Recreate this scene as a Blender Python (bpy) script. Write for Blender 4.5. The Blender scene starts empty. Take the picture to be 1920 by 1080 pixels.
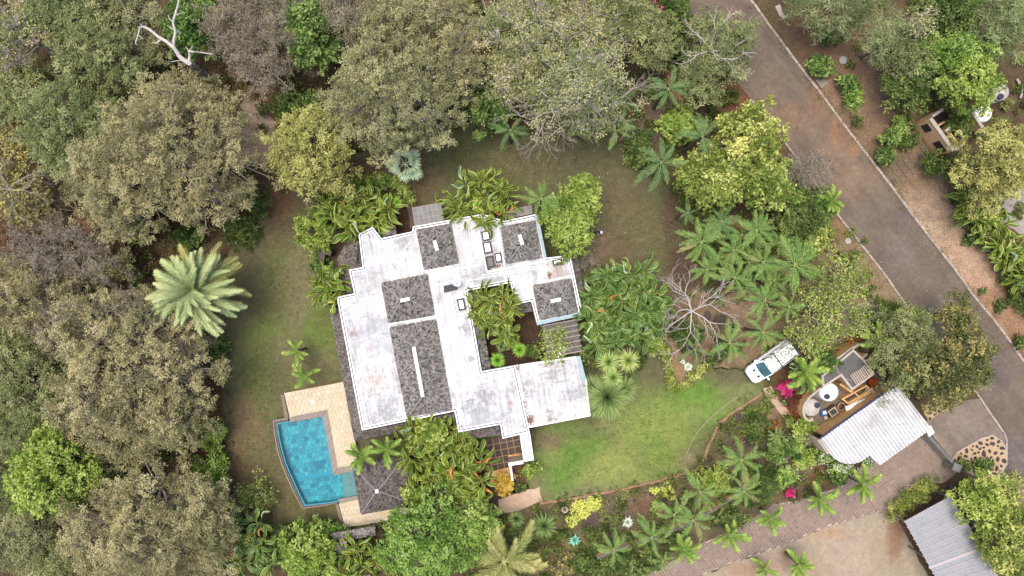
import bpy, bmesh, math, random
import numpy as np
from mathutils import Vector, Matrix, geometry

scene = bpy.context.scene
COL = scene.collection
H = 64.0            # camera height in metres
PXM = 20.0          # photo pixels per metre on the ground
R = math.radians

# ---------------------------------------------------------------- camera, sky, sun, exposure
cam = bpy.data.cameras.new('camera'); cam.lens = 24.0; cam.sensor_width = 36.0
cam.clip_start = 0.5; cam.clip_end = 2000
camo = bpy.data.objects.new('camera', cam); COL.objects.link(camo)
camo.location = (0, 0, H); camo.rotation_euler = (0, 0, 0)
scene.camera = camo
SUN_EL, SUN_AZ = 79, 300
world = bpy.data.worlds.new('World'); scene.world = world; world.use_nodes = True
wn = world.node_tree.nodes; wl = world.node_tree.links
sky = wn.new('ShaderNodeTexSky'); sky.sky_type = 'NISHITA'; sky.sun_disc = False
sky.sun_elevation = R(SUN_EL); sky.sun_rotation = R(SUN_AZ); sky.dust_density = 4.0; sky.air_density = 0.7
sky.ozone_density = 1.0
bg = wn['Background']; bg.inputs['Strength'].default_value = 0.15
wl.new(sky.outputs['Color'], bg.inputs['Color'])
sun = bpy.data.lights.new('sun', 'SUN'); sun.energy = 1.35; sun.angle = R(32); sun.color = (1.0, 0.93, 0.83)
suno = bpy.data.objects.new('sun', sun); COL.objects.link(suno)
_sd = Vector((math.sin(R(SUN_AZ)) * math.cos(R(SUN_EL)), math.cos(R(SUN_AZ)) * math.cos(R(SUN_EL)), math.sin(R(SUN_EL))))
suno.rotation_euler = _sd.to_track_quat('Z', 'Y').to_euler(); suno.location = (20, 25, 60)
scene.view_settings.view_transform = 'Standard'; scene.view_settings.look = 'None'
scene.view_settings.gamma = 1.0; scene.view_settings.use_curve_mapping = False
scene.view_settings.exposure = 1.18

# ---------------------------------------------------------------- helpers
def Wp(px, py, z=0.0):
    s = (H - z) / H / PXM
    return ((px - 960) * s, (540 - py) * s)
def W3(px, py, z=0.0):
    x, y = Wp(px, py, z); return Vector((x, y, z))
def s2l(c):
    c = c / 255.0
    return c / 12.92 if c <= 0.04045 else ((c + 0.055) / 1.055) ** 2.4
K = 1.9
def C(r, g, b, k=None):
    k = k or K
    return (s2l(r) / k, s2l(g) / k, s2l(b) / k)
def tag(o, label=None, cat=None, group=None, kind=None):
    if label: o['label'] = label
    if cat: o['category'] = cat
    if group: o['group'] = group
    if kind: o['kind'] = kind
    return o
def empty(name, loc=(0, 0, 0), rz=0.0, **kw):
    o = bpy.data.objects.new(name, None); o.empty_display_size = 0.2
    COL.objects.link(o); o.location = loc; o.rotation_euler = (0, 0, rz)
    return tag(o, **kw)
def link(name, me, parent=None, **kw):
    o = bpy.data.objects.new(name, me); COL.objects.link(o)
    if parent is not None: o.parent = parent
    return tag(o, **kw)
def mesh_np(name, V, F, mat, attrs=None, smooth=False):
    """V (n,3), F (m,k) constant k"""
    V = np.asarray(V, dtype=np.float32); F = np.asarray(F, dtype=np.int32)
    me = bpy.data.meshes.new(name); k = F.shape[1]
    me.vertices.add(len(V)); me.vertices.foreach_set('co', V.ravel())
    me.loops.add(F.size); me.loops.foreach_set('vertex_index', F.ravel())
    me.polygons.add(len(F)); me.polygons.foreach_set('loop_start', np.arange(0, F.size, k, dtype=np.int32))
    try: me.polygons.foreach_set('loop_total', np.full(len(F), k, dtype=np.int32))
    except Exception: pass
    if attrs:
        for an, av in attrs.items():
            a = me.attributes.new(an, 'FLOAT', 'POINT'); a.data.foreach_set('value', np.asarray(av, dtype=np.float32))
    me.polygons.foreach_set('use_smooth', np.full(len(F), smooth, dtype=bool))
    me.update(calc_edges=True)
    if mat: me.materials.append(mat)
    return me
def mesh_py(name, V, F, mat, smooth=False):
    me = bpy.data.meshes.new(name); me.from_pydata([tuple(v) for v in V], [], F)
    me.update()
    if smooth: me.polygons.foreach_set('use_smooth', [True] * len(me.polygons))
    if mat: me.materials.append(mat)
    return me
class MB:
    """collects simple solids into ONE mesh"""
    def __init__(s): s.V = []; s.F = []; s.T = []
    def add(s, V, F, tint=0.5):
        n = len(s.V); s.V += [tuple(v) for v in V]; s.F += [tuple(i + n for i in f) for f in F]; s.T += [tint] * len(V)
    def prism(s, pts, z0, z1, tint=0.5, bottom=True):
        """pts ccw (x,y) or (x,y,ztop,...)"""
        if area2(pts) < 0: pts = pts[::-1]
        n = len(pts)
        V = [(p[0], p[1], z0) for p in pts] + [(p[0], p[1], z1) for p in pts]
        F = [(i, (i + 1) % n, n + (i + 1) % n, n + i) for i in range(n)] + [tuple(range(n, 2 * n))]
        if bottom: F.append(tuple(range(n - 1, -1, -1)))
        s.add(V, F, tint)
    def box(s, c, sx, sy, z0, z1, rz=0.0, tint=0.5):
        ca, sa = math.cos(rz), math.sin(rz)
        pts = [(c[0] + ca * dx * sx / 2 - sa * dy * sy / 2, c[1] + sa * dx * sx / 2 + ca * dy * sy / 2)
               for dx, dy in ((-1, -1), (1, -1), (1, 1), (-1, 1))]
        s.prism(pts, z0, z1, tint)
    def bar(s, a, b, w, z0, z1, tint=0.5):
        """a box along the line a-b (x,y), width w"""
        d = Vector((b[0] - a[0], b[1] - a[1])); n = Vector((-d.y, d.x)).normalized() * w / 2
        s.prism([(a[0] - n.x, a[1] - n.y), (b[0] - n.x, b[1] - n.y), (b[0] + n.x, b[1] + n.y), (a[0] + n.x, a[1] + n.y)], z0, z1, tint)
    def beam(s, a, b, w, h, tint=0.5):
        """rectangular beam between two 3-D points (top edge on the line)"""
        a = Vector(a); b = Vector(b); d = (b - a).normalized(); side = d.cross(Vector((0, 0, 1)))
        if side.length < 1e-4: side = Vector((1, 0, 0))
        side = side.normalized() * w / 2; up = side.cross(d).normalized() * h
        V = [a - side - up, a + side - up, a + side, a - side, b - side - up, b + side - up, b + side, b - side]
        s.add(V, [(0, 1, 2, 3), (7, 6, 5, 4), (0, 4, 5, 1), (1, 5, 6, 2), (2, 6, 7, 3), (3, 7, 4, 0)], tint)
    def tube(s, pts, rad, k=6, cap=True, tint=0.5):
        pts = [Vector(p) for p in pts]
        if not isinstance(rad, (list, tuple)): rad = [rad] * len(pts)
        V = []; F = []
        ref = Vector((0, 0, 1))
        for i, p in enumerate(pts):
            d = (pts[min(i + 1, len(pts) - 1)] - pts[max(i - 1, 0)])
            d = d.normalized() if d.length > 1e-6 else Vector((0, 0, 1))
            u = d.cross(ref)
            if u.length < 0.05: u = d.cross(Vector((1, 0, 0)))
            u.normalize(); v = u.cross(d)
            for j in range(k):
                a = 2 * math.pi * j / k
                V.append(p + (u * math.cos(a) + v * math.sin(a)) * rad[i])
        for i in range(len(pts) - 1):
            for j in range(k):
                F.append((i * k + j, i * k + (j + 1) % k, (i + 1) * k + (j + 1) % k, (i + 1) * k + j))
        if cap: F.append(tuple(range(k))); F.append(tuple(range((len(pts) - 1) * k + k - 1, (len(pts) - 1) * k - 1, -1)))
        s.add(V, F, tint)
    def lathe(s, c, prof, k=24, tint=0.5):
        """prof: list of (r,z)"""
        V = []; F = []
        for r, z in prof:
            for j in range(k):
                a = 2 * math.pi * j / k
                V.append((c[0] + r * math.cos(a), c[1] + r * math.sin(a), z))
        for i in range(len(prof) - 1):
            for j in range(k):
                F.append((i * k + j, i * k + (j + 1) % k, (i + 1) * k + (j + 1) % k, (i + 1) * k + j))
        if prof[-1][0] > 1e-4: F.append(tuple(range((len(prof) - 1) * k, len(prof) * k)))
        s.add(V, F, tint)
    def build(s, name, mat, parent=None, smooth=False, **kw):
        me = mesh_py(name, s.V, s.F, mat, smooth)
        a = me.attributes.new('tint', 'FLOAT', 'POINT'); a.data.foreach_set('value', s.T)
        return link(name, me, parent, **kw)
def area2(p):
    return sum(p[i][0] * p[(i + 1) % len(p)][1] - p[(i + 1) % len(p)][0] * p[i][1] for i in range(len(p)))
def offset_poly(pts, d):
    """inset a ccw polygon by d with mitred corners"""
    if area2(pts) < 0: pts = pts[::-1]
    n = len(pts); out = []
    for i in range(n):
        a, b, c = Vector(pts[i - 1][:2]), Vector(pts[i][:2]), Vector(pts[(i + 1) % n][:2])
        d1 = (b - a).normalized(); d2 = (c - b).normalized()
        n1 = Vector((-d1.y, d1.x)); n2 = Vector((-d2.y, d2.x))
        m = (n1 + n2); m = m.normalized() if m.length > 1e-4 else n1
        out.append(tuple(b + m * d / max(0.35, m.dot(n1))))
    return out
def ring(mb, pts, i0, i1, z0, z1, tint=0.5):
    a = offset_poly(pts, i0); b = offset_poly(pts, i1); n = len(a)
    V = [(p[0], p[1], z0) for p in a] + [(p[0], p[1], z1) for p in a] + [(p[0], p[1], z1) for p in b] + [(p[0], p[1], z0) for p in b]
    F = []
    for i in range(n):
        j = (i + 1) % n
        F += [(i, j, n + j, n + i), (n + i, n + j, 2 * n + j, 2 * n + i), (2 * n + i, 2 * n + j, 3 * n + j, 3 * n + i), (3 * n + i, 3 * n + j, j, i)]
    mb.add(V, F, tint)
def inpoly(x, y, poly):
    """vectorised"""
    x = np.asarray(x); y = np.asarray(y); c = np.zeros(x.shape, bool); n = len(poly)
    for i in range(n):
        x1, y1 = poly[i][:2]; x2, y2 = poly[i - 1][:2]
        if y1 == y2: continue
        m = ((y1 > y) != (y2 > y)) & (x < (x2 - x1) * (y - y1) / (y2 - y1) + x1)
        c ^= m
    return c
def clip_convex(sub, clip):
    """Sutherland-Hodgman; clip ccw"""
    if area2(clip) < 0: clip = clip[::-1]
    out = list(sub)
    for i in range(len(clip)):
        a, b = clip[i], clip[(i + 1) % len(clip)]; inp = out; out = []
        if not inp: return []
        f = lambda p: (b[0] - a[0]) * (p[1] - a[1]) - (b[1] - a[1]) * (p[0] - a[0])
        for j in range(len(inp)):
            p, q = inp[j - 1], inp[j]; fp, fq = f(p), f(q)
            if (fp >= 0) != (fq >= 0):
                t = fp / (fp - fq); out.append((p[0] + t * (q[0] - p[0]), p[1] + t * (q[1] - p[1])))
            if fq >= 0: out.append(q)
    return out
def PP(L, z=0.0): return [Wp(a, b, z) for a, b in L]

# ---------------------------------------------------------------- materials
def nodes(name):
    m = bpy.data.materials.new(name); m.use_nodes = True
    nt = m.node_tree; b = nt.nodes['Principled BSDF']; b.inputs['Roughness'].default_value = 0.8
    b.inputs['Specular IOR Level'].default_value = 0.2
    return m, nt, b
def rgb4(c): return (c[0], c[1], c[2], 1)
def noise(nt, scale, detail=4, rough=0.6, coord=None, w=None):
    n = nt.nodes.new('ShaderNodeTexNoise'); n.inputs['Scale'].default_value = scale
    n.inputs['Detail'].default_value = detail; n.inputs['Roughness'].default_value = rough
    if coord is not None: nt.links.new(coord, n.inputs['Vector'])
    return n
def ramp(nt, fac, stops):
    r = nt.nodes.new('ShaderNodeValToRGB'); nt.links.new(fac, r.inputs['Fac'])
    el = r.color_ramp.elements
    while len(el) < len(stops): el.new(0.5)
    for e, (p, c) in zip(el, stops): e.position = p; e.color = rgb4(c)
    return r.outputs['Color']
def mixc(nt, fac, a, b, mode='MIX'):
    m = nt.nodes.new('ShaderNodeMix'); m.data_type = 'RGBA'; m.blend_type = mode
    if isinstance(fac, (int, float)): m.inputs[0].default_value = fac
    else: nt.links.new(fac, m.inputs[0])
    for i, v in ((6, a), (7, b)):
        if isinstance(v, tuple): m.inputs[i].default_value = rgb4(v)
        else: nt.links.new(v, m.inputs[i])
    return m.outputs[2]
def geo_pos(nt):
    return nt.nodes.new('ShaderNodeNewGeometry').outputs['Position']
def attr(nt, name, out='Fac'):
    a = nt.nodes.new('ShaderNodeAttribute'); a.attribute_name = name; return a.outputs[out]
def bump(nt, b, h, strength=0.4, dist=0.02):
    n = nt.nodes.new('ShaderNodeBump'); n.inputs['Strength'].default_value = strength; n.inputs['Distance'].default_value = dist
    nt.links.new(h, n.inputs['Height']); nt.links.new(n.outputs['Normal'], b.inputs['Normal'])
def mat_simple(name, c, rough=0.7, var=0.25, scale=3.0, metal=0.0, c2=None, tint=0.0, objvar=0.0, spec=0.2):
    m, nt, b = nodes(name); b.inputs['Roughness'].default_value = rough; b.inputs['Metallic'].default_value = metal
    b.inputs['Specular IOR Level'].default_value = spec
    pos = geo_pos(nt); n = noise(nt, scale, 5, 0.65, pos)
    lo = tuple(x * (1 - var) for x in c); hi = tuple(min(1, x * (1 + var)) for x in (c2 or c))
    col = ramp(nt, n.outputs['Fac'], [(0.3, lo), (0.7, hi)])
    if tint:
        t = ramp(nt, attr(nt, 'tint'), [(0, (1 - tint,) * 3), (1, (1 + tint,) * 3)]); col = mixc(nt, 1.0, col, t, 'MULTIPLY')
    if objvar:
        oi = nt.nodes.new('ShaderNodeObjectInfo')
        t = ramp(nt, oi.outputs['Random'], [(0, (1 - objvar,) * 3), (1, (1 + objvar,) * 3)]); col = mixc(nt, 1.0, col, t, 'MULTIPLY')
    nt.links.new(col, b.inputs['Base Color'])
    return m
def mat_ground(name, fine=(9.0, 0.22), mid=(0.9, 0.2), bumpd=0.03, rough=0.95, speck=None, crack=False):
    """base colour from the per-vertex soil/grass colour, broken up by noise"""
    m, nt, b = nodes(name); b.inputs['Roughness'].default_value = rough; b.inputs['Specular IOR Level'].default_value = 0.1
    pos = geo_pos(nt); col = attr(nt, 'col', 'Color')
    n1 = noise(nt, fine[0], 6, 0.75, pos); n2 = noise(nt, mid[0], 5, 0.65, pos); n3 = noise(nt, 2.6, 6, 0.7, pos)
    a = ramp(nt, n1.outputs['Fac'], [(0.32, (1 - fine[1] * 1.6,) * 3), (0.68, (1 + fine[1] * 1.6,) * 3)])
    c = ramp(nt, n2.outputs['Fac'], [(0.3, (1 - mid[1], 1 - mid[1] * 1.1, 1 - mid[1])), (0.7, (1 + mid[1], 1 + mid[1], 1 + mid[1] * 0.6))])
    e = ramp(nt, n3.outputs['Fac'], [(0.33, (0.86, 0.86, 0.84)), (0.67, (1.14, 1.13, 1.15))])
    col = mixc(nt, 1.0, col, a, 'MULTIPLY'); col = mixc(nt, 1.0, col, c, 'MULTIPLY'); col = mixc(nt, 1.0, col, e, 'MULTIPLY')
    if speck:
        n4 = noise(nt, speck[0], 2, 0.5, pos); f = ramp(nt, n4.outputs['Fac'], [(speck[1], (0, 0, 0)), (speck[1] + 0.03, (1, 1, 1))])
        col = mixc(nt, f, col, speck[2])
    if crack:   # hairline cracks and long tyre-worn streaks along the road
        ds = nt.nodes.new('ShaderNodeVectorMath'); ds.operation = 'MULTIPLY_ADD'; nt.links.new(n3.outputs['Color'], ds.inputs[0]); ds.inputs[1].default_value = (1.6, 1.6, 0); nt.links.new(pos, ds.inputs[2])
        vo = nt.nodes.new('ShaderNodeTexVoronoi'); vo.feature = 'DISTANCE_TO_EDGE'; vo.inputs['Scale'].default_value = .22; nt.links.new(ds.outputs[0], vo.inputs['Vector'])
        f = ramp(nt, vo.outputs['Distance'], [(.0, (.72, .70, .68)), (.009, (1, 1, 1))]); col = mixc(nt, 1.0, col, f, 'MULTIPLY')
        mp = nt.nodes.new('ShaderNodeMapping'); mp.vector_type = 'TEXTURE'; mp.inputs['Rotation'].default_value = (0, 0, R(-52)); mp.inputs['Scale'].default_value = (14, 1.1, 1); nt.links.new(pos, mp.inputs[0]); n5 = noise(nt, 1, 4, .55, mp.outputs[0])
        col = mixc(nt, 1.0, col, ramp(nt, n5.outputs['Fac'], [(.35, (.88, .87, .87)), (.65, (1.13, 1.11, 1.08))]), 'MULTIPLY')
    nt.links.new(col, b.inputs['Base Color'])
    bump(nt, b, n1.outputs['Fac'], 0.8, bumpd)
    return m
def mat_leaf(name, cols, trans=0.44, objvar=0.09, rough=0.55):
    """cols: (dark, mid, light) leaf colours, picked per leaf by 'tint'"""
    m, nt, b = nodes(name); b.inputs['Roughness'].default_value = rough; b.inputs['Specular IOR Level'].default_value = 0.12
    col = ramp(nt, attr(nt, 'tint'), [(0.05, cols[0]), (0.5, cols[1]), (0.95, cols[2])])
    oi = nt.nodes.new('ShaderNodeObjectInfo')
    t = ramp(nt, oi.outputs['Random'], [(0, (1 - objvar * 1.3, 1 - objvar * .5, 1 - objvar)), (.5, (1, 1, 1)), (1, (1 + objvar * 1.2, 1 + objvar * .7, 1 + objvar * .9))])
    col = mixc(nt, 1.0, col, t, 'MULTIPLY')
    nt.links.new(col, b.inputs['Base Color'])
    tr = nt.nodes.new('ShaderNodeBsdfTranslucent'); nt.links.new(col, tr.inputs['Color'])
    mx = nt.nodes.new('ShaderNodeMixShader'); mx.inputs[0].default_value = trans
    out = nt.nodes['Material Output']
    nt.links.new(b.outputs[0], mx.inputs[1]); nt.links.new(tr.outputs[0], mx.inputs[2]); nt.links.new(mx.outputs[0], out.inputs['Surface'])
    return m
KL = 0.82     # leaves sit in their own soft shade, so the picture's colour is divided by less
def L3(*cs):
    out = []
    for c in cs:
        g = sum(c) / 3; out.append(C(*[v + (g - v) * .10 for v in c], KL))
    return tuple(out)
M = {}
M['acacia'] = mat_leaf('acacia_leaves', L3((100, 102, 66), (144, 142, 98), (184, 178, 130)))
M['acacia_green'] = mat_leaf('olive_leaves', L3((90, 100, 58), (130, 138, 86), (168, 172, 118)))
M['acacia_grey'] = mat_leaf('grey_leaves', L3((94, 86, 68), (132, 124, 100), (164, 156, 132)))
M['yellowish'] = mat_leaf('yellowish_leaves', L3((120, 118, 62), (168, 162, 92), (204, 196, 122)))
M['bright'] = mat_leaf('bright_green_leaves', L3((52, 80, 32), (90, 120, 54), (150, 168, 92)))
M['lime'] = mat_leaf('lime_green_leaves', L3((90, 114, 38), (138, 158, 66), (182, 194, 106)))
M['limegold'] = mat_leaf('yellow_green_leaves', L3((82, 102, 36), (132, 148, 62), (204, 204, 122)))
M['green'] = mat_leaf('green_leaves', L3((56, 76, 34), (88, 108, 50), (132, 146, 78)))
M['fresh'] = mat_leaf('fresh_green_leaves', L3((78, 108, 38), (124, 156, 66), (174, 192, 108)))
M['darkolive'] = mat_leaf('dark_olive_leaves', L3((62, 72, 38), (104, 110, 60), (170, 156, 92)))
M['cream'] = mat_leaf('cream_dry_leaves', L3((74, 96, 40), (134, 142, 80), (204, 192, 142)))
M['yellowleaf'] = mat_leaf('yellow_turning_leaves', L3((116, 108, 68), (150, 142, 86), (196, 186, 98)))
M['reddry'] = mat_leaf('dry_red_brown_leaves', L3((96, 66, 46), (132, 94, 68), (164, 122, 90)))
M['pencil'] = mat_leaf('pencil_cactus_stems', L3((84, 96, 58), (122, 134, 86), (160, 166, 114)))
M['grass_cover'] = mat_leaf('ground_cover_leaves', L3((62, 76, 34), (96, 108, 52), (134, 140, 74)))
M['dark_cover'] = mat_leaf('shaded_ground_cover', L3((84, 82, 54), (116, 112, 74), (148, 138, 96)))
M['magenta'] = mat_leaf('magenta_bracts', L3((150, 20, 80), (206, 40, 120), (232, 90, 150)))
M['maroon'] = mat_leaf('maroon_leaves', L3((70, 38, 36), (104, 62, 50), (140, 96, 64)))
M['rust'] = mat_leaf('rust_orange_leaves', L3((110, 62, 30), (156, 100, 48), (190, 136, 70)))
M['goldbush'] = mat_leaf('golden_leaves', L3((160, 118, 40), (204, 166, 66), (226, 198, 104)))
M['whiteflower'] = mat_leaf('white_flowers', L3((150, 160, 120), (214, 214, 200), (238, 236, 228)))
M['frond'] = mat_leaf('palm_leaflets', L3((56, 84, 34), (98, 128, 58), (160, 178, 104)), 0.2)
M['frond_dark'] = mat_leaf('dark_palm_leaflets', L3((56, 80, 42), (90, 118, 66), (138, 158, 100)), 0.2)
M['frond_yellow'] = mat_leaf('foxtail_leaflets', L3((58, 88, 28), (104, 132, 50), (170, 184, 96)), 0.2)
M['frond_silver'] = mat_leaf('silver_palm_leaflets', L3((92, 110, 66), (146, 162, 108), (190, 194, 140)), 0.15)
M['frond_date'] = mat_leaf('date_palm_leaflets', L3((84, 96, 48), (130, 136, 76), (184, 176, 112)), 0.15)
M['frond_blue'] = mat_leaf('blue_fan_leaflets', L3((96, 122, 90), (148, 170, 134), (196, 208, 172)), 0.15)
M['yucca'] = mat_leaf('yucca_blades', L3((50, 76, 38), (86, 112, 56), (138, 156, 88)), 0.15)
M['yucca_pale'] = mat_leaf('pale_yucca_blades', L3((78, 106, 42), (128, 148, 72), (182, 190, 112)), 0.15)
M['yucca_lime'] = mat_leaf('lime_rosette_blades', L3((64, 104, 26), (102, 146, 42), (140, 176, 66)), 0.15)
M['agave'] = mat_leaf('teal_agave_leaves', L3((60, 120, 100), (92, 158, 136), (130, 190, 166)), 0.1)
M['agave_silver'] = mat_leaf('silver_agave_leaves', L3((130, 150, 128), (168, 186, 160), (200, 210, 190)), 0.1)
M['lily'] = mat_leaf('striped_lily_leaves', L3((120, 136, 44), (176, 182, 70), (214, 212, 120)), 0.2)
def mat_strel(name, inner, edge, rib):
    m, nt, b = nodes(name); b.inputs['Roughness'].default_value = 0.42; b.inputs['Specular IOR Level'].default_value = 0.35
    f = attr(nt, 'tint'); oi = nt.nodes.new('ShaderNodeObjectInfo')
    col = ramp(nt, f, [(0.0, rib), (0.12, inner[0]), (0.55, inner[1]), (0.72, inner[1]), (0.84, edge)])
    t = ramp(nt, oi.outputs['Random'], [(0, (0.72, 0.78, 0.75)), (0.5, (1, 1, 1)), (1, (1.35, 1.22, 1.1))])
    col = mixc(nt, 1.0, col, t, 'MULTIPLY')
    nt.links.new(col, b.inputs['Base Color'])
    tr = nt.nodes.new('ShaderNodeBsdfTranslucent'); nt.links.new(col, tr.inputs['Color'])
    mx = nt.nodes.new('ShaderNodeMixShader'); mx.inputs[0].default_value = 0.18
    nt.links.new(b.outputs[0], mx.inputs[1]); nt.links.new(tr.outputs[0], mx.inputs[2]); nt.links.new(mx.outputs[0], nt.nodes['Material Output'].inputs['Surface'])
    return m
M['strel'] = mat_strel('bird_of_paradise_leaf', (C(50, 78, 18, KL), C(98, 122, 36, KL)), C(200, 188, 118, KL), C(132, 144, 70, KL))
M['strel_deep'] = mat_strel('banana_like_leaf', (C(46, 76, 26, KL), C(84, 112, 48, KL)), C(160, 170, 104, KL), C(134, 152, 92, KL))
M['strel_dry'] = mat_strel('dry_orange_leaf', (C(160, 100, 46, KL), C(186, 128, 66, KL)), C(186, 150, 100, KL), C(160, 100, 50, KL))
M['strel_silver'] = mat_strel('silvery_leaf_back', (C(130, 156, 120, KL), C(168, 186, 150, KL)), C(190, 190, 150, KL), C(140, 150, 110, KL))
M['bark'] = mat_simple('grey_bark', C(128, 116, 100), 0.9, 0.25, 4)
M['bark_pale'] = mat_simple('pale_bark', C(176, 166, 150), 0.9, 0.2, 4)
M['bark_white'] = mat_simple('bleached_bark', C(226, 214, 206), 0.85, 0.15, 4)
M['bark_tan'] = mat_simple('tan_twigs', C(164, 148, 120), 0.9, 0.2, 4)
M['bark_red'] = mat_simple('red_brown_twigs', C(146, 108, 88), 0.9, 0.2, 4)
M['palmtrunk'] = mat_simple('palm_trunk', C(120, 108, 90), 0.9, 0.2, 6)
M['petiole'] = mat_simple('frond_rib', C(138, 154, 92, KL), 0.6, 0.1, 3)

# ---------------------------------------------------------------- leaf / twig engines (numpy)
def unit(v):
    return v / np.maximum(np.linalg.norm(v, axis=-1, keepdims=True), 1e-6)
def leaf_mesh(name, pos, d, nor, L, Wd, tint, mat):
    d = unit(d); side = unit(np.cross(d, nor)); up = np.cross(side, d)
    L = L[:, None]; Wd = Wd[:, None]
    v0 = pos - d * L * 0.5; v2 = pos + d * L * 0.5 - up * L * 0.12
    v1 = pos + side * Wd * 0.5 + up * Wd * 0.12; v3 = pos - side * Wd * 0.5 + up * Wd * 0.12
    V = np.stack([v0, v1, v2, v3], 1).reshape(-1, 3)
    F = np.arange(len(V)).reshape(-1, 4)
    return mesh_np(name, V, F, mat, {'tint': np.repeat(tint, 4)})
def tubes_np(p0, p1, r0, r1, k=3):
    p0 = np.asarray(p0, float); p1 = np.asarray(p1, float); d = unit(p1 - p0)
    ref = np.where(np.abs(d[:, 2:3]) > 0.9, np.array([[1.0, 0, 0]]), np.array([[0, 0, 1.0]]))
    u = unit(np.cross(d, ref)); v = np.cross(u, d); V = []
    for p, r in ((p0, r0), (p1, r1)):
        for j in range(k):
            a = 2 * math.pi * j / k
            V.append(p + (u * math.cos(a) + v * math.sin(a)) * np.asarray(r)[:, None])
    V = np.stack(V, 1); n = len(p0); base = (np.arange(n) * 2 * k)[:, None]
    F = [np.concatenate([base + j, base + (j + 1) % k, base + k + (j + 1) % k, base + k + j], 1) for j in range(k)]
    return V.reshape(-1, 3), np.stack(F, 1).reshape(-1, 4)
SP = {  # leaf length, width, leaves per m2 of crown, clump radius, flatness, tuft radius, twigs, twig radius
 'acacia': dict(L=.185, W=.09, dens=225, cr=.8, flat=.55, tr=.13, tw=.6, twr=.014, bark='bark_pale'),
 'acacia_green': dict(L=.185, W=.095, dens=225, cr=.8, flat=.6, tr=.14, tw=.35, twr=.014, bark='bark'),
 'acacia_grey': dict(L=.18, W=.075, dens=150, cr=.8, flat=.65, tr=.16, tw=1.0, twr=.02, bark='bark_pale'),
 'yellowish': dict(L=.21, W=.11, dens=210, cr=.7, flat=.6, tr=.13, tw=.3, twr=.014, bark='bark'),
 'bright': dict(L=.34, W=.17, dens=130, cr=.62, flat=.75, tr=.13, tw=.1, twr=.012, bark='bark'),
 'lime': dict(L=.26, W=.15, dens=170, cr=.5, flat=.75, tr=.1, tw=.1, twr=.012, bark='bark'),
 'limegold': dict(L=.30, W=.17, dens=130, cr=.5, flat=.75, tr=.12, tw=.35, twr=.014, bark='bark_tan'),
 'green': dict(L=.30, W=.15, dens=130, cr=.6, flat=.7, tr=.13, tw=.2, twr=.014, bark='bark'),
 'fresh': dict(L=.22, W=.12, dens=190, cr=.48, flat=.8, tr=.1, tw=.12, twr=.012, bark='bark'),
 'darkolive': dict(L=.28, W=.16, dens=125, cr=.6, flat=.7, tr=.16, tw=.35, twr=.016, bark='bark_tan'),
 'cream': dict(L=.19, W=.11, dens=95, cr=.8, flat=.7, tr=.18, tw=.8, twr=.017, bark='bark_white'),
 'sparse_green': dict(L=.22, W=.13, dens=46, cr=.6, flat=.6, tr=.22, tw=.6, twr=.014, bark='bark_tan', mat='lime'),
 'yellowleaf': dict(L=.26, W=.18, dens=48, cr=.6, flat=.6, tr=.14, tw=1.0, twr=.02, bark='bark_tan'),
 'reddry': dict(L=.16, W=.08, dens=50, cr=.7, flat=.6, tr=.18, tw=1.3, twr=.018, bark='bark_red'),
 'pencil': dict(L=.62, W=.06, dens=95, cr=.8, flat=.7, tr=.2, tw=.2, twr=.02, bark='bark'),
 'greytwig': dict(L=.18, W=.07, dens=45, cr=.7, flat=.6, tr=.2, tw=1.8, twr=.018, bark='bark_pale', mat='acacia_grey'),
 'maroon': dict(L=.24, W=.10, dens=120, cr=.45, flat=.7, tr=.12, tw=.2, twr=.012, bark='bark_red'),
 'rust': dict(L=.22, W=.10, dens=120, cr=.4, flat=.7, tr=.12, tw=.2, twr=.012, bark='bark_red'),
 'magenta': dict(L=.20, W=.14, dens=200, cr=.3, flat=.8, tr=.09, tw=.1, twr=.01, bark='bark'),
 'goldbush': dict(L=.18, W=.12, dens=260, cr=.28, flat=.85, tr=.07, tw=.1, twr=.01, bark='bark'),
 'whiteflower': dict(L=.16, W=.12, dens=150, cr=.4, flat=.8, tr=.1, tw=.1, twr=.01, bark='bark'),
 'hedge': dict(L=.14, W=.09, dens=420, cr=.28, flat=.9, tr=.08, tw=.0, twr=.01, bark='bark', mat='limegold'),
}
def clump_leaves(rng, cen, rad, sp, nleaf, low=-0.15):
    n = len(cen); wts = rad ** 2; wts = wts / wts.sum()
    T = 11; td = unit(rng.normal(size=(n, T, 3)) + np.array([0, 0, .55])); td[..., 2] = np.maximum(td[..., 2], low)
    u = rng.uniform(.35, 1, size=(n, T, 1)) ** .5
    tp = cen[:, None, :] + td * rad[:, None, None] * u * np.array([1, 1, sp['flat']])
    ct = rng.normal(size=n) * .17 + .16 * np.sin(cen[:, 0] * 1.1 + rng.uniform(0, 6)) * np.sin(cen[:, 1] * 1.3 + rng.uniform(0, 6)); tt = rng.normal(size=(n, T)) * .13
    ci = rng.choice(n, nleaf, p=wts); ti = rng.integers(0, T, nleaf)
    dd = td[ci, ti]; lo = rng.normal(size=(nleaf, 3)) * sp['tr'] * np.array([1, 1, .7])
    pos = tp[ci, ti] + lo
    d = unit(dd * .7 + rng.normal(size=(nleaf, 3)) * .55 + unit(lo) * .5); d[:, 2] *= .6
    nor = unit(np.array([0, 0, 1.0]) * .9 + dd * .35 + rng.normal(size=(nleaf, 3)) * .45)
    tint = np.clip(.48 + ct[ci] + tt[ci, ti] + rng.normal(size=nleaf) * .16, 0, 1)
    L = sp['L'] * rng.uniform(.65, 1.3, nleaf); Wd = sp['W'] * rng.uniform(.7, 1.25, nleaf)
    return pos, d, nor, L, Wd, tint, tp
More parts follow.
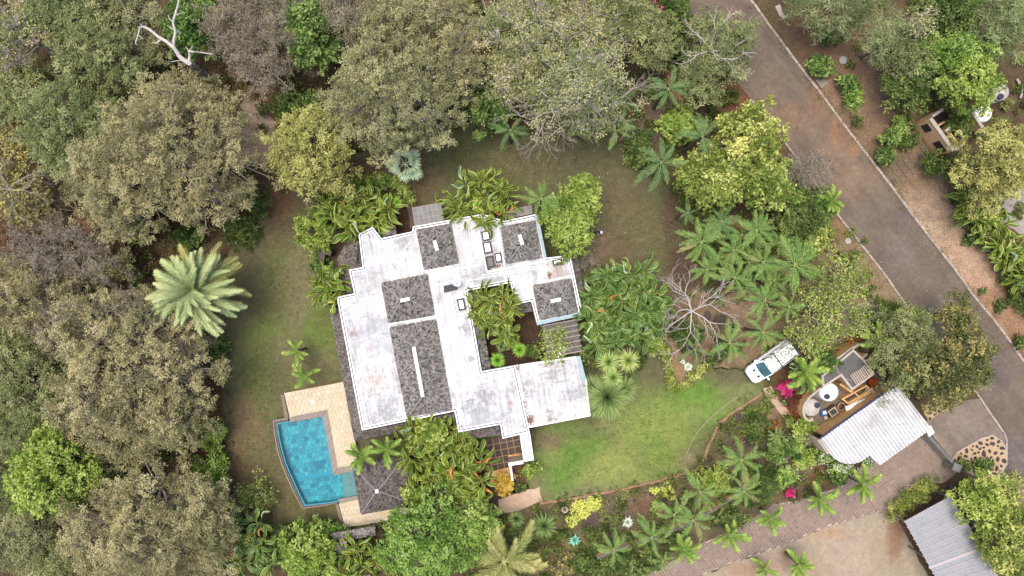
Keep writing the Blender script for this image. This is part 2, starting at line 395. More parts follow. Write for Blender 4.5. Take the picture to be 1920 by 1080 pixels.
def tree(name, cat, label, px, py, rx, ry, ht, species, seed, group=None, base=None, hz=None, dens=1.0, crown_name='crown', skew=0.0):
    """rx, ry in photo pixels; ht height of the crown's top in metres"""
    rng = np.random.default_rng(seed); sp = SP[species]
    zm = ht * .72; k = (H - zm) / H / PXM
    cx, cy = Wp(px, py, zm); rx, ry = rx * k, ry * k
    hz = hz or min(ht * .62, max(.5, .75 * (rx + ry) / 2)); z0 = ht - hz
    cr = min(sp['cr'], (rx + ry) * .28)
    A = math.pi * rx * ry; N = max(4, int(A / (cr * cr * 1.15)))
    i = np.arange(N); r = np.sqrt((i + .5) / N) * (1 + rng.normal(size=N) * .05); th = i * 2.39996 + rng.uniform(0, 6)
    ph = rng.uniform(0, 6.28, 5); out = 1 + sum(np.sin(th * (q + 2) + ph[q]) * .085 for q in range(5))
    x = (rx - cr * .45) * r * out * np.cos(th) + rng.normal(size=N) * cr * .25; y = (ry - cr * .45) * r * out * np.sin(th) + rng.normal(size=N) * cr * .25
    z = z0 + (hz - cr * .5) * (1 - np.clip(r, 0, 1.1) ** 2.4 * .85) + rng.normal(size=N) * hz * .17
    n2 = int(N * .55); j = rng.choice(N, n2, replace=n2 > N)
    x2, y2 = x[j] * .93 + rng.normal(size=n2) * cr * .6, y[j] * .93 + rng.normal(size=n2) * cr * .6; z2 = z0 + (z[j] - z0) * .55 - .2
    cen = np.concatenate([np.stack([x, y, z], 1), np.stack([x2, y2, z2], 1)]); cen[:, 2] = np.maximum(cen[:, 2], .25)
    rad = cr * np.concatenate([rng.uniform(.65, 1.3, N), rng.uniform(.7, 1.1, n2) * .8])
    nl = int(A * sp['dens'] * 1.3 * dens)
    pos, d, nor, L, Wd, tint, tp = clump_leaves(rng, cen, rad, sp, nl)
    pos[:, 2] = np.maximum(pos[:, 2], .05)
    root = empty(name, (cx, cy, 0), label=label, cat=cat, group=group)
    if sp.get('mat'): mt = M[sp['mat']]
    else: mt = M[species]
    link(crown_name, leaf_mesh(crown_name, pos, d, nor, L, Wd, tint, mt), root)
    # wood
    fork = np.array([rng.normal() * .1 * rx, rng.normal() * .1 * ry, z0 * .45 + .1])
    S0, S1, R0, R1 = [], [], [], []
    tr = max(.04, .03 * ht)
    a = np.array([0, 0, -.05]); b = fork; nseg = 4
    for q in range(nseg):
        p = a + (b - a) * q / nseg; p2 = a + (b - a) * (q + 1) / nseg
        S0.append(p); S1.append(p2); R0.append(tr * (1.25 - q * .12)); R1.append(tr * (1.25 - (q + 1) * .12))
    nlimb = max(4, int(math.sqrt(N) * 1.1)); li = rng.choice(N, min(N, nlimb), replace=False)
    limbs = cen[li] * np.array([.62, .62, 1]); limbs[:, 2] = z0 + (limbs[:, 2] - z0) * .45
    for l in limbs:
        mid = (fork + l) / 2 + np.array([0, 0, -.06 * ht]) + rng.normal(size=3) * .12
        S0 += [fork, mid]; S1 += [mid, l]; R0 += [tr * .7, tr * .5]; R1 += [tr * .5, tr * .3]
    S0 = np.array(S0); S1 = np.array(S1); R0 = np.array(R0); R1 = np.array(R1)
    dist = ((cen[:, None, :] - limbs[None]) ** 2).sum(2); near = limbs[dist.argmin(1)]
    cb = cen - np.array([0, 0, 1]) * (rad * .35)[:, None]
    mid = (near + cb) / 2 + rng.normal(size=cen.shape) * .15
    A0 = np.concatenate([S0, near, mid]); A1 = np.concatenate([S1, mid, cb])
    B0 = np.concatenate([R0, np.full(len(cen), tr * .28), np.full(len(cen), tr * .18)]); B1 = np.concatenate([R1, np.full(len(cen), tr * .18), np.full(len(cen), tr * .1)])
    V, F = tubes_np(A0, A1, B0, B1, 5)
    ntw = sp['tw']
    if ntw > 0:
        reps = max(1, math.ceil(ntw)); fr = min(1, ntw / reps)
        for q in range(reps):
            ends = tp.reshape(-1, 3); st = np.repeat(cb, tp.shape[1], 0)
            sel = rng.random(len(ends)) < fr; ends, st = ends[sel], st[sel]
            mid = (ends + st) / 2 + rng.normal(size=ends.shape) * .1
            e2 = mid + (ends - mid) * rng.uniform(1.1, 1.75, (len(ends), 1)) + rng.normal(size=ends.shape) * (.08 + .12 * q)
            m = len(V); r = sp['twr']
            v, f = tubes_np(np.concatenate([st, mid]), np.concatenate([mid, e2]), np.full(2 * len(st), r), np.concatenate([np.full(len(st), r * .8), np.full(len(st), r * .35)]), 3)
            V = np.concatenate([V, v]); F = np.concatenate([F, f + m])
    V[:, 2] = np.maximum(V[:, 2], -.05)
    link('trunk', mesh_np('trunk', V, F, M[sp['bark']]), root)
    return root
def patch(name, poly, species, mat, seed, label=None, cat=None, n_per_m2=1.0, dens=100, h=.35, rad=.35, z=0.03, kind='stuff', thresh=0.0, parent=None, L=None, Wd=None, hmax=None):
    """low vegetation that nobody could count, clump by clump inside a pixel polygon"""
    rng = np.random.default_rng(seed); P = PP(poly, .2); xs = [p[0] for p in P]; ys = [p[1] for p in P]
    A = abs(area2(P)) / 2; n = int(A * n_per_m2 * (max(xs) - min(xs)) * (max(ys) - min(ys)) / A)
    x = rng.uniform(min(xs), max(xs), n); y = rng.uniform(min(ys), max(ys), n); m = inpoly(x, y, P)
    if thresh:
        f = np.sin(x * .9 + 1.3 * np.sin(y * .5 + seed)) + np.sin(y * 1.1 + 1.1 * np.sin(x * .7)) ; m &= (f > -2 + thresh * 4)
    x, y = x[m], y[m]; n = len(x)
    if n == 0: return
    sp = dict(SP[species]);
    if L: sp['L'] = L
    if Wd: sp['W'] = Wd
    r = rad * rng.uniform(.6, 1.4, n); hh = h * rng.uniform(.3, 1.2, n)
    cen = np.stack([x, y, z + hh * .6], 1)
    nl = int(A * dens * (n / max(1, A * n_per_m2)))
    pos, d, nor, LL, W_, tint, tp = clump_leaves(rng, cen, r, sp, nl)
    pos[:, 2] = np.maximum(pos[:, 2], z + .01 + rng.random(len(pos)) * .04)
    return link(name, leaf_mesh(name, pos, d, nor, LL, W_, tint, M[mat]), parent, label=label, cat=cat, kind=kind)

# ---------------------------------------------------------------- sheets with soft colour fields
def sheet(name, poly, z, mat, base, splats=(), grid=.7, wobble=.12, seed=1, kind='structure', **kw):
    """poly, splats in photo pixels. splat: (px, py, rx, ry, (r,g,b), strength)"""
    rng = random.Random(seed); P = PP(poly, z)
    if area2(P) < 0: P = P[::-1]
    pts = []
    for i in range(len(P)):
        a, b = P[i], P[(i + 1) % len(P)]; l = math.dist(a, b); n = max(1, int(l / .5)) if wobble else 1
        for j in range(n):
            t = j / n; w = wobble if j else 0
            pts.append((a[0] + (b[0] - a[0]) * t + rng.uniform(-w, w), a[1] + (b[1] - a[1]) * t + rng.uniform(-w, w)))
    bm = bmesh.new(); f = bm.faces.new([bm.verts.new((p[0], p[1], z)) for p in pts])
    bmesh.ops.triangulate(bm, faces=[f])
    xs = [p[0] for p in pts]; ys = [p[1] for p in pts]
    for ax, lo, hi in ((0, min(xs), max(xs)), (1, min(ys), max(ys))):
        v = lo + grid
        while v < hi:
            co = (v, 0, 0) if ax == 0 else (0, v, 0); no = (1, 0, 0) if ax == 0 else (0, 1, 0)
            bmesh.ops.bisect_plane(bm, geom=bm.verts[:] + bm.edges[:] + bm.faces[:], plane_co=co, plane_no=no); v += grid
    bmesh.ops.recalc_face_normals(bm, faces=bm.faces)
    me = bpy.data.meshes.new(name); bm.to_mesh(me); bm.free()
    if me.polygons[0].normal.z < 0: me.flip_normals()
    n = len(me.vertices); co = np.zeros(n * 3, np.float32); me.vertices.foreach_get('co', co); co = co.reshape(-1, 3)
    px = co[:, 0] * PXM * H / (H - z) + 960; py = 540 - co[:, 1] * PXM * H / (H - z)
    col = np.tile(np.array([C(*base)]), (n, 1))
    for sx, sy, rx, ry, c, st in splats:
        wob = 1 + .25 * np.sin(px * .05 + sy) * np.sin(py * .06 + sx)
        q = np.sqrt(((px - sx) / rx) ** 2 + ((py - sy) / ry) ** 2) * wob
        w = np.clip(1.25 - q, 0, 1); w = (w * w * (3 - 2 * w) * st)[:, None]
        col = col * (1 - w) + np.array([C(*c)]) * w
    a = me.attributes.new('col', 'FLOAT_COLOR', 'POINT')
    a.data.foreach_set('color', np.concatenate([col, np.ones((n, 1))], 1).astype(np.float32).ravel())
    me.materials.append(mat)
    return link(name, me, kind=kind, **kw)

# ================================================================ GROUND
MG_soil = mat_ground('forest_soil', (7, .3), (.8, .25), .05, speck=(14, .66, C(186, 160, 128)))
MG_lawn = mat_ground('lawn_grass', (13, .3), (1.4, .2), .05, speck=(9, .68, C(176, 166, 120)))
MG_lot = mat_ground('pale_sand', (12, .12), (1.0, .12), .02)
MG_road = mat_ground('worn_asphalt', (20, .15), (.45, .16), .008, rough=.85, speck=(13, .73, C(190, 176, 150)), crack=True)
MG_bed = mat_ground('garden_soil', (8, .26), (1.2, .22), .05, speck=(12, .68, C(178, 156, 128)))
MG_path = mat_ground('sandy_path', (14, .1), (1.5, .08), .02)

sheet('ground', [(-1000, -800), (2900, -800), (2900, 1900), (-1000, 1900)], 0, MG_soil, (100, 86, 66), [
    (1640, 160, 150, 130, (164, 136, 114), 1), (1560, 60, 90, 90, (134, 108, 86), 1), (1760, 400, 110, 110, (188, 164, 140), 1), (1820, 500, 80, 80, (196, 166, 142), 1),
    (1880, 600, 90, 90, (170, 136, 108), 1), (1700, 330, 50, 50, (146, 122, 96), .7), (1920, 680, 80, 60, (150, 112, 88), 1), (1600, 420, 60, 60, (156, 128, 96), .9), (1650, 530, 70, 60, (150, 128, 102), .9),
    (1400, 200, 60, 60, (134, 90, 68), .9), (1500, 340, 60, 60, (146, 116, 92), .8), (460, 200, 90, 70, (148, 108, 84), .9), (340, 90, 70, 50, (120, 92, 68), .6),
    (180, 470, 90, 70, (128, 92, 70), .7), (300, 500, 120, 90, (96, 82, 60), .6), (430, 950, 40, 40, (160, 112, 86), .9), (410, 800, 30, 90, (150, 110, 88), .8),
    (1900, 940, 60, 60, (170, 136, 108), .9), (1280, 40, 30, 30, (176, 120, 84), 1), (1240, 230, 50, 50, (150, 130, 116), .9), (1700, 1000, 80, 120, (122, 92, 70), .9)], grid=1.2, wobble=0)

lawn_poly = [(500, 985), (440, 975), (426, 900), (425, 860), (420, 800), (415, 740), (418, 650), (400, 600), (430, 470), (475, 420), (500, 365),
    (560, 340), (660, 290), (700, 262), (850, 225), (900, 235), (1000, 250), (1130, 235), (1190, 300), (1270, 360), (1282, 420), (1300, 500),
    (1352, 560), (1362, 640), (1330, 690), (1400, 690), (1450, 700), (1432, 733), (1375, 773), (1340, 808), (1322, 852), (1285, 888), (1170, 918), (1012, 942), (980, 900),
    (700, 955), (640, 985)]
LG = [(600, 560, 90, 220, (130, 128, 94), 1), (450, 600, 50, 170, (136, 130, 98), .9), (540, 470, 70, 110, (126, 124, 90), .8), (480, 700, 40, 140, (112, 124, 70), .7), (605, 610, 45, 70, (108, 132, 62), .85), (500, 620, 60, 30, (120, 136, 74), .6), (455, 790, 40, 60, (148, 128, 100), .9),  # pale west splats paint light into grass that the trees shade
      (440, 880, 30, 60, (150, 116, 92), .8), (520, 500, 30, 90, (104, 112, 70), .7), (560, 960, 100, 60, (112, 108, 76), .9), (500, 900, 60, 60, (124, 116, 86), .8), (540, 400, 60, 60, (112, 102, 78), .9), (520, 380, 30, 40, (126, 92, 72), .8),
      (740, 300, 110, 50, (116, 108, 84), 1), (780, 345, 60, 40, (112, 96, 76), .8), (700, 330, 50, 30, (112, 84, 64), .8), (860, 300, 80, 50, (94, 96, 66), .9), (1000, 300, 110, 50, (116, 110, 84), 1), (1160, 380, 70, 90, (116, 108, 82), 1),
      (1220, 440, 60, 60, (112, 108, 78), .9), (1150, 470, 50, 50, (116, 100, 80), .8), (1260, 400, 25, 100, (98, 82, 68), .9), (1290, 500, 50, 60, (104, 84, 70), 1), (1120, 460, 30, 30, (138, 118, 98), .8),  # dark strip at the east trees paints their soft shade into the grass
      (1330, 590, 60, 40, (162, 136, 112), .9), (1210, 740, 60, 80, (116, 118, 84), .9), (1090, 900, 190, 70, (134, 150, 84), 1), (1060, 850, 60, 40, (100, 142, 58), .9), (1300, 760, 120, 60, (126, 152, 78), 1), (1200, 790, 90, 60, (142, 160, 86), .95), (1300, 740, 60, 26, (106, 148, 62), .7),
      (1150, 870, 70, 60, (152, 162, 92), .8), (1240, 850, 60, 50, (134, 156, 78), .8), (1260, 810, 50, 40, (146, 160, 84), .8), (1030, 830, 40, 24, (138, 126, 96), .9), (1010, 900, 24, 40, (134, 130, 96), .8), (1100, 925, 160, 22, (132, 130, 96), .8),
      (1320, 870, 60, 24, (148, 136, 108), .8), (1390, 740, 50, 40, (134, 142, 92), .8), (1400, 700, 60, 20, (112, 108, 84), .9), (1060, 800, 60, 20, (120, 140, 80), .7), (1140, 800, 30, 20, (150, 150, 100), .6), (1240, 695, 50, 30, (112, 110, 82), .8), (1040, 900, 40, 40, (106, 142, 64), .6), (1120, 830, 40, 26, (112, 146, 66), .7)]
rg = random.Random(4)
for _ in range(90):
    x = rg.uniform(420, 1420); y = rg.uniform(260, 980)
    c = rg.choice([(128, 120, 92), (104, 118, 68), (112, 116, 78), (106, 104, 74)]) if not (y > 700 and x > 980) else rg.choice([(158, 166, 96), (104, 144, 60), (150, 154, 98), (124, 152, 72)])
    LG.append((x, y, rg.uniform(10, 32), rg.uniform(8, 24), c, rg.uniform(.25, .6)))
sheet('lawn', lawn_poly, .012, MG_lawn, (112, 112, 80), LG, grid=.5, wobble=.2, seed=2)

bed_s = [(1012, 942), (1170, 918), (1285, 888), (1322, 852), (1340, 808), (1375, 773), (1432, 733), (1470, 740), (1540, 830), (1560, 900), (1500, 935), (1440, 950), (1390, 985), (1320, 1016), (1240, 1062), (1150, 1100), (900, 1100), (930, 960)]
sheet('garden_bed', bed_s, .02, MG_bed, (118, 108, 82), [(1140, 960, 60, 40, (120, 104, 92), 1), (1100, 970, 50, 30, (92, 78, 74), .8), (1210, 950, 40, 24, (140, 106, 84), .8), (1200, 1000, 60, 30, (108, 100, 76), .8),
    (1080, 1040, 60, 40, (124, 122, 82), .9), (1430, 780, 40, 30, (124, 104, 84), .8), (1410, 790, 30, 40, (110, 122, 66), .9), (1450, 770, 26, 26, (150, 128, 104), .7), (1385, 790, 16, 20, (84, 76, 70), .9), (1400, 830, 30, 16, (88, 78, 72), .9), (1330, 880, 16, 16, (88, 76, 70), .8),
    (1540, 895, 34, 26, (134, 94, 68), 1), (1470, 925, 40, 20, (120, 86, 78), .8), (1490, 870, 40, 40, (128, 122, 108), .8), (1020, 1030, 40, 50, (110, 92, 72), .8)], wobble=.15, seed=3)
bed_e = [(1260, 655), (1240, 600), (1300, 540), (1352, 560), (1400, 530), (1560, 470), (1600, 420), (1640, 470), (1700, 575), (1640, 640), (1560, 680), (1480, 650), (1400, 690), (1330, 690), (1318, 702), (1290, 728), (1262, 730), (1250, 700)]
sheet('garden_bed', bed_e, .022, MG_bed, (146, 126, 100), [(1400, 570, 60, 30, (176, 148, 124), 1), (1270, 690, 16, 34, (176, 146, 112), 1), (1300, 660, 30, 26, (122, 96, 76), .8), (1345, 605, 30, 24, (96, 80, 68), .8), (1640, 560, 60, 40, (156, 138, 112), .9),
    (1390, 450, 90, 60, (118, 98, 84), .8), (1290, 610, 50, 26, (116, 120, 80), .7), (1330, 650, 30, 20, (150, 126, 98), .8), (1480, 570, 60, 40, (116, 104, 80), .7)], wobble=.12, seed=4)
sheet('garden_bed', [(1432, 725), (1455, 690), (1500, 650), (1600, 640), (1560, 690), (1500, 745), (1520, 790), (1495, 800)], .026, MG_bed, (116, 92, 72), [(1490, 760, 30, 24, (150, 104, 64), .7)], wobble=.1, seed=5)
sheet('sandy_lot', [(1640, 961), (1545, 988), (1470, 1022), (1373, 1055), (1240, 1110), (1240, 1300), (1900, 1300), (1740, 1080), (1690, 985), (1660, 963)], .014, MG_lot, (178, 165, 143), [
    (1500, 1060, 60, 40, (180, 150, 124), .6), (1600, 1040, 70, 50, (190, 170, 150), .8), (1650, 1040, 30, 50, (172, 156, 132), .6), (1400, 1070, 60, 20, (176, 144, 116), .7), (1680, 1010, 20, 60, (150, 116, 90), .9), (1560, 1000, 40, 14, (188, 156, 128), .8), (1476, 1040, 12, 10, (132, 96, 74), .9), (1425, 1058, 14, 12, (130, 92, 70), .9)], wobble=.15, seed=6)
sheet('sandy_path', [(1430, 728), (1446, 724), (1460, 748), (1482, 775), (1502, 798), (1492, 806), (1465, 778), (1446, 752)], .036, MG_path, (206, 178, 154), [(1440, 730, 12, 10, (222, 196, 172), .8)], grid=.4, wobble=.08, seed=7)
sheet('sandy_path', [(934, 938), (980, 922), (1012, 913), (1018, 940), (985, 952), (940, 966)], .036, MG_path, (212, 184, 158), [(1000, 925, 20, 12, (226, 200, 174), .7)], grid=.4, wobble=.1, seed=8)
sheet('paved_clearing', [(462, 186), (485, 190), (532, 248), (520, 300), (440, 310), (395, 240)], .04, MG_path, (206, 182, 162), [(480, 230, 40, 30, (216, 190, 170), .7), (440, 270, 30, 30, (176, 154, 136), .7)], grid=.5, wobble=.03, seed=9)
sheet('concrete_yard', [(1850, 372), (1960, 330), (1960, 470), (1885, 420)], .02, MG_path, (178, 172, 166), [], grid=.6, wobble=.05, seed=10)
for pp, cc in (([(915, 625), (960, 590), (996, 582), (1022, 610), (1028, 660), (1016, 676), (905, 696)], (90, 72, 60)), ([(741, 385), (765, 372), (782, 436), (745, 446), (735, 420)], (104, 80, 64)),
               ([(600, 480), (640, 440), (672, 440), (655, 506), (625, 510)], (98, 84, 68)), ([(905, 828), (945, 818), (1000, 860), (985, 912), (930, 930)], (120, 90, 70))):
    sheet('garden_bed', pp, .03, MG_bed, cc, [], grid=.5, wobble=.05, seed=11)

# ---------------------------------------------------------------- ROAD
RL = [(1240, -60), (1290, 20), (1330, 82), (1374, 144), (1410, 189), (1479, 278), (1525, 340), (1571.7, 405.6), (1607.8, 451), (1657.8, 514), (1702, 578), (1770, 661), (1837.6, 747), (1859, 780), (1879, 805), (1888.6, 836), (1884, 866), (1876, 895), (1900, 930), (1960, 1020), (2060, 1160)]
RR = [(1370, -60), (1407, 0), (1460, 72), (1496, 121), (1538, 175), (1582, 235), (1632, 300), (1677, 358), (1724, 422), (1785.6, 500), (1827, 558), (1863, 600), (1900, 650), (1920, 680), (1990, 770), (2150, 980)]
road_splats = [(1560, 300, 70, 60, (144, 124, 106), .8), (1600, 340, 50, 40, (146, 126, 108), .7), (1500, 230, 50, 40, (140, 120, 104), .8), (1440, 170, 40, 30, (136, 118, 104), .7), (1540, 190, 30, 50, (156, 122, 96), .6), (1480, 210, 40, 30, (160, 132, 108), .5),
               (1570, 240, 16, 40, (166, 128, 98), .7), (1600, 270, 14, 30, (168, 130, 100), .7), (1690, 470, 50, 60, (128, 118, 112), .8), (1600, 440, 30, 40, (134, 122, 114), .6), (1380, 20, 60, 50, (120, 106, 96), .7), (1760, 600, 40, 60, (122, 114, 110), .6), (1860, 700, 60, 60, (118, 110, 108), .6), (1690, 400, 30, 30, (118, 110, 106), .6), (1900, 860, 60, 60, (118, 112, 112), .7), (1910, 920, 24, 24, (160, 132, 108), .7)]
sheet('road', RL + RR[::-1], .05, MG_road, (126, 114, 102), road_splats, grid=.6, wobble=0)
M['kerb'] = mat_simple('kerb_concrete', C(192, 178, 166), .9, .22, 5, objvar=.12)
def resample(L, step):
    out = [Vector(L[0])]; acc = 0
    for i in range(len(L) - 1):
        a, b = Vector(L[i]), Vector(L[i + 1]); l = (b - a).length; d = step - acc
        while d <= l: out.append(a + (b - a) * d / l); d += step
        acc = (acc + l) % step if False else l - (d - step)
    return out
def kerb(L, w, label_kind, skip=lambda p: False, gap=.03, h=.12, seed=1):
    rng = random.Random(seed); root = empty('kerb', (0, 0, 0), kind='structure')
    pts = resample([Wp(x, y, 0) for x, y in L], 1.0)
    for i in range(len(pts) - 1):
        a, b = pts[i], pts[i + 1]
        if skip(a): continue
        d = (b - a).normalized(); mb = MB(); mb.bar((-(b - a).length / 2 + gap, 0), ((b - a).length / 2 - gap, 0), w * rng.uniform(.9, 1.1), -.02, h + rng.uniform(-.015, .015))
        o = mb.build('kerb_stone', M['kerb'], root); c = (a + b) / 2; o.location = (c.x + rng.uniform(-.02, .02), c.y, 0); o.rotation_euler = (0, 0, math.atan2(d.y, d.x) + rng.uniform(-.02, .02))
    return root
kerb(RR, .2, '', seed=1)
kerb(RL[4:-3], .16, '', seed=2, skip=lambda p: False)
# kerb inlet
mb = MB(); P = PP([(1528, 150), (1541, 143), (1552, 158), (1539, 166)], .05); mb.prism(P, .0, .16)
o = mb.build('drain_cover', mat_simple('drain_slab', C(160, 148, 132), .9, .15, 4), None, label='square concrete drain slab beside the kerb near the round green bush', cat='drain cover')
for q, (px, py, r, lab) in enumerate([(1590, 452, 6.5, 'six-sided pale concrete cover on bare soil by the road verge'), (1581, 113, 8, 'grey concrete manhole cover in leaf litter beneath the cactus tree')]):
    mb = MB(); c = Wp(px, py, .1); mb.lathe(c, [(r / 20, 0), (r / 20, .14), (r / 20 - .05, .17), (.001, .175)], 6 if q == 0 else 8)
    mb.build('manhole_cover', mat_simple('cover_concrete', C(190, 186, 178), .9, .1, 6), None, label=lab, cat='manhole cover')
mb = MB(); mb.prism(PP([(1453, 12), (1462, 8), (1470, 28), (1474, 30), (1470, 36), (1462, 30)], .2), 0, .22)
mb.build('broken_slab', M['kerb'], None, label='broken pale concrete block in the verge at the top of the road', cat='slab')
# apron (fine paving up to the road)
sheet('driveway', [(1746, 806), (1735, 790), (1770, 770), (1800, 752), (1837.6, 747), (1859, 780), (1879, 805), (1888.6, 836), (1884, 866), (1840, 900), (1800, 882)], .046, MG_road, (146, 132, 122), [(1800, 800, 50, 40, (150, 138, 128), .7)], grid=.5, wobble=0, seed=3)

# block paved drive: octagonal pavers with pale plugs at the corners
drive_poly = [(1650, 860), (1746, 804), (1770, 830), (1800, 880), (1770, 905), (1740, 905), (1690, 930), (1662, 962), (1640, 961), (1545.6, 988), (1470.6, 1021.7), (1373, 1055), (1240, 1110), (1130, 1110), (1240, 1066), (1323, 1016), (1393, 985.6), (1451, 946.7), (1506.7, 935.6), (1576, 913), (1610, 880)]
sheet('driveway', drive_poly, .03, MG_path, (214, 198, 180), [(1700, 880, 60, 40, (176, 160, 144), .9), (1600, 930, 60, 30, (190, 172, 156), .7)], grid=.8, wobble=.05, seed=12)
def pavers():
    P = PP(drive_poly, .05); s = .27; ang = R(35)
    xs = [p[0] for p in P]; ys = [p[1] for p in P]; rng = np.random.default_rng(5)
    cx, cy = (min(xs) + max(xs)) / 2, (min(ys) + max(ys)) / 2; n = 110
    I, J = np.meshgrid(np.arange(-n, n), np.arange(-n, n)); ca, sa = math.cos(ang), math.sin(ang)
    X = cx + (I * ca - J * sa).ravel() * s; Y = cy + (I * sa + J * ca).ravel() * s
    m = inpoly(X, Y, P); X, Y = X[m], Y[m]; n = len(X); h = s * .492; c = s * .17
    tpl = np.array([(-h, -h + c), (-h + c, -h), (h - c, -h), (h, -h + c), (h, h - c), (h - c, h), (-h + c, h), (-h, h - c)])
    tpl = np.stack([tpl[:, 0] * ca - tpl[:, 1] * sa, tpl[:, 0] * sa + tpl[:, 1] * ca], 1)
    top = np.zeros((n, 8, 3)); top[:, :, 0] = X[:, None] + tpl[:, 0]; top[:, :, 1] = Y[:, None] + tpl[:, 1]; top[:, :, 2] = (.052 + rng.uniform(-.004, .004, n))[:, None]
    bot = top.copy(); bot[:, :, 2] = .025
    V = np.concatenate([top, bot], 1).reshape(-1, 3); base = (np.arange(n) * 16)[:, None]
    F4 = [np.concatenate([base + a, base + b, base + c_, base + d], 1) for a, b, c_, d in ((0, 1, 2, 3), (0, 3, 4, 7), (7, 4, 5, 6))]
    F4 += [np.concatenate([base + 8 + j, base + 8 + (j + 1) % 8, base + (j + 1) % 8, base + j], 1) for j in range(8)]
    px = X * 20 + 960; t = np.clip(.5 + rng.normal(size=n) * .2, 0, 1)
    return mesh_np('paver', V, np.stack(F4, 1).reshape(-1, 4), None, {'tint': np.repeat(t, 16)})
M['paver'] = mat_simple('paver_block', C(156, 138, 124), .9, .12, .6, tint=.2)
me = pavers(); me.materials.append(M['paver']); link('paver', me, None, kind='stuff', label='block pavers with pale corner plugs covering the long driveway', cat='paving')

# stone island by the road
M['lava'] = mat_simple('dark_lava_stone', C(84, 74, 66), .85, .3, 6, objvar=.3)
M['sandmortar'] = mat_simple('sandy_mortar', C(206, 178, 144), .95, .12, 4)
isl = [(1786, 864), (1795, 850), (1815, 838), (1840, 824), (1860, 818), (1876, 828), (1886, 845), (1885, 870), (1872, 888), (1850, 900), (1810, 880)]
root = empty('stone_island', (*Wp(1840, 855), 0), label='sandy traffic island set with dark lava stones beside the road', cat='rock bed')
def local_prism(name, pts, z0, z1, mat, parent):
    mb = MB(); mb.prism(pts, z0, z1); o = mb.build(name, mat, parent); o.matrix_parent_inverse = parent.matrix_world.inverted(); return o
bpy.context.view_layer.update()
o = local_prism('mortar_base', PP(isl, .1), .0, .14, M['sandmortar'], root)
ring_mb = MB(); ring(ring_mb, PP(isl, .1), -.14, 0, 0, .16); o = ring_mb.build('edging', M['kerb'], root); o.matrix_parent_inverse = root.matrix_world.inverted()
def stone_mesh(seed):
    rng = random.Random(seed); bm = bmesh.new(); bmesh.ops.create_icosphere(bm, subdivisions=1, radius=1)
    for v in bm.verts: v.co *= rng.uniform(.75, 1.2); v.co.z *= .5
    me = bpy.data.meshes.new('stone'); bm.to_mesh(me); bm.free(); me.materials.append(M['lava']); return me
stones = [stone_mesh(s) for s in range(7)]
def scatter_stones(poly, n, rmin, rmax, parent, seed, z=.14, name='stone'):
    rng = random.Random(seed); P = PP(poly, .1); Q = offset_poly(P, .12); placed = []
    xs = [p[0] for p in P]; ys = [p[1] for p in P]; t = 0
    while len(placed) < n and t < n * 60:
        t += 1; x, y = rng.uniform(min(xs), max(xs)), rng.uniform(min(ys), max(ys)); r = rng.uniform(rmin, rmax)
        if not inpoly([x], [y], Q)[0] or any(math.hypot(x - a, y - b) < r + c + .04 for a, b, c in placed): continue
        placed.append((x, y, r)); o = link(name, stones[rng.randrange(7)], parent)
        o.location = (x - parent.location.x, y - parent.location.y, z); o.rotation_euler = (0, 0, rng.uniform(0, 6.28)); o.scale = (r * 1.15, r * .85, r * .7)
scatter_stones(isl, 95, .13, .34, root, 3)
isl2 = [(1730, 762), (1745, 756), (1772, 762), (1778, 768), (1756, 778), (1742, 790), (1733, 776)]
root = empty('stone_island', (*Wp(1750, 770), 0), label='small sandy bed with dark stones beside the white garage roof', cat='rock bed'); bpy.context.view_layer.update()
local_prism('mortar_base', PP(isl2, .1), 0, .12, M['sandmortar'], root); scatter_stones(isl2, 22, .12, .26, root, 9, .12)

# stepping pavers by the road (right)
M['slab'] = mat_simple('stepping_slab', C(128, 112, 94), .9, .15, 5, objvar=.15)
root = empty('paver_path', (*Wp(1695, 318), 0), label='stepping path of dark square slabs between road kerb and tan wall', cat='path')
ca, sa = math.cos(R(36)), math.sin(R(36))
for i in range(-3, 5):
    for j in (-1, 0, 1):
        if (i * 7 + j * 3) % 8 == 0 and i != 0: continue
        mb = MB(); mb.box((0, 0), .52, .52, 0, .07); o = mb.build('slab', M['slab'], root)
        o.location = ((i * .66) * ca - j * .66 * sa, (i * .66) * sa + j * .66 * ca, 0); o.rotation_euler = (0, 0, R(36) + random.Random(i * 5 + j).uniform(-.05, .05))
# squared pavers behind the car
root = empty('paved_pad', (*Wp(1550, 622), 0), label='dark square pavers laid on the diagonal behind the parked vehicle', cat='paving'); bpy.context.view_layer.update()
local_prism('joint_base', PP([(1465, 640), (1520, 600), (1590, 570), (1640, 600), (1600, 645), (1540, 680), (1500, 672)], 0), .028, .05, mat_simple('pale_joint', C(182, 164, 146), .9, .1, 4), root)
Pq = [(a - root.location.x, b - root.location.y) for a, b in PP([(1465, 640), (1520, 600), (1590, 570), (1640, 600), (1600, 645), (1540, 680), (1500, 672)], 0)]
for i in range(-12, 13):
    for j in range(-12, 13):
        x, y = (i * ca - j * sa) * .5, (i * sa + j * ca) * .5
        if not inpoly([x], [y], Pq)[0]: continue
        mb = MB(); mb.box((0, 0), .43, .43, .03, .062); o = mb.build('paver', M['slab'], root); o.location = (x, y, 0); o.rotation_euler = (0, 0, R(36))

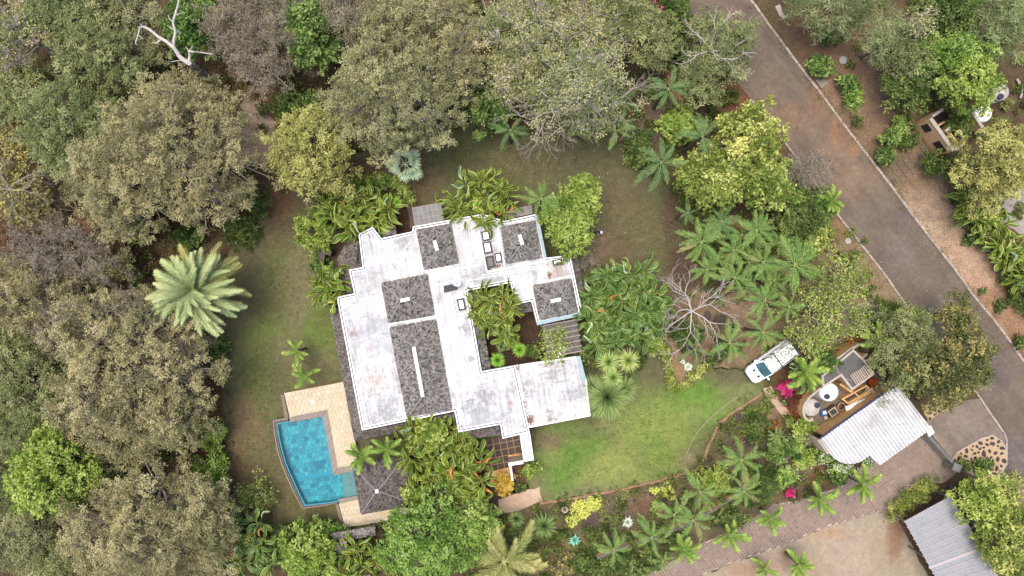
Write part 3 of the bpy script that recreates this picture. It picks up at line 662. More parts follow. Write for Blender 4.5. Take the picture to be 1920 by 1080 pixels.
# ================================================================ HOUSE
TH = R(11.0)
def mat_roofwhite():
    m, nt, b = nodes('white_roof_membrane'); b.inputs['Roughness'].default_value = .7
    pos = geo_pos(nt); mp = nt.nodes.new('ShaderNodeMapping'); mp.inputs['Rotation'].default_value = (0, 0, -TH); nt.links.new(pos, mp.inputs[0])
    v = mp.outputs[0]
    n1 = noise(nt, .32, 7, .74, v); n2 = noise(nt, 2.4, 6, .75, v); n3 = noise(nt, .9, 4, .6, v)
    mp2 = nt.nodes.new('ShaderNodeMapping'); mp2.inputs['Scale'].default_value = (4.5, .3, 1); nt.links.new(v, mp2.inputs[0]); n4 = noise(nt, 1.0, 5, .7, mp2.outputs[0])
    col = ramp(nt, n1.outputs['Fac'], [(.30, (.22, .223, .228)), (.42, (.35, .352, .356)), (.55, (.485, .48, .47))])
    a = ramp(nt, n2.outputs['Fac'], [(.32, (.62, .62, .63)), (.42, (.95, .95, .96)), (.6, (1.08, 1.08, 1.08))]); col = mixc(nt, 1, col, a, 'MULTIPLY')
    c = ramp(nt, n4.outputs['Fac'], [(.36, (.72, .70, .69)), (.5, (1.02, 1.02, 1.02))]); col = mixc(nt, 1, col, c, 'MULTIPLY')
    f = ramp(nt, n3.outputs['Fac'], [(.6, (0, 0, 0)), (.76, (.55, .55, .55))]); col = mixc(nt, f, col, (.34, .28, .23))
    for sx, sy, sr, sc, st in ((702, 716, 30, (.30, .24, .19), .75), (722, 772, 44, (.20, .205, .22), .8), (908, 742, 30, (.19, .19, .20), .8), (884, 764, 22, (.20, .20, .21), .7), (956, 756, 14, (.24, .20, .17), .8), (1034, 700, 36, (.22, .20, .19), .8), (1034, 782, 22, (.18, .16, .15), .9),
                           (1072, 742, 24, (.19, .19, .20), .7), (752, 452, 24, (.22, .22, .22), .7), (660, 622, 12, (.22, .17, .14), .8), (700, 610, 30, (.26, .26, .28), .6), (930, 528, 44, (.24, .24, .24), .7), (1046, 508, 26, (.28, .23, .18), .8), (884, 618, 22, (.2, .2, .21), .7), (884, 672, 20, (.2, .2, .21), .8), (720, 650, 34, (.3, .31, .34), .6),
                           (848, 480, 26, (.26, .25, .24), .6), (922, 470, 24, (.24, .22, .2), .6), (700, 530, 30, (.27, .27, .27), .6), (1010, 735, 40, (.24, .24, .24), .5), (900, 790, 30, (.27, .27, .28), .6), (974, 730, 16, (.2, .19, .18), .7)):
        vm = nt.nodes.new('ShaderNodeVectorMath'); vm.operation = 'DISTANCE'; nt.links.new(pos, vm.inputs[0]); vm.inputs[1].default_value = W3(sx, sy, 3.6); mm = nt.nodes.new('ShaderNodeMath'); mm.operation = 'MULTIPLY_ADD'
        nt.links.new(n2.outputs['Fac'], mm.inputs[0]); mm.inputs[1].default_value = 3.4 * sr / 20; nt.links.new(vm.outputs['Value'], mm.inputs[2])
        mr = nt.nodes.new('ShaderNodeMapRange'); mr.inputs['From Min'].default_value = sr / 20 * 1.75; mr.inputs['From Max'].default_value = sr / 20 * 2.6; mr.inputs['To Min'].default_value = st; mr.inputs['To Max'].default_value = 0; nt.links.new(mm.outputs[0], mr.inputs['Value'])
        col = mixc(nt, mr.outputs[0], col, sc)
    # membrane lap joints every metre
    w = nt.nodes.new('ShaderNodeTexBrick'); w.inputs['Scale'].default_value = 1.0; w.inputs['Mortar Size'].default_value = .022; w.inputs['Brick Width'].default_value = 3.6; w.inputs['Row Height'].default_value = 1.05
    w.inputs['Color1'].default_value = (1, 1, 1, 1); w.inputs['Color2'].default_value = (.9, .905, .91, 1); w.inputs['Mortar'].default_value = (.48, .48, .5, 1); w.inputs['Mortar Smooth'].default_value = .5
    mp3 = nt.nodes.new('ShaderNodeMapping'); nt.links.new(v, mp3.inputs[0]); mp3.inputs['Rotation'].default_value = (0, 0, R(90)); nt.links.new(mp3.outputs[0], w.inputs['Vector'])
    col = mixc(nt, .8, col, w.outputs['Color'], 'MULTIPLY')
    nt.links.new(col, b.inputs['Base Color']); bump(nt, b, n2.outputs['Fac'], .5, .015); return m
M['roofw'] = mat_roofwhite()
M['trimw'] = mat_simple('white_parapet_paint', (.62, .62, .63), .6, .08, 3)
M['gutter'] = mat_simple('blue_grey_gutter', C(112, 118, 136), .6, .2, 4)
M['fasciab'] = mat_simple('pale_blue_fascia', C(178, 200, 206), .6, .1, 3)
M['wall'] = mat_simple('cream_render', C(206, 192, 168, 1.3), .85, .1, 2)
M['tanwall'] = mat_simple('tan_render', C(206, 166, 112, 1.15), .85, .12, 2.5)
M['shingle'] = mat_simple('weathered_wood_shingle', C(146, 141, 135, 2.1), .9, .16, 1.2, tint=.72)
M['shingle_dark'] = mat_simple('dark_wood_shingle', C(126, 118, 112, 2.1), .9, .16, 1.2, tint=.66)
M['ridge'] = mat_simple('pale_ridge_cap', C(164, 158, 156), .85, .15, 3)
M['skyframe'] = mat_simple('skylight_frame', C(74, 72, 76), .6, .15, 4)
M['skyglass'] = mat_simple('frosted_skylight_dome', (.72, .73, .74), .35, .06, 3, spec=.5)
ZR = 3.6
roof_px = [(672.7, 438.9), (699, 425.8), (715.6, 447), (773.3, 434), (774.4, 424.6), (846, 412), (905, 401), (946, 414.5), (1004.4, 401.5), (1020.5, 484), (1069, 477.8), (1092, 588.9), (1088, 591.5), (1006.9, 608.6),
    (996, 565), (965.6, 571), (957, 530.5), (877, 545), (903.3, 696), (966, 685), (991, 801), (993, 810), (942.2, 822.2), (937.8, 796), (860, 810), (852.2, 771), (679, 806.7), (632, 557), (664.5, 550), (654.6, 506), (680, 501)]
rp = PP(roof_px, ZR)
if area2(rp) < 0: rp = rp[::-1]
hx, hy = Wp(860, 600)
house = empty('house', (hx, hy, 0), label='large single-storey villa with stained white flat roofs and grey hipped shingle roofs', cat='house'); bpy.context.view_layer.update()
HI = house.matrix_world.inverted()
def hp(o): o.parent = house; o.matrix_parent_inverse = HI; return o
mb = MB(); mb.prism(offset_poly(rp, .26), ZR - .3, ZR); hp(mb.build('flat_roof', M['roofw']))
mb = MB(); ring(mb, rp, 0, .11, ZR - .4, ZR + .1); ring(mb, rp, .2, .3, ZR - .35, ZR + .085); hp(mb.build('parapet', M['trimw']))
mb = MB(); ring(mb, rp, .112, .198, ZR - .38, ZR + .0); hp(mb.build('gutter', M['gutter']))
mb = MB(); ring(mb, rp, .45, .65, 0, ZR - .31); hp(mb.build('wall', M['wall']))
# low wing roofs
se = PP([(966.5, 684.6), (1080, 668), (1100, 712), (1107, 780), (992, 802)], 3.3)
mb = MB(); mb.prism(offset_poly(se, .18), 3.0, 3.3); hp(mb.build('flat_roof', M['roofw']))
mb = MB(); ring(mb, se, 0, .17, 2.95, 3.4); hp(mb.build('parapet', M['trimw'], label='low white parapet edge of the east wing'))
mb = MB(); ring(mb, se, .4, .6, 0, 3.0); hp(mb.build('wall', M['wall']))
fb = MB(); fb.prism(PP([(1080, 668.5), (1088, 667), (1099, 711), (1099.5, 714), (1091, 716)], 3.45), 3.35, 3.45); fb.prism(PP([(1006, 603), (1089, 585), (1090, 592), (1007, 610)], 3.74), 3.7, 3.74)
fb.prism(PP([(1003, 404), (1009, 403), (1025, 483), (1019.5, 484)], 3.75), 3.5, 3.74); hp(fb.build('fascia', M['fasciab'], label='pale blue painted fascia strip'))
arm = PP([(974.4, 815.6), (993.3, 808.9), (1001.1, 862.2), (982, 865.6)], 3.1)
mb = MB(); mb.prism(offset_poly(arm, .13), 2.9, 3.1); hp(mb.build('flat_roof', M['roofw'])); mb = MB(); ring(mb, arm, 0, .12, 2.85, 3.2); hp(mb.build('parapet', M['trimw']))
mb = MB(); ring(mb, arm, .1, .25, 0, 2.88); hp(mb.build('wall', M['wall'])); mb = MB(); mb.bar(Wp(954, 870, 2.6), Wp(980, 866, 2.6), .22, 0, 2.6); hp(mb.build('wall', M['wall'], label='cream entrance wall'))
mb = MB(); mb.bar(Wp(953, 871, 2.75), Wp(981, 866.5, 2.75), .3, 2.61, 2.75); hp(mb.build('wall_cap', M['trimw']))
mb = MB(); mb.bar(Wp(957, 868, 1.2), Wp(961, 896, 1.2), .18, 0, 2.2); hp(mb.build('wall_cap', M['trimw'], label='narrow white gate pier'))
# raised upstands and laps on the flat roof
mb = MB()
for a, b, w, h in [((898, 433), (913, 509), .12, .22), ((933, 424), (946.7, 503), .14, .22), ((912, 510), (1019, 490), .16, .12), ((904, 516), (1024, 497), .07, .05), ((803, 514), (898, 497), .2, .06), ((1020, 484), (1026, 527), .12, .12), ((1026, 527), (1074, 517), .12, .12),
                   ((873, 527), (1026, 500), .06, .05), ((960, 531), (1000, 523), .1, .1), ((730, 607.5), (817, 593), .1, .05), ((852, 560), (877, 556), .12, .12), ((848, 558), (854, 590), .1, .14), ((854, 590), (880, 586), .1, .14), ((940, 500), (949, 530), .06, .05)]:
    mb.bar(Wp(*a, ZR + h), Wp(*b, ZR + h), w, ZR + .003, ZR + h)
hp(mb.build('upstand', M['trimw']))
# skylights
for k, (c, w, l, dome, rz) in enumerate([((911, 442), .72, .85, 1, 0), ((914, 464), .72, 1.0, 1, 0), ((919, 491), .72, 1.05, 0, 0), ((934.5, 483), .62, .85, 1, 0), ((1045.5, 491.5), .86, .5, 1, 0), ((865, 571), .62, 1.02, 1, 0)]):
    x, y = Wp(*c, ZR + .25); fm = MB()
    ca_, sa_ = math.cos(TH), math.sin(TH)
    def rot(u, v): return (x + u * ca_ - v * sa_, y + u * sa_ + v * ca_)
    for u, v, sx, sy in ((0, l / 2 - .06, w, .12), (0, -l / 2 + .06, w, .12), (w / 2 - .06, 0, .12, l - .244), (-w / 2 + .06, 0, .12, l - .244)): fm.box(rot(u, v), sx, sy, ZR + .004, ZR + .26, TH)
    f = hp(fm.build('skylight', M['skyframe'])); 
    g = MB(); g.box((x, y), w - .26, l - .26, ZR + .006, ZR + (.24 if dome else .1), TH); g = g.build('glass', M['skyglass'] if dome else mat_simple('dirty_glass', C(126, 124, 116), .5, .2, 5)); g.parent = f
mb = MB(); mb.prism(PP([(832, 536), (856, 531), (858, 543), (833, 549)], ZR + .1), ZR + .004, ZR + .12); hp(mb.build('roof_recess', M['skyframe'], label='dark slab standing in for a rectangular recess in the roof'))  # raised dark slab paints the darkness of a roof recess

# ---- shingled slopes
def shingle_slope(A, pts, row=.2, w=.14, seed=0, lift=.03):
    """pts: planar 3-D polygon (first two = eave). Adds real shingles to list A (V,F,T)"""
    rng = random.Random(seed); a, b = Vector(pts[0]), Vector(pts[1]); ex = (b - a).normalized()
    n = (b - a).cross(Vector(pts[-1]) - a).normalized()
    if n.z < 0: n = -n
    ey = n.cross(ex).normalized()
    if ey.z < 0: ey = -ey
    Q = [((Vector(p) - a).dot(ex), (Vector(p) - a).dot(ey)) for p in pts]; top = max(q[1] for q in Q); y = 0.0; r = 0
    while y < top - .03:
        ym = min(y + row * .5, top - .01); xs = []
        for i in range(len(Q)):
            (x1, y1), (x2, y2) = Q[i - 1], Q[i]
            if (y1 > ym) != (y2 > ym): xs.append(x1 + (x2 - x1) * (ym - y1) / (y2 - y1))
        xs.sort()
        for k in range(0, len(xs) - 1, 2):
            x = xs[k] - (r % 2) * w * .5
            while x < xs[k + 1]:
                ww = w * rng.uniform(.75, 1.25); x0 = max(x, xs[k]); x1 = min(x + ww - .012, xs[k + 1])
                if x1 - x0 > .03:
                    l0 = lift + rng.uniform(0, .025); yb = y - rng.uniform(0, .04); yt = min(y + row * 1.05, top)
                    f = lambda u, v, h: a + ex * u + ey * v + n * h
                    i0 = len(A[0]); A[0].extend([f(x0, yb, l0), f(x1, yb, l0), f(x1, yt, .006), f(x0, yt, .006), f(x0, yb, 0), f(x1, yb, 0)])
                    A[1].append((i0, i0 + 1, i0 + 2, i0 + 3)); A[1].append((i0 + 4, i0 + 5, i0 + 1, i0)); A[2].extend([min(1, max(0, rng.gauss(.5, .27)))] * 6)
                x += ww
        y += row; r += 1
def shingle_obj(A, name, mat, parent, **kw):
    me = mesh_np(name, np.array([tuple(v) for v in A[0]]), np.array(A[1]), mat, {'tint': np.array(A[2])}); o = link(name, me, None, kind='stuff', **kw); o.parent = parent; o.matrix_parent_inverse = HI; return o
def hip_roof(cpx, r0, r1, zb, zp, mat='shingle', seed=0, cap_w=.3, own=None, square=False):
    c = [W3(x, y, zb) for x, y in cpx]; p0, p1 = W3(*r0, zp), W3(*r1, zp)
    if area2(c) < 0: c = c[::-1]
    # each slope: eave edge i..i+1; ridge ends assigned by nearness to the short sides
    par = own or house; V = c + [p0, p1]
    # decide which edges hold the ridge ends
    mids = [(c[i] + c[(i + 1) % 4]) / 2 for i in range(4)]
    e0 = min(range(4), key=lambda i: (mids[i] - p0).length - (mids[i] - p1).length * 1.0)
    ends = {e0: 4, (e0 + 2) % 4: 5}; faces = []; A = ([], [], [])
    for i in range(4):
        j = (i + 1) % 4
        if i in ends: f = (i, j, ends[i])
        else:
            nxt = ends[(i + 1) % 4]; prv = ends[(i - 1) % 4]; f = (i, j, nxt, prv)
        faces.append(f); shingle_slope(A, [V[k] for k in f], seed=seed * 7 + i)
    base = mesh_py('hip_roof', V + [Vector((v.x, v.y, zb - .12)) for v in c], faces + [(i, 6 + i, 6 + (i + 1) % 4, (i + 1) % 4) for i in range(4)], M[mat])
    o = link('hip_roof', base, None); o.parent = par; o.matrix_parent_inverse = par.matrix_world.inverted()
    s = shingle_obj(A, 'shingle', M[mat], o); s.matrix_parent_inverse = par.matrix_world.inverted() if False else o.matrix_world.inverted()
    s.parent = o; s.matrix_parent_inverse = Matrix.Identity(4); o_m = par.matrix_world.inverted()
    for i in range(4):
        e = ends[i] if i in ends else ends[(i - 1) % 4]
        cm = MB(); cm.beam(c[i] + Vector((0, 0, .05)), V[e] + Vector((0, 0, .06)), .09, .05); cm.build('hip_cap', M['ridge'], o)
    rm = MB(); d = (p1 - p0); u = Vector((0, 0, .1))
    rm.beam(p0 + u - d.normalized() * .08, p1 + u + d.normalized() * .08, cap_w, .16); rm.build('ridge_cap', M['trimw'], o)
    return o
hip_roof([(781, 431), (845, 419), (860, 493.3), (795.6, 505.6)], (815, 453), (819.5, 468), ZR + .05, ZR + 1.25, seed=1)
hip_roof([(938.9, 426), (1003, 413.5), (1015.6, 483.3), (950, 494.4)], (974.5, 442), (979, 457), ZR + .05, ZR + 1.25, seed=2)
hip_roof([(715, 530.7), (801, 513.8), (815, 590.4), (729, 605.6)], (752.5, 563.5), (766.5, 560.5), ZR + .05, ZR + 1.35, seed=3)
hip_roof([(730.7, 614.4), (817.3, 598.9), (847.8, 767.8), (763.3, 783.3)], (776, 652), (792.5, 742), ZR + .05, ZR + 1.4, seed=4)
hip_roof([(998.9, 535.6), (1072.5, 522.8), (1084, 586), (1012, 600.5)], (1034.5, 564.5), (1049.5, 561.5), ZR + .05, ZR + 1.3, seed=5)

# ---- eave skirts
def skirt(name, inner, outer, zi, zo, mat='shingle_dark', seed=0, thick=.1, parent=None):
    """one sloping eave roof: inner and outer edges as pixel polylines of equal length"""
    A = ([], [], []); mb = MB()
    for i in range(len(inner) - 1):
        a, b = W3(*outer[i], zo), W3(*outer[i + 1], zo); c, d = W3(*inner[i + 1], zi), W3(*inner[i], zi)
        if (b - a).cross(d - a).z < 0: q = [b, a, d, c]
        else: q = [a, b, c, d]
        shingle_slope(A, q, row=.2, w=.13, seed=seed + i)
        lo = [Vector((v.x, v.y, v.z - thick)) for v in q]
        mb.add(q + lo, [(0, 1, 2, 3), (7, 6, 5, 4), (0, 4, 5, 1), (1, 5, 6, 2), (3, 7, 4, 0), (2, 6, 7, 3)])
    o = mb.build('eave_roof', M[mat]); (hp(o) if parent is None else None)
    s = shingle_obj(A, 'shingle', M[mat], o); s.matrix_parent_inverse = Matrix.Identity(4)
    return o
skirt('e', [(634, 566), (679, 809), (852, 774)], [(616.7, 570), (665, 826), (852, 789)], 3.15, 2.6, seed=11)
skirt('e', [(853, 776), (860, 812), (936, 798)], [(851, 789), (851, 826), (939, 815)], 3.1, 2.6, seed=21)
skirt('e', [(879, 548), (904, 694)], [(894, 545), (919, 691)], 3.2, 2.7, mat='shingle', seed=31)
skirt('e', [(961, 573), (996, 567)], [(964, 589), (999, 583)], 3.1, 2.7, seed=33)
skirt('e', [(655, 507), (678, 501), (672, 452)], [(637, 512), (633, 484), (652, 452)], 3.2, 2.6, seed=35)
skirt('e', [(663, 548), (655, 508)], [(645, 553), (637, 512)], 3.2, 2.7, seed=37)
skirt('e', [(744, 443), (717, 448)], [(741, 427), (728, 414)], 3.2, 2.8, mat='shingle', seed=39)
skirt('e', [(1022, 486), (1024, 487)], [(1022, 486), (1026, 487)], 3.1, 3.0, seed=40)
skirt('e', [(1070, 482), (1092, 588)], [(1082, 480), (1104, 586)], 3.1, 2.7, seed=41)
# curved dark stone garden walls by the north-west court
M['stonewall'] = mat_simple('dark_lava_masonry', C(110, 100, 94), .95, .35, 7)
for L, w, lab in (([(597, 478), (612, 472), (622, 476)], .5, 'dark stone wall stub beside the four-lobed green bush'), ([(754, 376), (765, 382), (772, 400), (774, 428)], .5, 'low dark stone wall curving up to the north lattice roof'), ([(600, 505), (604, 486), (606, 475)], .45, 'short dark stone wall end beside the west plants')):
    mb = MB()
    mb2 = [Wp(x, y, 1.0) for x, y in L]
    for i in range(len(mb2) - 1): mb.bar(mb2[i], mb2[i + 1], w, 0, 1.1 + .01 * i)
    mb.build('garden_wall', M['stonewall'], None, label=lab, cat='wall')
# lattice roof on the north side
M['lattice'] = mat_simple('grey_lattice_wood', C(150, 146, 142), .85, .15, 3)
M['latticep'] = mat_simple('pinkish_batten', C(190, 170, 162), .85, .1, 3)
M['latticeg'] = mat_simple('grey_sheet', C(142, 146, 144), .7, .22, 2)
def lattice(quad, z, nx, ny, name, label, mats=('latticeg', 'latticep'), solid=True, bars=.05, posts=True):
    q = [W3(x, y, z) for x, y in quad]; root = empty(name, (q[0].x, q[0].y, 0), label=label, cat='pergola' if 'pergola' in name else 'lattice roof')
    bpy.context.view_layer.update(); inv = root.matrix_world.inverted()
    P = lambda u, v: (q[0] * (1 - u) + q[1] * u) * (1 - v) + (q[3] * (1 - u) + q[2] * u) * v
    if solid:
        mb = MB(); mb.prism([(p.x, p.y) for p in q], z - .06, z - .02); o = mb.build('roof_sheet', M[mats[0]], root); o.matrix_parent_inverse = inv
    for i in range(nx + 1):
        mb = MB(); mb.beam(P(i / nx, 0), P(i / nx, 1), bars, .02); o = mb.build('batten', M[mats[1]], root); o.matrix_parent_inverse = inv
    for j in range(ny + 1):
        mb = MB(); mb.beam(P(0, j / ny) + Vector((0, 0, .02)), P(1, j / ny) + Vector((0, 0, .02)), bars, .02); o = mb.build('batten', M[mats[1]], root); o.matrix_parent_inverse = inv
    if posts:
        for u, v in ((.04, .06), (.96, .06), (.04, .94), (.96, .94)):
            p = P(u, v); mb = MB(); mb.box((p.x, p.y), .12, .12, 0, z - .1); o = mb.build('post', M['lattice'], root); o.matrix_parent_inverse = inv
    return root
lattice([(773, 390), (826, 380), (832, 413), (778, 422)], 3.0, 6, 3, 'lattice_roof', 'small grey lattice roof over the north door beside the stone wall')
lattice([(945, 396), (996, 385), (998, 400), (950, 410)], 3.0, 5, 2, 'lattice_roof', 'narrow grey lattice strip between the big-leaved plants and the round tree')
# courtyard pergola: six beams with fine slats between
q = [W3(x, y, 3.0) for x, y in ((1018, 611), (1082, 599), (1091, 658), (1027, 670))]
root = empty('pergola', (q[3].x, q[3].y, 0), label='weathered grey pergola with cross beams and fine slats beside the courtyard', cat='pergola'); bpy.context.view_layer.update(); inv = root.matrix_world.inverted()
P_ = lambda u, v: (q[0] * (1 - u) + q[1] * u) * (1 - v) + (q[3] * (1 - u) + q[2] * u) * v
for j in range(7):
    mb = MB(); mb.beam(P_(-.02, j / 6), P_(1.02, j / 6), .09, .14); o = mb.build('beam', M['latticep'], root); o.matrix_parent_inverse = inv
mb = MB()
for i in range(40):
    for j in range(6):
        a, b = P_((i + .2) / 40, j / 6 + .02), P_((i + .2) / 40, (j + 1) / 6 - .02); mb.beam(a - Vector((0, 0, .02)), b - Vector((0, 0, .02)), .04, .07, random.Random(i * 6 + j).random())
o = mb.build('slat', M['lattice'], root, kind='stuff'); o.matrix_parent_inverse = inv
for u, v in ((.03, .03), (.97, .03), (.03, .97), (.97, .97)):
    p = P_(u, v); mb = MB(); mb.box((p.x, p.y), .14, .14, 0, 2.84); o = mb.build('post', M['lattice'], root); o.matrix_parent_inverse = inv
mb = MB(); mb.prism([(p.x, p.y) for p in q], .031, .05); mb.build('courtyard_floor', mat_simple('courtyard_slab', C(112, 104, 96), .9, .2, 3), None, kind='structure')

# satellite dish
c = W3(855, 532, ZR + .5); root = empty('satellite_dish', (c.x, c.y, ZR), label='white satellite dish standing on the flat roof beside the dark recess slab', cat='satellite dish')
bm = bmesh.new(); k = 20
vs = [[bm.verts.new((r * math.cos(a), r * math.sin(a), r * r * .45)) for a in [2 * math.pi * j / k for j in range(k)]] for r in (.12, .28, .42)]
for a, b in zip(vs, vs[1:]):
    for j in range(k): bm.faces.new((a[j], a[(j + 1) % k], b[(j + 1) % k], b[j]))
bm.faces.new(vs[0]); me = bpy.data.meshes.new('reflector'); bm.to_mesh(me); bm.free(); me.materials.append(M['trimw'])
o = link('reflector', me, root); o.location = (0, 0, .55); o.rotation_euler = (R(-42), R(24), 0)
mb = MB(); mb.tube([(0, 0, 0), (0, 0, .5)], .03); mb.box((0, 0), .4, .4, .004, .05); mb.build('mast', M['gutter'], root)
mb = MB(); mb.tube([(0, -.3, .42), (.12, .1, .95)], .015); mb.box((.12, .12), .1, .1, .9, 1.0); mb.build('feed_arm', M['gutter'], root)
# litter lying on the roof
rng = np.random.default_rng(77)
def litter(name, spots, mat, label, z=0.02, L=.14, seed=1, kind='stuff', cat='leaf litter'):
    rng = np.random.default_rng(seed); pos = []
    for px, py, rx, ry, n in spots:
        a = rng.normal(size=(n, 2)) * .5; x, y = Wp(px, py, z); s = .05
        pos.append(np.stack([x + a[:, 0] * rx * s, y + a[:, 1] * ry * s, np.full(n, z) + rng.random(n) * .02], 1))
    pos = np.concatenate(pos); n = len(pos); d = rng.normal(size=(n, 3)); d[:, 2] *= .15
    nor = np.array([0, 0, 1.0]) + rng.normal(size=(n, 3)) * .25
    return link(name, leaf_mesh(name, pos, d, nor, L * rng.uniform(.5, 1.4, n), L * .6 * rng.uniform(.6, 1.2, n), rng.random(n), M[mat]), None, label=label, cat=cat, kind=kind)
litter('dry_leaves', [(993, 787, 9, 8, 160), (985, 760, 5, 30, 60), (971, 690, 3, 8, 30), (1030, 517, 4, 7, 60), (864, 801, 4, 4, 30), (683, 799, 2, 2, 12), (917, 505, 4, 3, 30), (933, 499, 6, 3, 40)], 'reddry', 'red-brown dry leaves piled along the roof gutters', 3.62 if False else 3.64, .12, 5)

# terrace of dark tiles south of the house
M['dtile'] = mat_simple('dark_slate_tile', C(92, 76, 70), .6, .25, 2.5, objvar=.2)
M['joint'] = mat_simple('sandy_joint', C(184, 152, 120), .9, .12, 3)
tp_ = PP([(898, 826), (972, 812), (980, 866), (958, 880), (905, 884), (890, 850)], 0)
root = empty('terrace', (*Wp(935, 850), 0), kind='structure'); bpy.context.view_layer.update(); local_prism('joint_base', tp_, .035, .06, M['joint'], root)
tl = [(a - root.location.x, b - root.location.y) for a, b in tp_]; cT, sT = math.cos(TH), math.sin(TH)
mb0 = MB(); mb0.box((0, 0), .55, .55, .05, .075); tmesh = None
for i in range(-6, 7):
    for j in range(-6, 7):
        x, y = (i * cT - j * sT) * .62, (i * sT + j * cT) * .62
        if inpoly([x], [y], tl)[0]:
            if tmesh is None: o = mb0.build('tile', M['dtile'], root); tmesh = o.data
            else: o = link('tile', tmesh, root)
            o.location = (x, y, 0); o.rotation_euler = (0, 0, TH)
mb = MB()
mb.prism(PP([(905, 886), (958, 874), (960, 896), (915, 905)], 0), .035, .3); mb.prism(PP([(953, 852), (980, 850), (981, 866), (955, 868)], 0.1), .062, .35)
mb.build('planter_wall', M['tanwall'], None, label='low tan planter block at the edge of the dark tiled terrace', cat='planter')

# ================================================================ POOL
M['creamjoint'] = mat_simple('cream_joint', C(226, 196, 148), .9, .15, 2)
M['coping'] = mat_simple('grey_brown_coping', C(166, 154, 144), .8, .14, 5, objvar=.08)
M['copingd'] = mat_simple('dark_coping', C(124, 116, 110), .8, .2, 6)
def mat_objtile(name, cols):
    m, nt, b = nodes(name); b.inputs['Roughness'].default_value = .5
    oi = nt.nodes.new('ShaderNodeObjectInfo'); col = ramp(nt, oi.outputs['Random'], [(i / (len(cols) - 1), c) for i, c in enumerate(cols)])
    n = noise(nt, 9, 4, .7, geo_pos(nt)); a = ramp(nt, n.outputs['Fac'], [(.3, (.8, .8, .8)), (.7, (1.15, 1.15, 1.15))])
    nt.links.new(mixc(nt, 1, col, a, 'MULTIPLY'), b.inputs['Base Color']); return m
M['pooltile'] = mat_objtile('teal_pool_tile', [(.01, .11, .165), (.025, .18, .23), (.04, .235, .275), (.065, .29, .31), (.03, .20, .245)])
M['poolwall'] = mat_simple('teal_pool_wall', (.02, .2, .26), .5, .2, 4)
M['cream2'] = mat_objtile('cream_stone_tiles', [C(222, 202, 166), C(230, 214, 184), C(234, 222, 198), C(226, 208, 174), C(231, 216, 188)])
def tiles_in(root, polys, s, rz, org, z0, z1, mat, name, gap=.025, stag=.5, cap=300):
    """square tiles clipped to convex polygons (world xy); each tile its own object"""
    ca, sa = math.cos(rz), math.sin(rz); full = None; n = 0
    tf = lambda u, v: (org[0] + u * ca - v * sa, org[1] + u * sa + v * ca)
    inv = lambda x, y: ((x - org[0]) * ca + (y - org[1]) * sa, -(x - org[0]) * sa + (y - org[1]) * ca)
    for poly in polys:
        L = [inv(*p) for p in poly]
        if area2(L) < 0: L = L[::-1]
        us = [p[0] for p in L]; vs = [p[1] for p in L]; rng = random.Random(int(len(us) * 100 + us[0] * 7))
        for j in range(math.floor(min(vs) / s) - 1, math.ceil(max(vs) / s) + 1):
            off = (j % 2) * s * stag
            for i in range(math.floor(min(us) / s) - 2, math.ceil(max(us) / s) + 1):
                u, v = i * s + off, j * s; g = gap / 2
                t = [(u + g, v + g), (u + s - g, v + g), (u + s - g, v + s - g), (u + g, v + s - g)]
                c = clip_convex(t, L)
                if len(c) < 3 or abs(area2(c)) < .15 * s * s: continue
                dz = rng.uniform(-.004, .004); whole = abs(abs(area2(c)) / 2 - (s - gap) ** 2) < 1e-4
                if whole and full is not None: o = link(name, full, root)
                else:
                    mb = MB(); mb.prism([(p[0] - u, p[1] - v) for p in c], z0, z1, bottom=False); o = mb.build(name, mat, root)
                    if whole: full = o.data
                x, y = tf(u, v); o.location = (x - root.location.x, y - root.location.y, dz - root.location.z); o.rotation_euler = (0, 0, rz); n += 1
    return n
DZ = .66
deck = empty('pool_deck', (*Wp(600, 780), 0), kind='structure'); bpy.context.view_layer.update()
dA = PP([(532.8, 737), (645, 716), (650, 745), (640, 762), (613, 767), (544, 782)], DZ)
dB = PP([(613.5, 767), (650, 745), (668, 838), (663, 878), (633, 877)], DZ)
dA2 = PP([(532.8, 737), (648, 715), (653, 759), (613, 768), (543.5, 783)], DZ)
dB2 = PP([(613.3, 768), (653, 759), (668, 838), (668, 876), (633, 878)], DZ)
mb = MB(); mb.prism(dA2, 0, DZ); mb.prism(dB2, 0, DZ); o = mb.build('joint_base', M['creamjoint'], deck); o.matrix_parent_inverse = deck.matrix_world.inverted()
RZ = R(10.5)
tiles_in(deck, [dA2, dB2], .42, RZ, Wp(532.8, 737, DZ), DZ - .02, DZ + .03, M['cream2'], 'tile', .02)
deck2 = empty('pool_deck', (*Wp(670, 970), 0), kind='structure'); bpy.context.view_layer.update()
dC = PP([(635.6, 944.4), (672, 936), (682, 984), (646.7, 988)], DZ); dD = PP([(677, 965), (760, 950), (765, 968), (682, 984)], DZ)
mb = MB(); mb.prism(dC, 0, DZ); mb.prism(dD, 0, DZ); o = mb.build('joint_base', M['creamjoint'], deck2); o.matrix_parent_inverse = deck2.matrix_world.inverted()
tiles_in(deck2, [dC, dD], .42, RZ, Wp(635.6, 944, DZ), DZ - .02, DZ + .03, M['cream2'], 'tile', .02)
# shower drain
mb = MB(); c = Wp(587, 754, DZ); mb.box(c, .42, .42, DZ + .03, DZ + .05, RZ); mb.lathe(c, [(.1, DZ + .05), (.1, DZ + .07), (.04, DZ + .075), (.001, DZ + .07)], 12)
mb.build('drain_cover', mat_simple('steel_cover', C(186, 188, 184), .4, .1, 8, metal=.3), None, label='small grey square drain set in the cream pool deck', cat='drain cover')
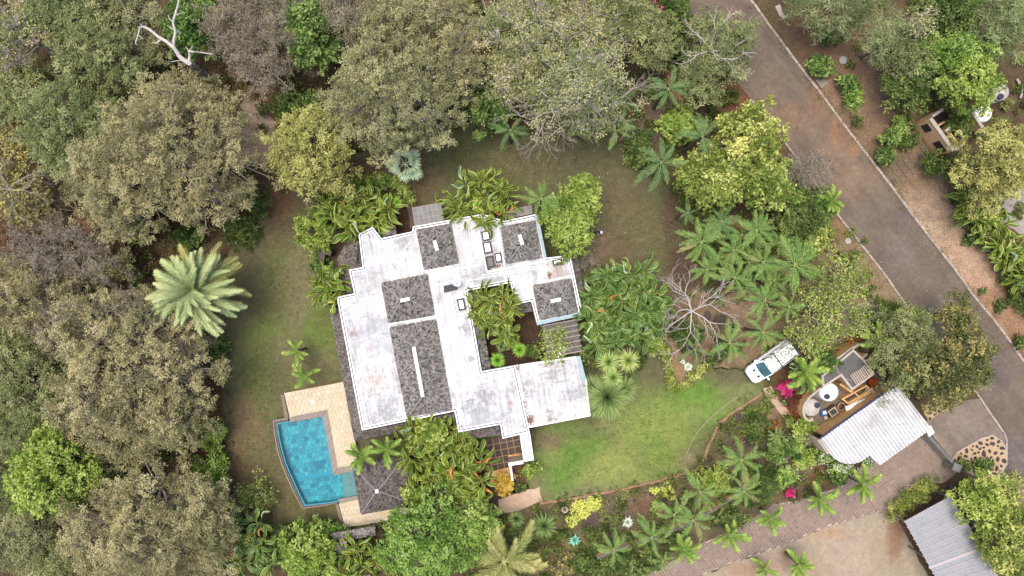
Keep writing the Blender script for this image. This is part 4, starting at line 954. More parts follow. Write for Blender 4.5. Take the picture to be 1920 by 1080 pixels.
# steps
M['timber'] = mat_simple('grey_timber', C(156, 140, 124), .85, .18, 5, objvar=.1)
for quad, lab in (([(524.4, 741), (532.4, 739), (542, 783), (532, 785)], 'grey timber steps on the north-west edge of the pool deck'), ([(627, 946.5), (635.2, 945), (646.3, 987.5), (637.5, 986)], 'grey timber steps beside the lower cream deck')):
    q = [W3(x, y, .4) for x, y in quad]; root = empty('steps', (q[0].x, q[0].y, 0), label=lab, cat='steps'); bpy.context.view_layer.update()
    for k in range(3):
        u0, u1 = k / 3 + .02, (k + 1) / 3 - .02; z = .04 + .03 * k
        pts = [q[0].lerp(q[1], u0), q[0].lerp(q[1], u1), q[3].lerp(q[2], u1), q[3].lerp(q[2], u0)]
        local_prism('step', [(p.x, p.y) for p in pts], 0, .16 + .16 * k, M['timber'], root)
water_px = [(521.7, 796), (543.9, 791.7), (604, 780.6), (624.4, 891.7), (660.6, 882), (671, 929), (622, 940), (573, 946), (563, 926), (553.6, 905.6), (545, 887), (537, 866.7), (530.5, 845), (525.8, 825), (523, 810)]
pool = empty('swimming_pool', (*Wp(580, 860), 0), label='turquoise tiled swimming pool with a curved west edge and grey coping', cat='swimming pool'); bpy.context.view_layer.update()
pinv = pool.matrix_world.inverted()
wp = PP(water_px, .62)
if area2(wp) < 0: wp = wp[::-1]
# cut the pool out of lawn and ground is avoided by raising it: water stands 0.35 m above the lower floor slab
ZF, ZW = .06, .62
# raised basin (the lawn falls away around it)
mb = MB(); ring(mb, wp, -.12, -.005, 0, ZW + .06); o = mb.build('basin_wall', M['poolwall'], pool); o.matrix_parent_inverse = pinv
mb = MB(); mb.prism(offset_poly(wp, -.11), 0.02, ZF); o = mb.build('basin_floor', M['poolwall'], pool); o.matrix_parent_inverse = pinv
convex = [[(521.7, 796), (604, 780.6), (624.4, 891.7), (546, 889), (530.5, 845)], [(546, 889), (624.4, 891.7), (642, 888), (646, 934), (573, 946), (553.6, 905.6)]]
tiles_in(pool, [PP(c, .62) for c in convex], .40, RZ, Wp(521, 796), ZF, ZF + .03, M['pooltile'], 'pool_tile', .02)
mb = MB(); mb.prism(PP([(641, 888.5), (660.8, 882), (671, 929), (646, 934)], .4), ZF, .48); o = mb.build('shelf', mat_simple('shelf_stone', C(150, 160, 156), .6, .15, 3), pool); o.matrix_parent_inverse = pinv
m, nt, b = nodes('pool_water'); nt.nodes.remove(b)
tr = nt.nodes.new('ShaderNodeBsdfTransparent'); tr.inputs['Color'].default_value = (.62, .93, .97, 1)
gl = nt.nodes.new('ShaderNodeBsdfGlossy'); gl.inputs['Roughness'].default_value = .06
fr = nt.nodes.new('ShaderNodeFresnel'); fr.inputs['IOR'].default_value = 1.33
wv = noise(nt, 2.2, 3, .6, geo_pos(nt)); bp = nt.nodes.new('ShaderNodeBump'); bp.inputs['Strength'].default_value = .12; bp.inputs['Distance'].default_value = .05
nt.links.new(wv.outputs['Fac'], bp.inputs['Height']); nt.links.new(bp.outputs['Normal'], gl.inputs['Normal'])
mx = nt.nodes.new('ShaderNodeMixShader'); nt.links.new(fr.outputs[0], mx.inputs[0]); nt.links.new(tr.outputs[0], mx.inputs[1]); nt.links.new(gl.outputs[0], mx.inputs[2]); nt.links.new(mx.outputs[0], nt.nodes['Material Output'].inputs['Surface'])
M['water'] = m
mb = MB(); mb.add([(p[0], p[1], ZW) for p in wp], [tuple(range(len(wp)))]); o = mb.build('water', M['water'], pool); o.matrix_parent_inverse = pinv
# coping L (grey stones one by one)
def coping_run(parent, a0, a1, b0, b1, step, z0, z1, mat, name='coping_stone', gap=.015):
    """stones between two pixel edges a (outer) and b (inner)"""
    A0, A1, B0, B1 = (W3(*p, z1) for p in (a0, a1, b0, b1)); n = max(1, round((A1 - A0).length / step)); gp = gap / (A1 - A0).length
    for i in range(n):
        u0, u1 = i / n + gp / 2, (i + 1) / n - gp / 2
        pts = [A0.lerp(A1, u0), A0.lerp(A1, u1), B0.lerp(B1, u1), B0.lerp(B1, u0)]
        local_prism(name, [(p.x, p.y) for p in pts], z0, z1 + random.Random(i).uniform(-.003, .003), mat, parent)
cz = ZW + .1
coping_run(pool, (541.5, 782.5), (613.5, 768), (543.9, 791.7), (604.5, 781), .6, ZW - .1, cz, M['coping'])
coping_run(pool, (613.5, 768), (633, 877), (604.8, 781.5), (624.8, 891.5), .6, ZW - .1, cz, M['coping'])
coping_run(pool, (633.5, 877), (662, 872), (625, 892), (661, 883), .6, ZW - .1, cz, M['coping'])
coping_run(pool, (636, 944), (674, 935.5), (634, 936), (671, 929), .6, ZW - .1, cz, M['coping'])
mb = MB(); mb.prism(PP([(612, 766.5), (615, 766), (660, 872), (636, 878)], .1) if False else PP([(613.8, 768.4), (616.8, 768), (636.5, 875), (633.6, 876.8)], ZW), .1, ZW + .03); o = mb.build('coping_step', M['copingd'], pool); o.matrix_parent_inverse = pinv
# infinity edge: outer thin pale rim and dark trough
edge_out = [(540.5, 783), (511, 788), (514.7, 819.4), (519, 845), (525.8, 866.7), (535.5, 892), (546.7, 916.7), (557, 937), (567.5, 954), (600, 950), (634, 943.5)]
edge_in = [(541.5, 792), (519, 796), (522, 824), (527, 845), (533.5, 867), (542, 889), (551.5, 909), (561, 930), (571.5, 948), (602, 944), (634, 938)]
for i in range(len(edge_out) - 1):
    a, b, c, d = edge_out[i], edge_out[i + 1], edge_in[i + 1], edge_in[i]
    L = lambda p, q_, t: (p[0] + (q_[0] - p[0]) * t, p[1] + (q_[1] - p[1]) * t)
    local_prism('trough', PP([L(a, d, .32), L(b, c, .32), c, d], .4), .0, .5, M['copingd'], pool)
    n = max(1, round(math.dist(a, b) / 14))
    for k in range(n):
        u0, u1 = k / n + .01, (k + 1) / n - .01
        local_prism('rim_stone', PP([L(a, b, u0), L(a, b, u1), L(L(a, d, .3), L(b, c, .3), u1), L(L(a, d, .3), L(b, c, .3), u0)], .6), 0, .6, M['coping'], pool)
litter('floating_petals', [(565, 838, 1, 1, 2), (600, 832, 1, 1, 2), (575, 889, 1, 1, 2), (610, 883, 1, 1, 2), (599, 912, 1, 1, 2)], 'whiteflower', 'tiny white petals floating on the pool', ZW + .01, .1, 8, cat='petals')
# pavilion
pav = empty('pool_pavilion', (*Wp(715, 905), 0), label='square open pavilion with dark shingled hip roof beside the pool', cat='pavilion'); bpy.context.view_layer.update()
hip_roof([(660.8, 873), (762, 853), (776, 944), (677, 964)], (705.8, 921), (708, 920.4), 2.7, 4.7, mat='shingle_dark', seed=9, cap_w=.32, own=pav)
for x, y in ((672, 884), (757, 866), (768, 932), (684, 950)):
    local_prism('post', [(Wp(x, y, 2.5)[0] + a, Wp(x, y, 2.5)[1] + b) for a, b in ((-.1, -.1), (.1, -.1), (.1, .1), (-.1, .1))], 0, 2.6, M['timber'], pav)
local_prism('platform', PP([(672, 880), (757, 862), (770, 938), (685, 956)], .6), .0, .64, M['creamjoint'], pav)
# small shingled entry roof at the bottom
er = empty('entry_roof', (*Wp(660, 1010), 0), label='weathered grey shingled gate roof half hidden by plants at the bottom edge', cat='roof'); bpy.context.view_layer.update()
for q_, s_ in (([(622, 1000), (703, 986), (704, 1003), (626, 1016)], 51), ([(626, 1018), (650, 1014), (656, 1046), (631, 1050)], 52)):
    A = ([], [], []); pts = [W3(q_[3][0], q_[3][1], 2.4), W3(q_[2][0], q_[2][1], 2.4), W3(q_[1][0], q_[1][1], 2.9), W3(q_[0][0], q_[0][1], 2.9)]
    shingle_slope(A, pts, seed=s_); s = shingle_obj(A, 'shingle', M['shingle'], er); s.matrix_parent_inverse = er.matrix_world.inverted()
    mb = MB(); mb.add(pts + [Vector((p.x, p.y, p.z - .12)) for p in pts], [(0, 1, 2, 3), (7, 6, 5, 4), (0, 4, 5, 1), (1, 5, 6, 2), (2, 6, 7, 3), (3, 7, 4, 0)]); o = mb.build('roof_panel', M['shingle'], er); o.matrix_parent_inverse = er.matrix_world.inverted()
for x, y in ((628, 1008), (698, 992), (636, 1044)): local_prism('post', [(Wp(x, y, 2)[0] + a, Wp(x, y, 2)[1] + b) for a, b in ((-.08, -.08), (.08, -.08), (.08, .08), (-.08, .08))], 0, 2.3, M['timber'], er)

# ================================================================ GARAGE AND SERVICE YARD
def mat_metal_white():
    m, nt, b = nodes('white_corrugated_metal'); b.inputs['Roughness'].default_value = .5
    pos = geo_pos(nt); n1 = noise(nt, .35, 5, .7, pos); mp = nt.nodes.new('ShaderNodeMapping'); mp.inputs['Rotation'].default_value = (0, 0, R(56)); mp.inputs['Scale'].default_value = (.4, 5, 1)
    nt.links.new(pos, mp.inputs[0]); n2 = noise(nt, 1.0, 4, .6, mp.outputs[0])
    col = ramp(nt, n1.outputs['Fac'], [(.34, (.33, .32, .30)), (.46, (.42, .42, .41)), (.58, (.50, .50, .50))])
    a = ramp(nt, n2.outputs['Fac'], [(.35, (.84, .84, .84)), (.6, (1.03, 1.03, 1.03))]); nt.links.new(mixc(nt, 1, col, a, 'MULTIPLY'), b.inputs['Base Color']); return m
M['corr'] = mat_metal_white()
M['corrshade'] = mat_simple('corrugation_valley_shade', C(196, 196, 194), .6, .25, 1)  # darker valley faces paint the shade between ribs into the sheet
def corrugated(poly3, d, pitch, sheet, mat, parent, name='roof_sheet', depth=.05, valley=None):
    """poly3: planar 3-D polygon; ribs run along d (2-D). one object per sheet of given width"""
    P = [Vector(p) for p in poly3]; n = (P[1] - P[0]).cross(P[2] - P[0]).normalized()
    if n.z < 0: n = -n
    ex = Vector((d[0], d[1], 0)).normalized(); ex = (ex - n * ex.dot(n)).normalized(); ey = n.cross(ex).normalized(); o = P[0]
    Q = [((p - o).dot(ex), (p - o).dot(ey)) for p in P]; vs = [q[1] for q in Q]; v = min(vs); inv = parent.matrix_world.inverted()
    def span(y):
        xs = []
        for i in range(len(Q)):
            (x1, y1), (x2, y2) = Q[i - 1], Q[i]
            if (y1 > y) != (y2 > y): xs.append(x1 + (x2 - x1) * (y - y1) / (y2 - y1))
        return (min(xs), max(xs)) if len(xs) > 1 else None
    prof = [(0, 0), (.58, 0), (.66, -1), (.92, -1), (1.0, 0)]
    while v < max(vs) - .02:
        vend = min(v + sheet, max(vs)); V, F, KD = [], [], []; y = v
        while y < vend - 1e-3:
            for (u0, h0), (u1, h1) in zip(prof, prof[1:]):
                y0, y1 = min(y + u0 * pitch, vend - 1e-3), min(y + u1 * pitch, vend - 1e-3)
                if y1 - y0 < 1e-4: continue
                s0, s1 = span(y0 + 1e-4), span(y1 - 1e-4)
                if not s0 or not s1: continue
                i = len(V); V += [o + ex * s0[0] + ey * y0 + n * h0 * depth, o + ex * s0[1] + ey * y0 + n * h0 * depth, o + ex * s1[1] + ey * y1 + n * h1 * depth, o + ex * s1[0] + ey * y1 + n * h1 * depth]; F.append((i, i + 1, i + 2, i + 3)); KD.append(1 if h0 < 0 and h1 < 0 else 0)
            y += pitch
        if F:
            off = n * random.Random(int(v * 10)).uniform(0, .006)
            ob = link(name, mesh_py(name, [p + off for p in V], F, mat), parent); ob.matrix_parent_inverse = inv
            if valley:
                ob.data.materials.append(valley)
                for p_, k_ in zip(ob.data.polygons, KD): p_.material_index = k_
        v += sheet
gar = empty('garage', (*Wp(1640, 800), 0), label='garage with a white corrugated roof rounded at one corner and a tan wall', cat='garage'); bpy.context.view_layer.update()
gpx = [(1538, 824), (1664, 733), (1683, 721), (1746.7, 804), (1650, 873), (1632, 854.4), (1613, 866.7), (1602, 869.5), (1591, 870), (1579, 868), (1569, 863), (1560, 856), (1553, 846.7)]
def gz(x, y):  # roof falls gently away from its north-west edge
    t = ((x - 1538) * .585 + (y - 824) * .811) / 90; return 3.4 - .35 * t
corrugated([W3(x, y, gz(x, y)) for x, y in gpx], (Wp(1683, 721)[0] - Wp(1746.7, 804)[0], Wp(1683, 721)[1] - Wp(1746.7, 804)[1]), .3, .95, M['corr'], gar, valley=M['corrshade'])
g3 = PP(gpx, 2.9); g3 = g3 if area2(g3) > 0 else g3[::-1]
mb = MB(); mb.prism(offset_poly(g3, .25), 2.78, 2.84); o = mb.build('ceiling', M['wall'], gar); o.matrix_parent_inverse = gar.matrix_world.inverted()
M['bluegut'] = mat_simple('dark_blue_gutter', C(70, 68, 110), .6, .25, 4)
mb = MB(); mb.beam(W3(1537, 823, 3.38), W3(1682, 720, 3.42), .16, .12); o = mb.build('gutter', M['bluegut'], gar); o.matrix_parent_inverse = gar.matrix_world.inverted()
mb = MB(); mb.bar(Wp(1525, 808), Wp(1656, 718), .25, 0, 3.15); o = mb.build('wall', M['tanwall'], gar); o.matrix_parent_inverse = gar.matrix_world.inverted()
mb = MB(); mb.bar(Wp(1538, 826, 3), Wp(1556, 852, 3), .22, 0, 2.75); o = mb.build('wall', M['wall'], gar); o.matrix_parent_inverse = gar.matrix_world.inverted(); mb = MB(); mb.bar(Wp(1680, 727, 3), Wp(1740, 802, 3), .22, 0, 2.75); o = mb.build('wall', M['wall'], gar); o.matrix_parent_inverse = gar.matrix_world.inverted()
for x, y in ((1741, 802), (1648, 866), (1630, 850)):
    local_prism('post', [(Wp(x, y, 2.6)[0] + a, Wp(x, y, 2.6)[1] + b) for a, b in ((-.12, -.12), (.12, -.12), (.12, .12), (-.12, .12))], 0, 2.78, M['trimw'], gar)
mb = MB(); mb.bar(Wp(1563, 791, .9), Wp(1574, 784, .9), .12, .55, .65); mb.build('pipe', M['trimw'], None, label='short white pipe fixed low on the tan garage wall', cat='pipe')
mb = MB(); mb.prism(PP([(1735, 800), (1746, 798), (1752, 812), (1742, 819)], 2.6), 2.4, 2.6); o = mb.build('gate_pillar', M['trimw'], None, label='white square gate pillar touching the corner of the garage roof', cat='pillar')
mb = MB(); c = Wp(1744, 809, 2.2); mb.box(c, .4, .4, 0, 2.39, R(-36)); q2 = mb.build('shaft', M['wall'], o)
# sliding gate
M['gatem'] = mat_simple('grey_gate_metal', C(148, 146, 142), .5, .15, 4, metal=.2); M['gated'] = mat_simple('dark_gate_track', C(98, 90, 84), .8, .2, 3)
gt = empty('sliding_gate', (*Wp(1765, 850), 0), label='long grey metal sliding gate across the driveway beside the garage', cat='gate'); bpy.context.view_layer.update(); gi = gt.matrix_world.inverted()
a, b = Wp(1737, 815, 1.6), Wp(1789, 872, 1.6)
for off, z, nm in ((0, 1.62, 'rail'), (.16, 1.55, 'rail'), (0, .3, 'rail')):
    d = Vector((b[0] - a[0], b[1] - a[1])).normalized(); n_ = Vector((-d.y, d.x)) * off
    mb = MB(); mb.bar((a[0] + n_.x, a[1] + n_.y), (b[0] + n_.x, b[1] + n_.y), .09, z - .1, z); o = mb.build(nm, M['gatem'], gt); o.matrix_parent_inverse = gi
for k in range(26):
    t = (k + .5) / 26; p = (a[0] + (b[0] - a[0]) * t, a[1] + (b[1] - a[1]) * t); mb = MB(); mb.box(p, .03, .03, .08, 1.5, math.atan2(b[1] - a[1], b[0] - a[0])); o = mb.build('bar', M['gatem'], gt); o.matrix_parent_inverse = gi
mb = MB(); mb.bar(Wp(1744, 818), Wp(1797, 880), .3, .05, .1); o = mb.build('track', M['gated'], gt); o.matrix_parent_inverse = gi
mb = MB(); mb.box(Wp(1795, 877, 1.8), .6, .55, 0, 1.8, R(-20)); mb.box(Wp(1795, 877, 1.95), .75, .7, 1.803, 1.95, R(-20)); mb.build('gate_pillar', M['gatem'], None, label='grey capped gate pillar at the lower end of the sliding gate', cat='pillar')
# flowing tan wall to the south-west
wallL = [(1530, 822), (1495, 850), (1447, 880), (1400, 918), (1345, 955), (1290, 985), (1240, 1006), (1165, 1030), (1120, 1048)]
bw = empty('boundary_wall', (*Wp(1345, 955), 0), label='low tan boundary wall running through the palms along the driveway', cat='wall'); bpy.context.view_layer.update()
for i in range(len(wallL) - 1):
    mb = MB(); A_, B_ = Wp(*wallL[i], 1.2), Wp(*wallL[i + 1], 1.2); mb.bar(A_, B_, .24, 0, .9 + .002 * i); o = mb.build('wall', M['tanwall'], bw); o.matrix_parent_inverse = bw.matrix_world.inverted()
    mb = MB(); mb.bar(A_, B_, .26, .922, .97 + .002 * i); o = mb.build('wall_cap', M['copingd'], bw); o.matrix_parent_inverse = bw.matrix_world.inverted()
# service yard
M['greyslab'] = mat_simple('grey_slab', C(112, 110, 108), .85, .2, 1.5)
M['whitewall'] = mat_simple('whitewashed_wall_top', C(204, 196, 184), .85, .2, 5)
M['yardfloor'] = mat_simple('yard_floor', C(134, 120, 106), .9, .22, 2)
yard = empty('service_building', (*Wp(1590, 715), 0), label='walled service yard with a flat grey roof and white-topped walls beside the garage', cat='building'); bpy.context.view_layer.update()
local_prism('yard_floor', PP([(1518, 800), (1508, 770), (1520, 745), (1545, 724), (1577, 700), (1640, 700), (1668, 726), (1540, 815)], 0), .03, .07, M['yardfloor'], yard)
roofq = [(1542, 705), (1600, 657), (1620, 676), (1638, 701), (1598, 730), (1577, 703), (1544, 725)]
local_prism('flat_roof', PP(roofq, 2.6), 2.4, 2.6, M['greyslab'], yard)
rq = PP(roofq, 2.7); rq = rq if area2(rq) > 0 else rq[::-1]
mb = MB(); ring(mb, rq, -.08, .1, 2.3, 2.72); o = mb.build('parapet', M['whitewall'], yard); o.matrix_parent_inverse = yard.matrix_world.inverted()
mb = MB(); ring(mb, rq, .1, .3, 0, 2.39); o = mb.build('wall', M['tanwall'], yard); o.matrix_parent_inverse = yard.matrix_world.inverted()
def wallrun(parent, L, h, w, mat, capm, name='wall'):
    inv = parent.matrix_world.inverted()
    mb = MB()
    for i in range(len(L) - 1): mb.bar(Wp(*L[i], h), Wp(*L[i + 1], h), w, 0, h + .003 * i)
    o = mb.build(name, mat, parent); o.matrix_parent_inverse = inv
    mb = MB()
    for i in range(len(L) - 1): mb.bar(Wp(*L[i], h), Wp(*L[i + 1], h), w + .02, h + .05, h + .1 + .003 * i)
    o = mb.build('wall_cap', capm, parent); o.matrix_parent_inverse = inv
wallrun(yard, [(1558, 682), (1585, 662), (1612, 644)], 2.2, .22, M['tanwall'], M['whitewall'])
wallrun(yard, [(1614, 673), (1625, 664)], 2.2, .2, M['tanwall'], M['whitewall'])
wallrun(yard, [(1545, 722), (1530, 734), (1517, 745), (1508, 757), (1505, 770), (1508, 782), (1516, 790), (1523, 784)], 1.8, .16, M['tanwall'], M['whitewall'])
wallrun(yard, [(1575, 720), (1597, 735)], 1.2, .18, M['tanwall'], M['tanwall'], 'partition')
# planters / bins boxes of tan render in the yard
for quad, lab in (([(1578, 748), (1625, 722), (1634, 732), (1590, 758)], 'double tan brick bin beside the flat grey roof'), ([(1592, 758), (1636, 732), (1648, 748), (1604, 768)], 'tan walled bin filled with rubble beside the garage wall')):
    q = PP(quad, .9); q = q if area2(q) > 0 else q[::-1]; r_ = empty('garden_bin', (q[0][0], q[0][1], 0), label=lab, cat='bin'); bpy.context.view_layer.update()
    mb = MB(); ring(mb, q, 0, .12, .07, .9); o = mb.build('side', M['tanwall'], r_); o.matrix_parent_inverse = r_.matrix_world.inverted()
    local_prism('filling', offset_poly(q, .125), .07, .55, mat_simple('dark_filling', C(98, 84, 72), .9, .35, 6), r_)
    if 'double' in lab: mb = MB(); mb.bar(((q[0][0] + q[1][0]) / 2, (q[0][1] + q[1][1]) / 2), ((q[2][0] + q[3][0]) / 2, (q[2][1] + q[3][1]) / 2), .1, .56, .89); o = mb.build('divider', M['tanwall'], r_); o.matrix_parent_inverse = r_.matrix_world.inverted()
M['rubble'] = mat_simple('pale_rubble', C(176, 168, 158), .9, .3, 8, objvar=.3)
root = empty('rubble_heap', (*Wp(1622, 743, .6), .55), label='heap of pale broken rubble inside the tan bin', cat='rubble')
for k in range(30):
    rr = random.Random(k); o = link('rubble_piece', stones[k % 7].copy(), root); o.data.materials.clear(); o.data.materials.append(M['rubble']); o.location = (rr.gauss(0, .35) + .0, rr.gauss(0, .25), rr.uniform(.02, .2)); s = rr.uniform(.06, .15); o.scale = (s * 1.5, s, s); o.rotation_euler = (rr.random() * 3, 0, rr.random() * 6)
# water tanks
M['tankw'] = mat_simple('white_tank_plastic', (.74, .75, .75), .45, .05, 2, spec=.4); M['tankg'] = mat_simple('weathered_tank', C(214, 208, 198), .7, .15, 5); M['lid'] = mat_simple('dark_blue_lid', C(48, 50, 78), .4, .1, 4, spec=.4)
def tank(px, py, rpx, h, mat, lidpx, label, ribs=14, lidmat='lid'):
    c = W3(px, py, h); r = rpx / 20 * (H - h) / H; root = empty('water_tank', (c.x, c.y, 0), label=label, cat='water tank')
    prof = [(r, .05), (r, h * .3), (r * .97, h * .33), (r, h * .36), (r, h * .6), (r * .97, h * .63), (r, h * .66), (r * .98, h * .86), (r * .85, h * .95), (r * .3, h), (.001, h + .01)]
    mb = MB(); mb.lathe((0, 0), prof, 36); mb.build('body', M[mat], root, smooth=True)
    mb = MB()
    for k in range(ribs):
        a = 2 * math.pi * k / ribs; mb.tube([(r * .97 * math.cos(a), r * .97 * math.sin(a), h * .87), (r * .8 * math.cos(a), r * .8 * math.sin(a), h * .965), (r * .32 * math.cos(a), r * .32 * math.sin(a), h + .01)], .018, 4)
    mb.build('rib', M[mat], root, kind='stuff')
    l = W3(lidpx[0], lidpx[1], h); mb = MB(); mb.lathe((l.x - c.x, l.y - c.y), [(.25, h - .1), (.25, h + .08), (.2, h + .11), (.001, h + .12)], 20); mb.build('lid', M[lidmat], root)
tank(1557, 736, 18, 1.9, 'tankw', (1550.5, 743.5), 'clean white round water tank with a dark lid, the larger one in the yard')
tank(1523.5, 765, 17, 1.8, 'tankg', (1531.5, 760), 'dirty white ribbed water tank beside the curved yard wall', 22)
tank(1846.7, 211, 17, 1.9, 'tankw', (1841, 214), 'white water tank partly under leaves behind the small tan building')
tank(1880, 171.5, 16, 1.9, 'tankg', (1876, 181), 'grey ribbed water tank standing apart near the right edge', 22)
# yard clutter
M['wood'] = mat_simple('old_brown_wood', C(122, 98, 74), .85, .2, 5); M['bluepl'] = mat_simple('blue_plastic', C(66, 130, 190), .5, .12, 6); M['redpot'] = mat_simple('terracotta', C(168, 78, 36), .8, .15, 4)
M['pale'] = mat_simple('pale_wood', C(206, 188, 170), .85, .15, 5, objvar=.1)
root = empty('cabinet', (*Wp(1563, 771, .8), .07), R(35), label='old brown wooden cabinet with a framed dark top in the yard', cat='cabinet')
mb = MB(); mb.box((0, 0), 1.0, .7, 0, .75); mb.build('body', M['wood'], root); mb = MB(); ring(mb, [(-.48, -.33), (.28, -.33), (.28, .33), (-.48, .33)], 0, .08, .752, .85); mb.build('frame', M['pale'], root)
mb = MB(); mb.box((-.1, 0), .6, .5, .752, .78); mb.build('top', mat_simple('dark_green_top', C(74, 80, 66), .7, .2, 6), root)
root = empty('basket', (*Wp(1577, 762, .5), .07), label='round woven basket beside the brown cabinet', cat='basket')
mb = MB(); mb.lathe((0, 0), [(.28, 0), (.36, .5), (.3, .5), (.24, .08), (.001, .08)], 18); mb.build('body', M['wood'], root); mb = MB()
mb.tube([(.34 * math.cos(a), .34 * math.sin(a), .52) for a in [2 * math.pi * k / 18 for k in range(19)]], .04, 5); mb.build('rim', M['pale'], root)
root = empty('stool', (*Wp(1545.5, 774, .5), .07), R(15), label='blue plastic stool with a white top beside the ribbed tank', cat='stool')
mb = MB(); mb.box((0, 0), .55, .5, .38, .46); mb.build('seat', M['bluepl'], root); mb = MB(); mb.box((.03, .02), .3, .26, .462, .5); mb.build('cushion', M['tankw'], root)
for a, b in ((-.22, -.2), (.22, -.2), (.22, .2), (-.22, .2)): mb = MB(); mb.tube([(a * 1.15, b * 1.15, 0), (a, b, .38)], .03, 5); mb.build('leg', M['bluepl'], root)
root = empty('stool', (*Wp(1548, 783, .4), .07), R(30), label='small pale wooden stool just below the blue stool', cat='stool')
mb = MB(); mb.box((0, 0), .3, .3, .32, .38); mb.build('seat', M['pale'], root)
for a, b in ((-.12, -.12), (.12, -.12), (.12, .12), (-.12, .12)): mb = MB(); mb.box((a, b), .04, .04, 0, .318); mb.build('leg', M['pale'], root)
# white sheet (draped fabric)
q = [W3(1584, 762, 1.05), W3(1587, 772, .9), W3(1615, 756, 1.0), W3(1623, 746, 1.1), W3(1606, 756, 1.1)]
bm = bmesh.new(); n = 10; g = []
for i in range(n + 1):
    row = []
    for j in range(n + 1):
        u, v = i / n, j / n; top = q[0].lerp(q[3], u); bot = q[1].lerp(q[2], u); p = top.lerp(bot, v * (1 - .7 * u * u)); p = p + Vector((0, 0, .05 * math.sin(u * 9 + v * 5) + .04 * math.cos(v * 8))); row.append(bm.verts.new(p))
    g.append(row)
for i in range(n):
    for j in range(n): bm.faces.new((g[i][j], g[i + 1][j], g[i + 1][j + 1], g[i][j + 1]))
bmesh.ops.recalc_face_normals(bm, faces=bm.faces); bmesh.ops.solidify(bm, geom=bm.faces[:], thickness=.015); me = bpy.data.meshes.new('cloth'); bm.to_mesh(me); bm.free(); me.materials.append(M['tankw'])
link('cloth', me, None, label='crumpled white cloth draped over the bin edge by the garage wall', cat='cloth')
# slatted pallet on the flat roof
root = empty('slatted_pallet', (*Wp(1616, 702, 2.8), 2.6), R(34.5), label='pale slatted timber pallet lying on the flat grey roof', cat='pallet')
for k in range(10): mb = MB(); mb.box((-.85 + k * .19, 0), .11, 1.0 + .08 * math.sin(k), .1, .14); mb.build('slat', M['pale'], root)
for s in (-.4, .4): mb = MB(); mb.box((0, s), 1.9, .08, 0, .098); mb.build('bearer', M['wood'], root)
root = empty('plant_pot', (*Wp(1636.5, 717, .6), .07), label='large terracotta pot standing at the corner of the flat grey roof', cat='pot')
mb = MB(); mb.lathe((0, 0), [(.24, 0), (.42, .3), (.4, .55), (.45, .62), (.38, .62), (.34, .4), (.001, .4)], 24); mb.build('body', M['redpot'], root, smooth=True)
mb = MB(); pts = [W3(*p, 2.63) for p in ((1568, 678), (1569, 690), (1574, 702), (1582, 709), (1592, 712), (1598, 714))]; mb.tube(pts, .025, 5); mb.build('hose', mat_simple('pinkish_hose', C(206, 176, 164), .6, .1, 4), None, label='pinkish hose curling over the flat grey roof', cat='hose')
mb = MB(); pts = [W3(*p, .05) for p in ((1384, 743), (1376, 748), (1350, 768), (1325, 790), (1305, 815), (1292, 838), (1286, 858), (1287, 868), (1291, 858), (1293, 850))]; mb.tube(pts, .035, 5); mb.build('hose', mat_simple('pale_hose', C(190, 176, 150), .6, .1, 4), None, label='long pale garden hose lying in a curve on the green lawn', cat='hose')
mb = MB(); mb.bar(Wp(1633, 728, 1.0), Wp(1641, 739, 1.0), .25, .9, .97); mb.bar(Wp(1636, 731, .9), Wp(1638, 736, .9), .12, .07, .899); mb.build('bench', M['pale'], None, label='small pale bench beside the rubble-filled bin', cat='bench')

# ---------------------------------------------------------------- carport bottom right
M['poly'] = mat_simple('grey_translucent_sheet', C(176, 178, 182), .4, .1, 1.2, spec=.4); M['purlin'] = mat_simple('white_purlin', C(206, 196, 196), .6, .08, 4)
cp = empty('carport', (*Wp(1780, 1030), 0), label='carport with a grey ribbed sheet roof and pale purlins at the bottom edge', cat='carport'); bpy.context.view_layer.update(); ci = cp.matrix_world.inverted()
cq = [W3(1695.6, 977, 2.9), W3(1784.4, 928.6, 2.9), W3(1918, 1160, 2.9), W3(1808, 1180, 2.9)]
corrugated(cq, (cq[3].x - cq[0].x, cq[3].y - cq[0].y), .22, .95, M['poly'], cp, depth=.035)
Pc = lambda u, v: (cq[0].lerp(cq[1], u)).lerp(cq[3].lerp(cq[2], u), v)
for k in range(18):
    v = k * .0528 + .004; mb = MB(); w = .26 if k == 8 else .06; mb.beam(Pc(-.02, v) + Vector((0, 0, .05)), Pc(1.01, v) + Vector((0, 0, .05)), w, .05); o = mb.build('purlin', M['purlin'], cp); o.matrix_parent_inverse = ci
for u in (.02, .5, .98):
    mb = MB(); mb.beam(Pc(u, 0) - Vector((0, 0, .06)), Pc(u, 1) - Vector((0, 0, .06)), .08, .12); o = mb.build('rafter', M['gatem'], cp); o.matrix_parent_inverse = ci
for u in (.03, .97):
    for v in (.02, .35, .7, .98):
        p = Pc(u, v); mb = MB(); mb.box((p.x, p.y), .12, .12, 0, 2.7); o = mb.build('post', M['gatem'], cp); o.matrix_parent_inverse = ci

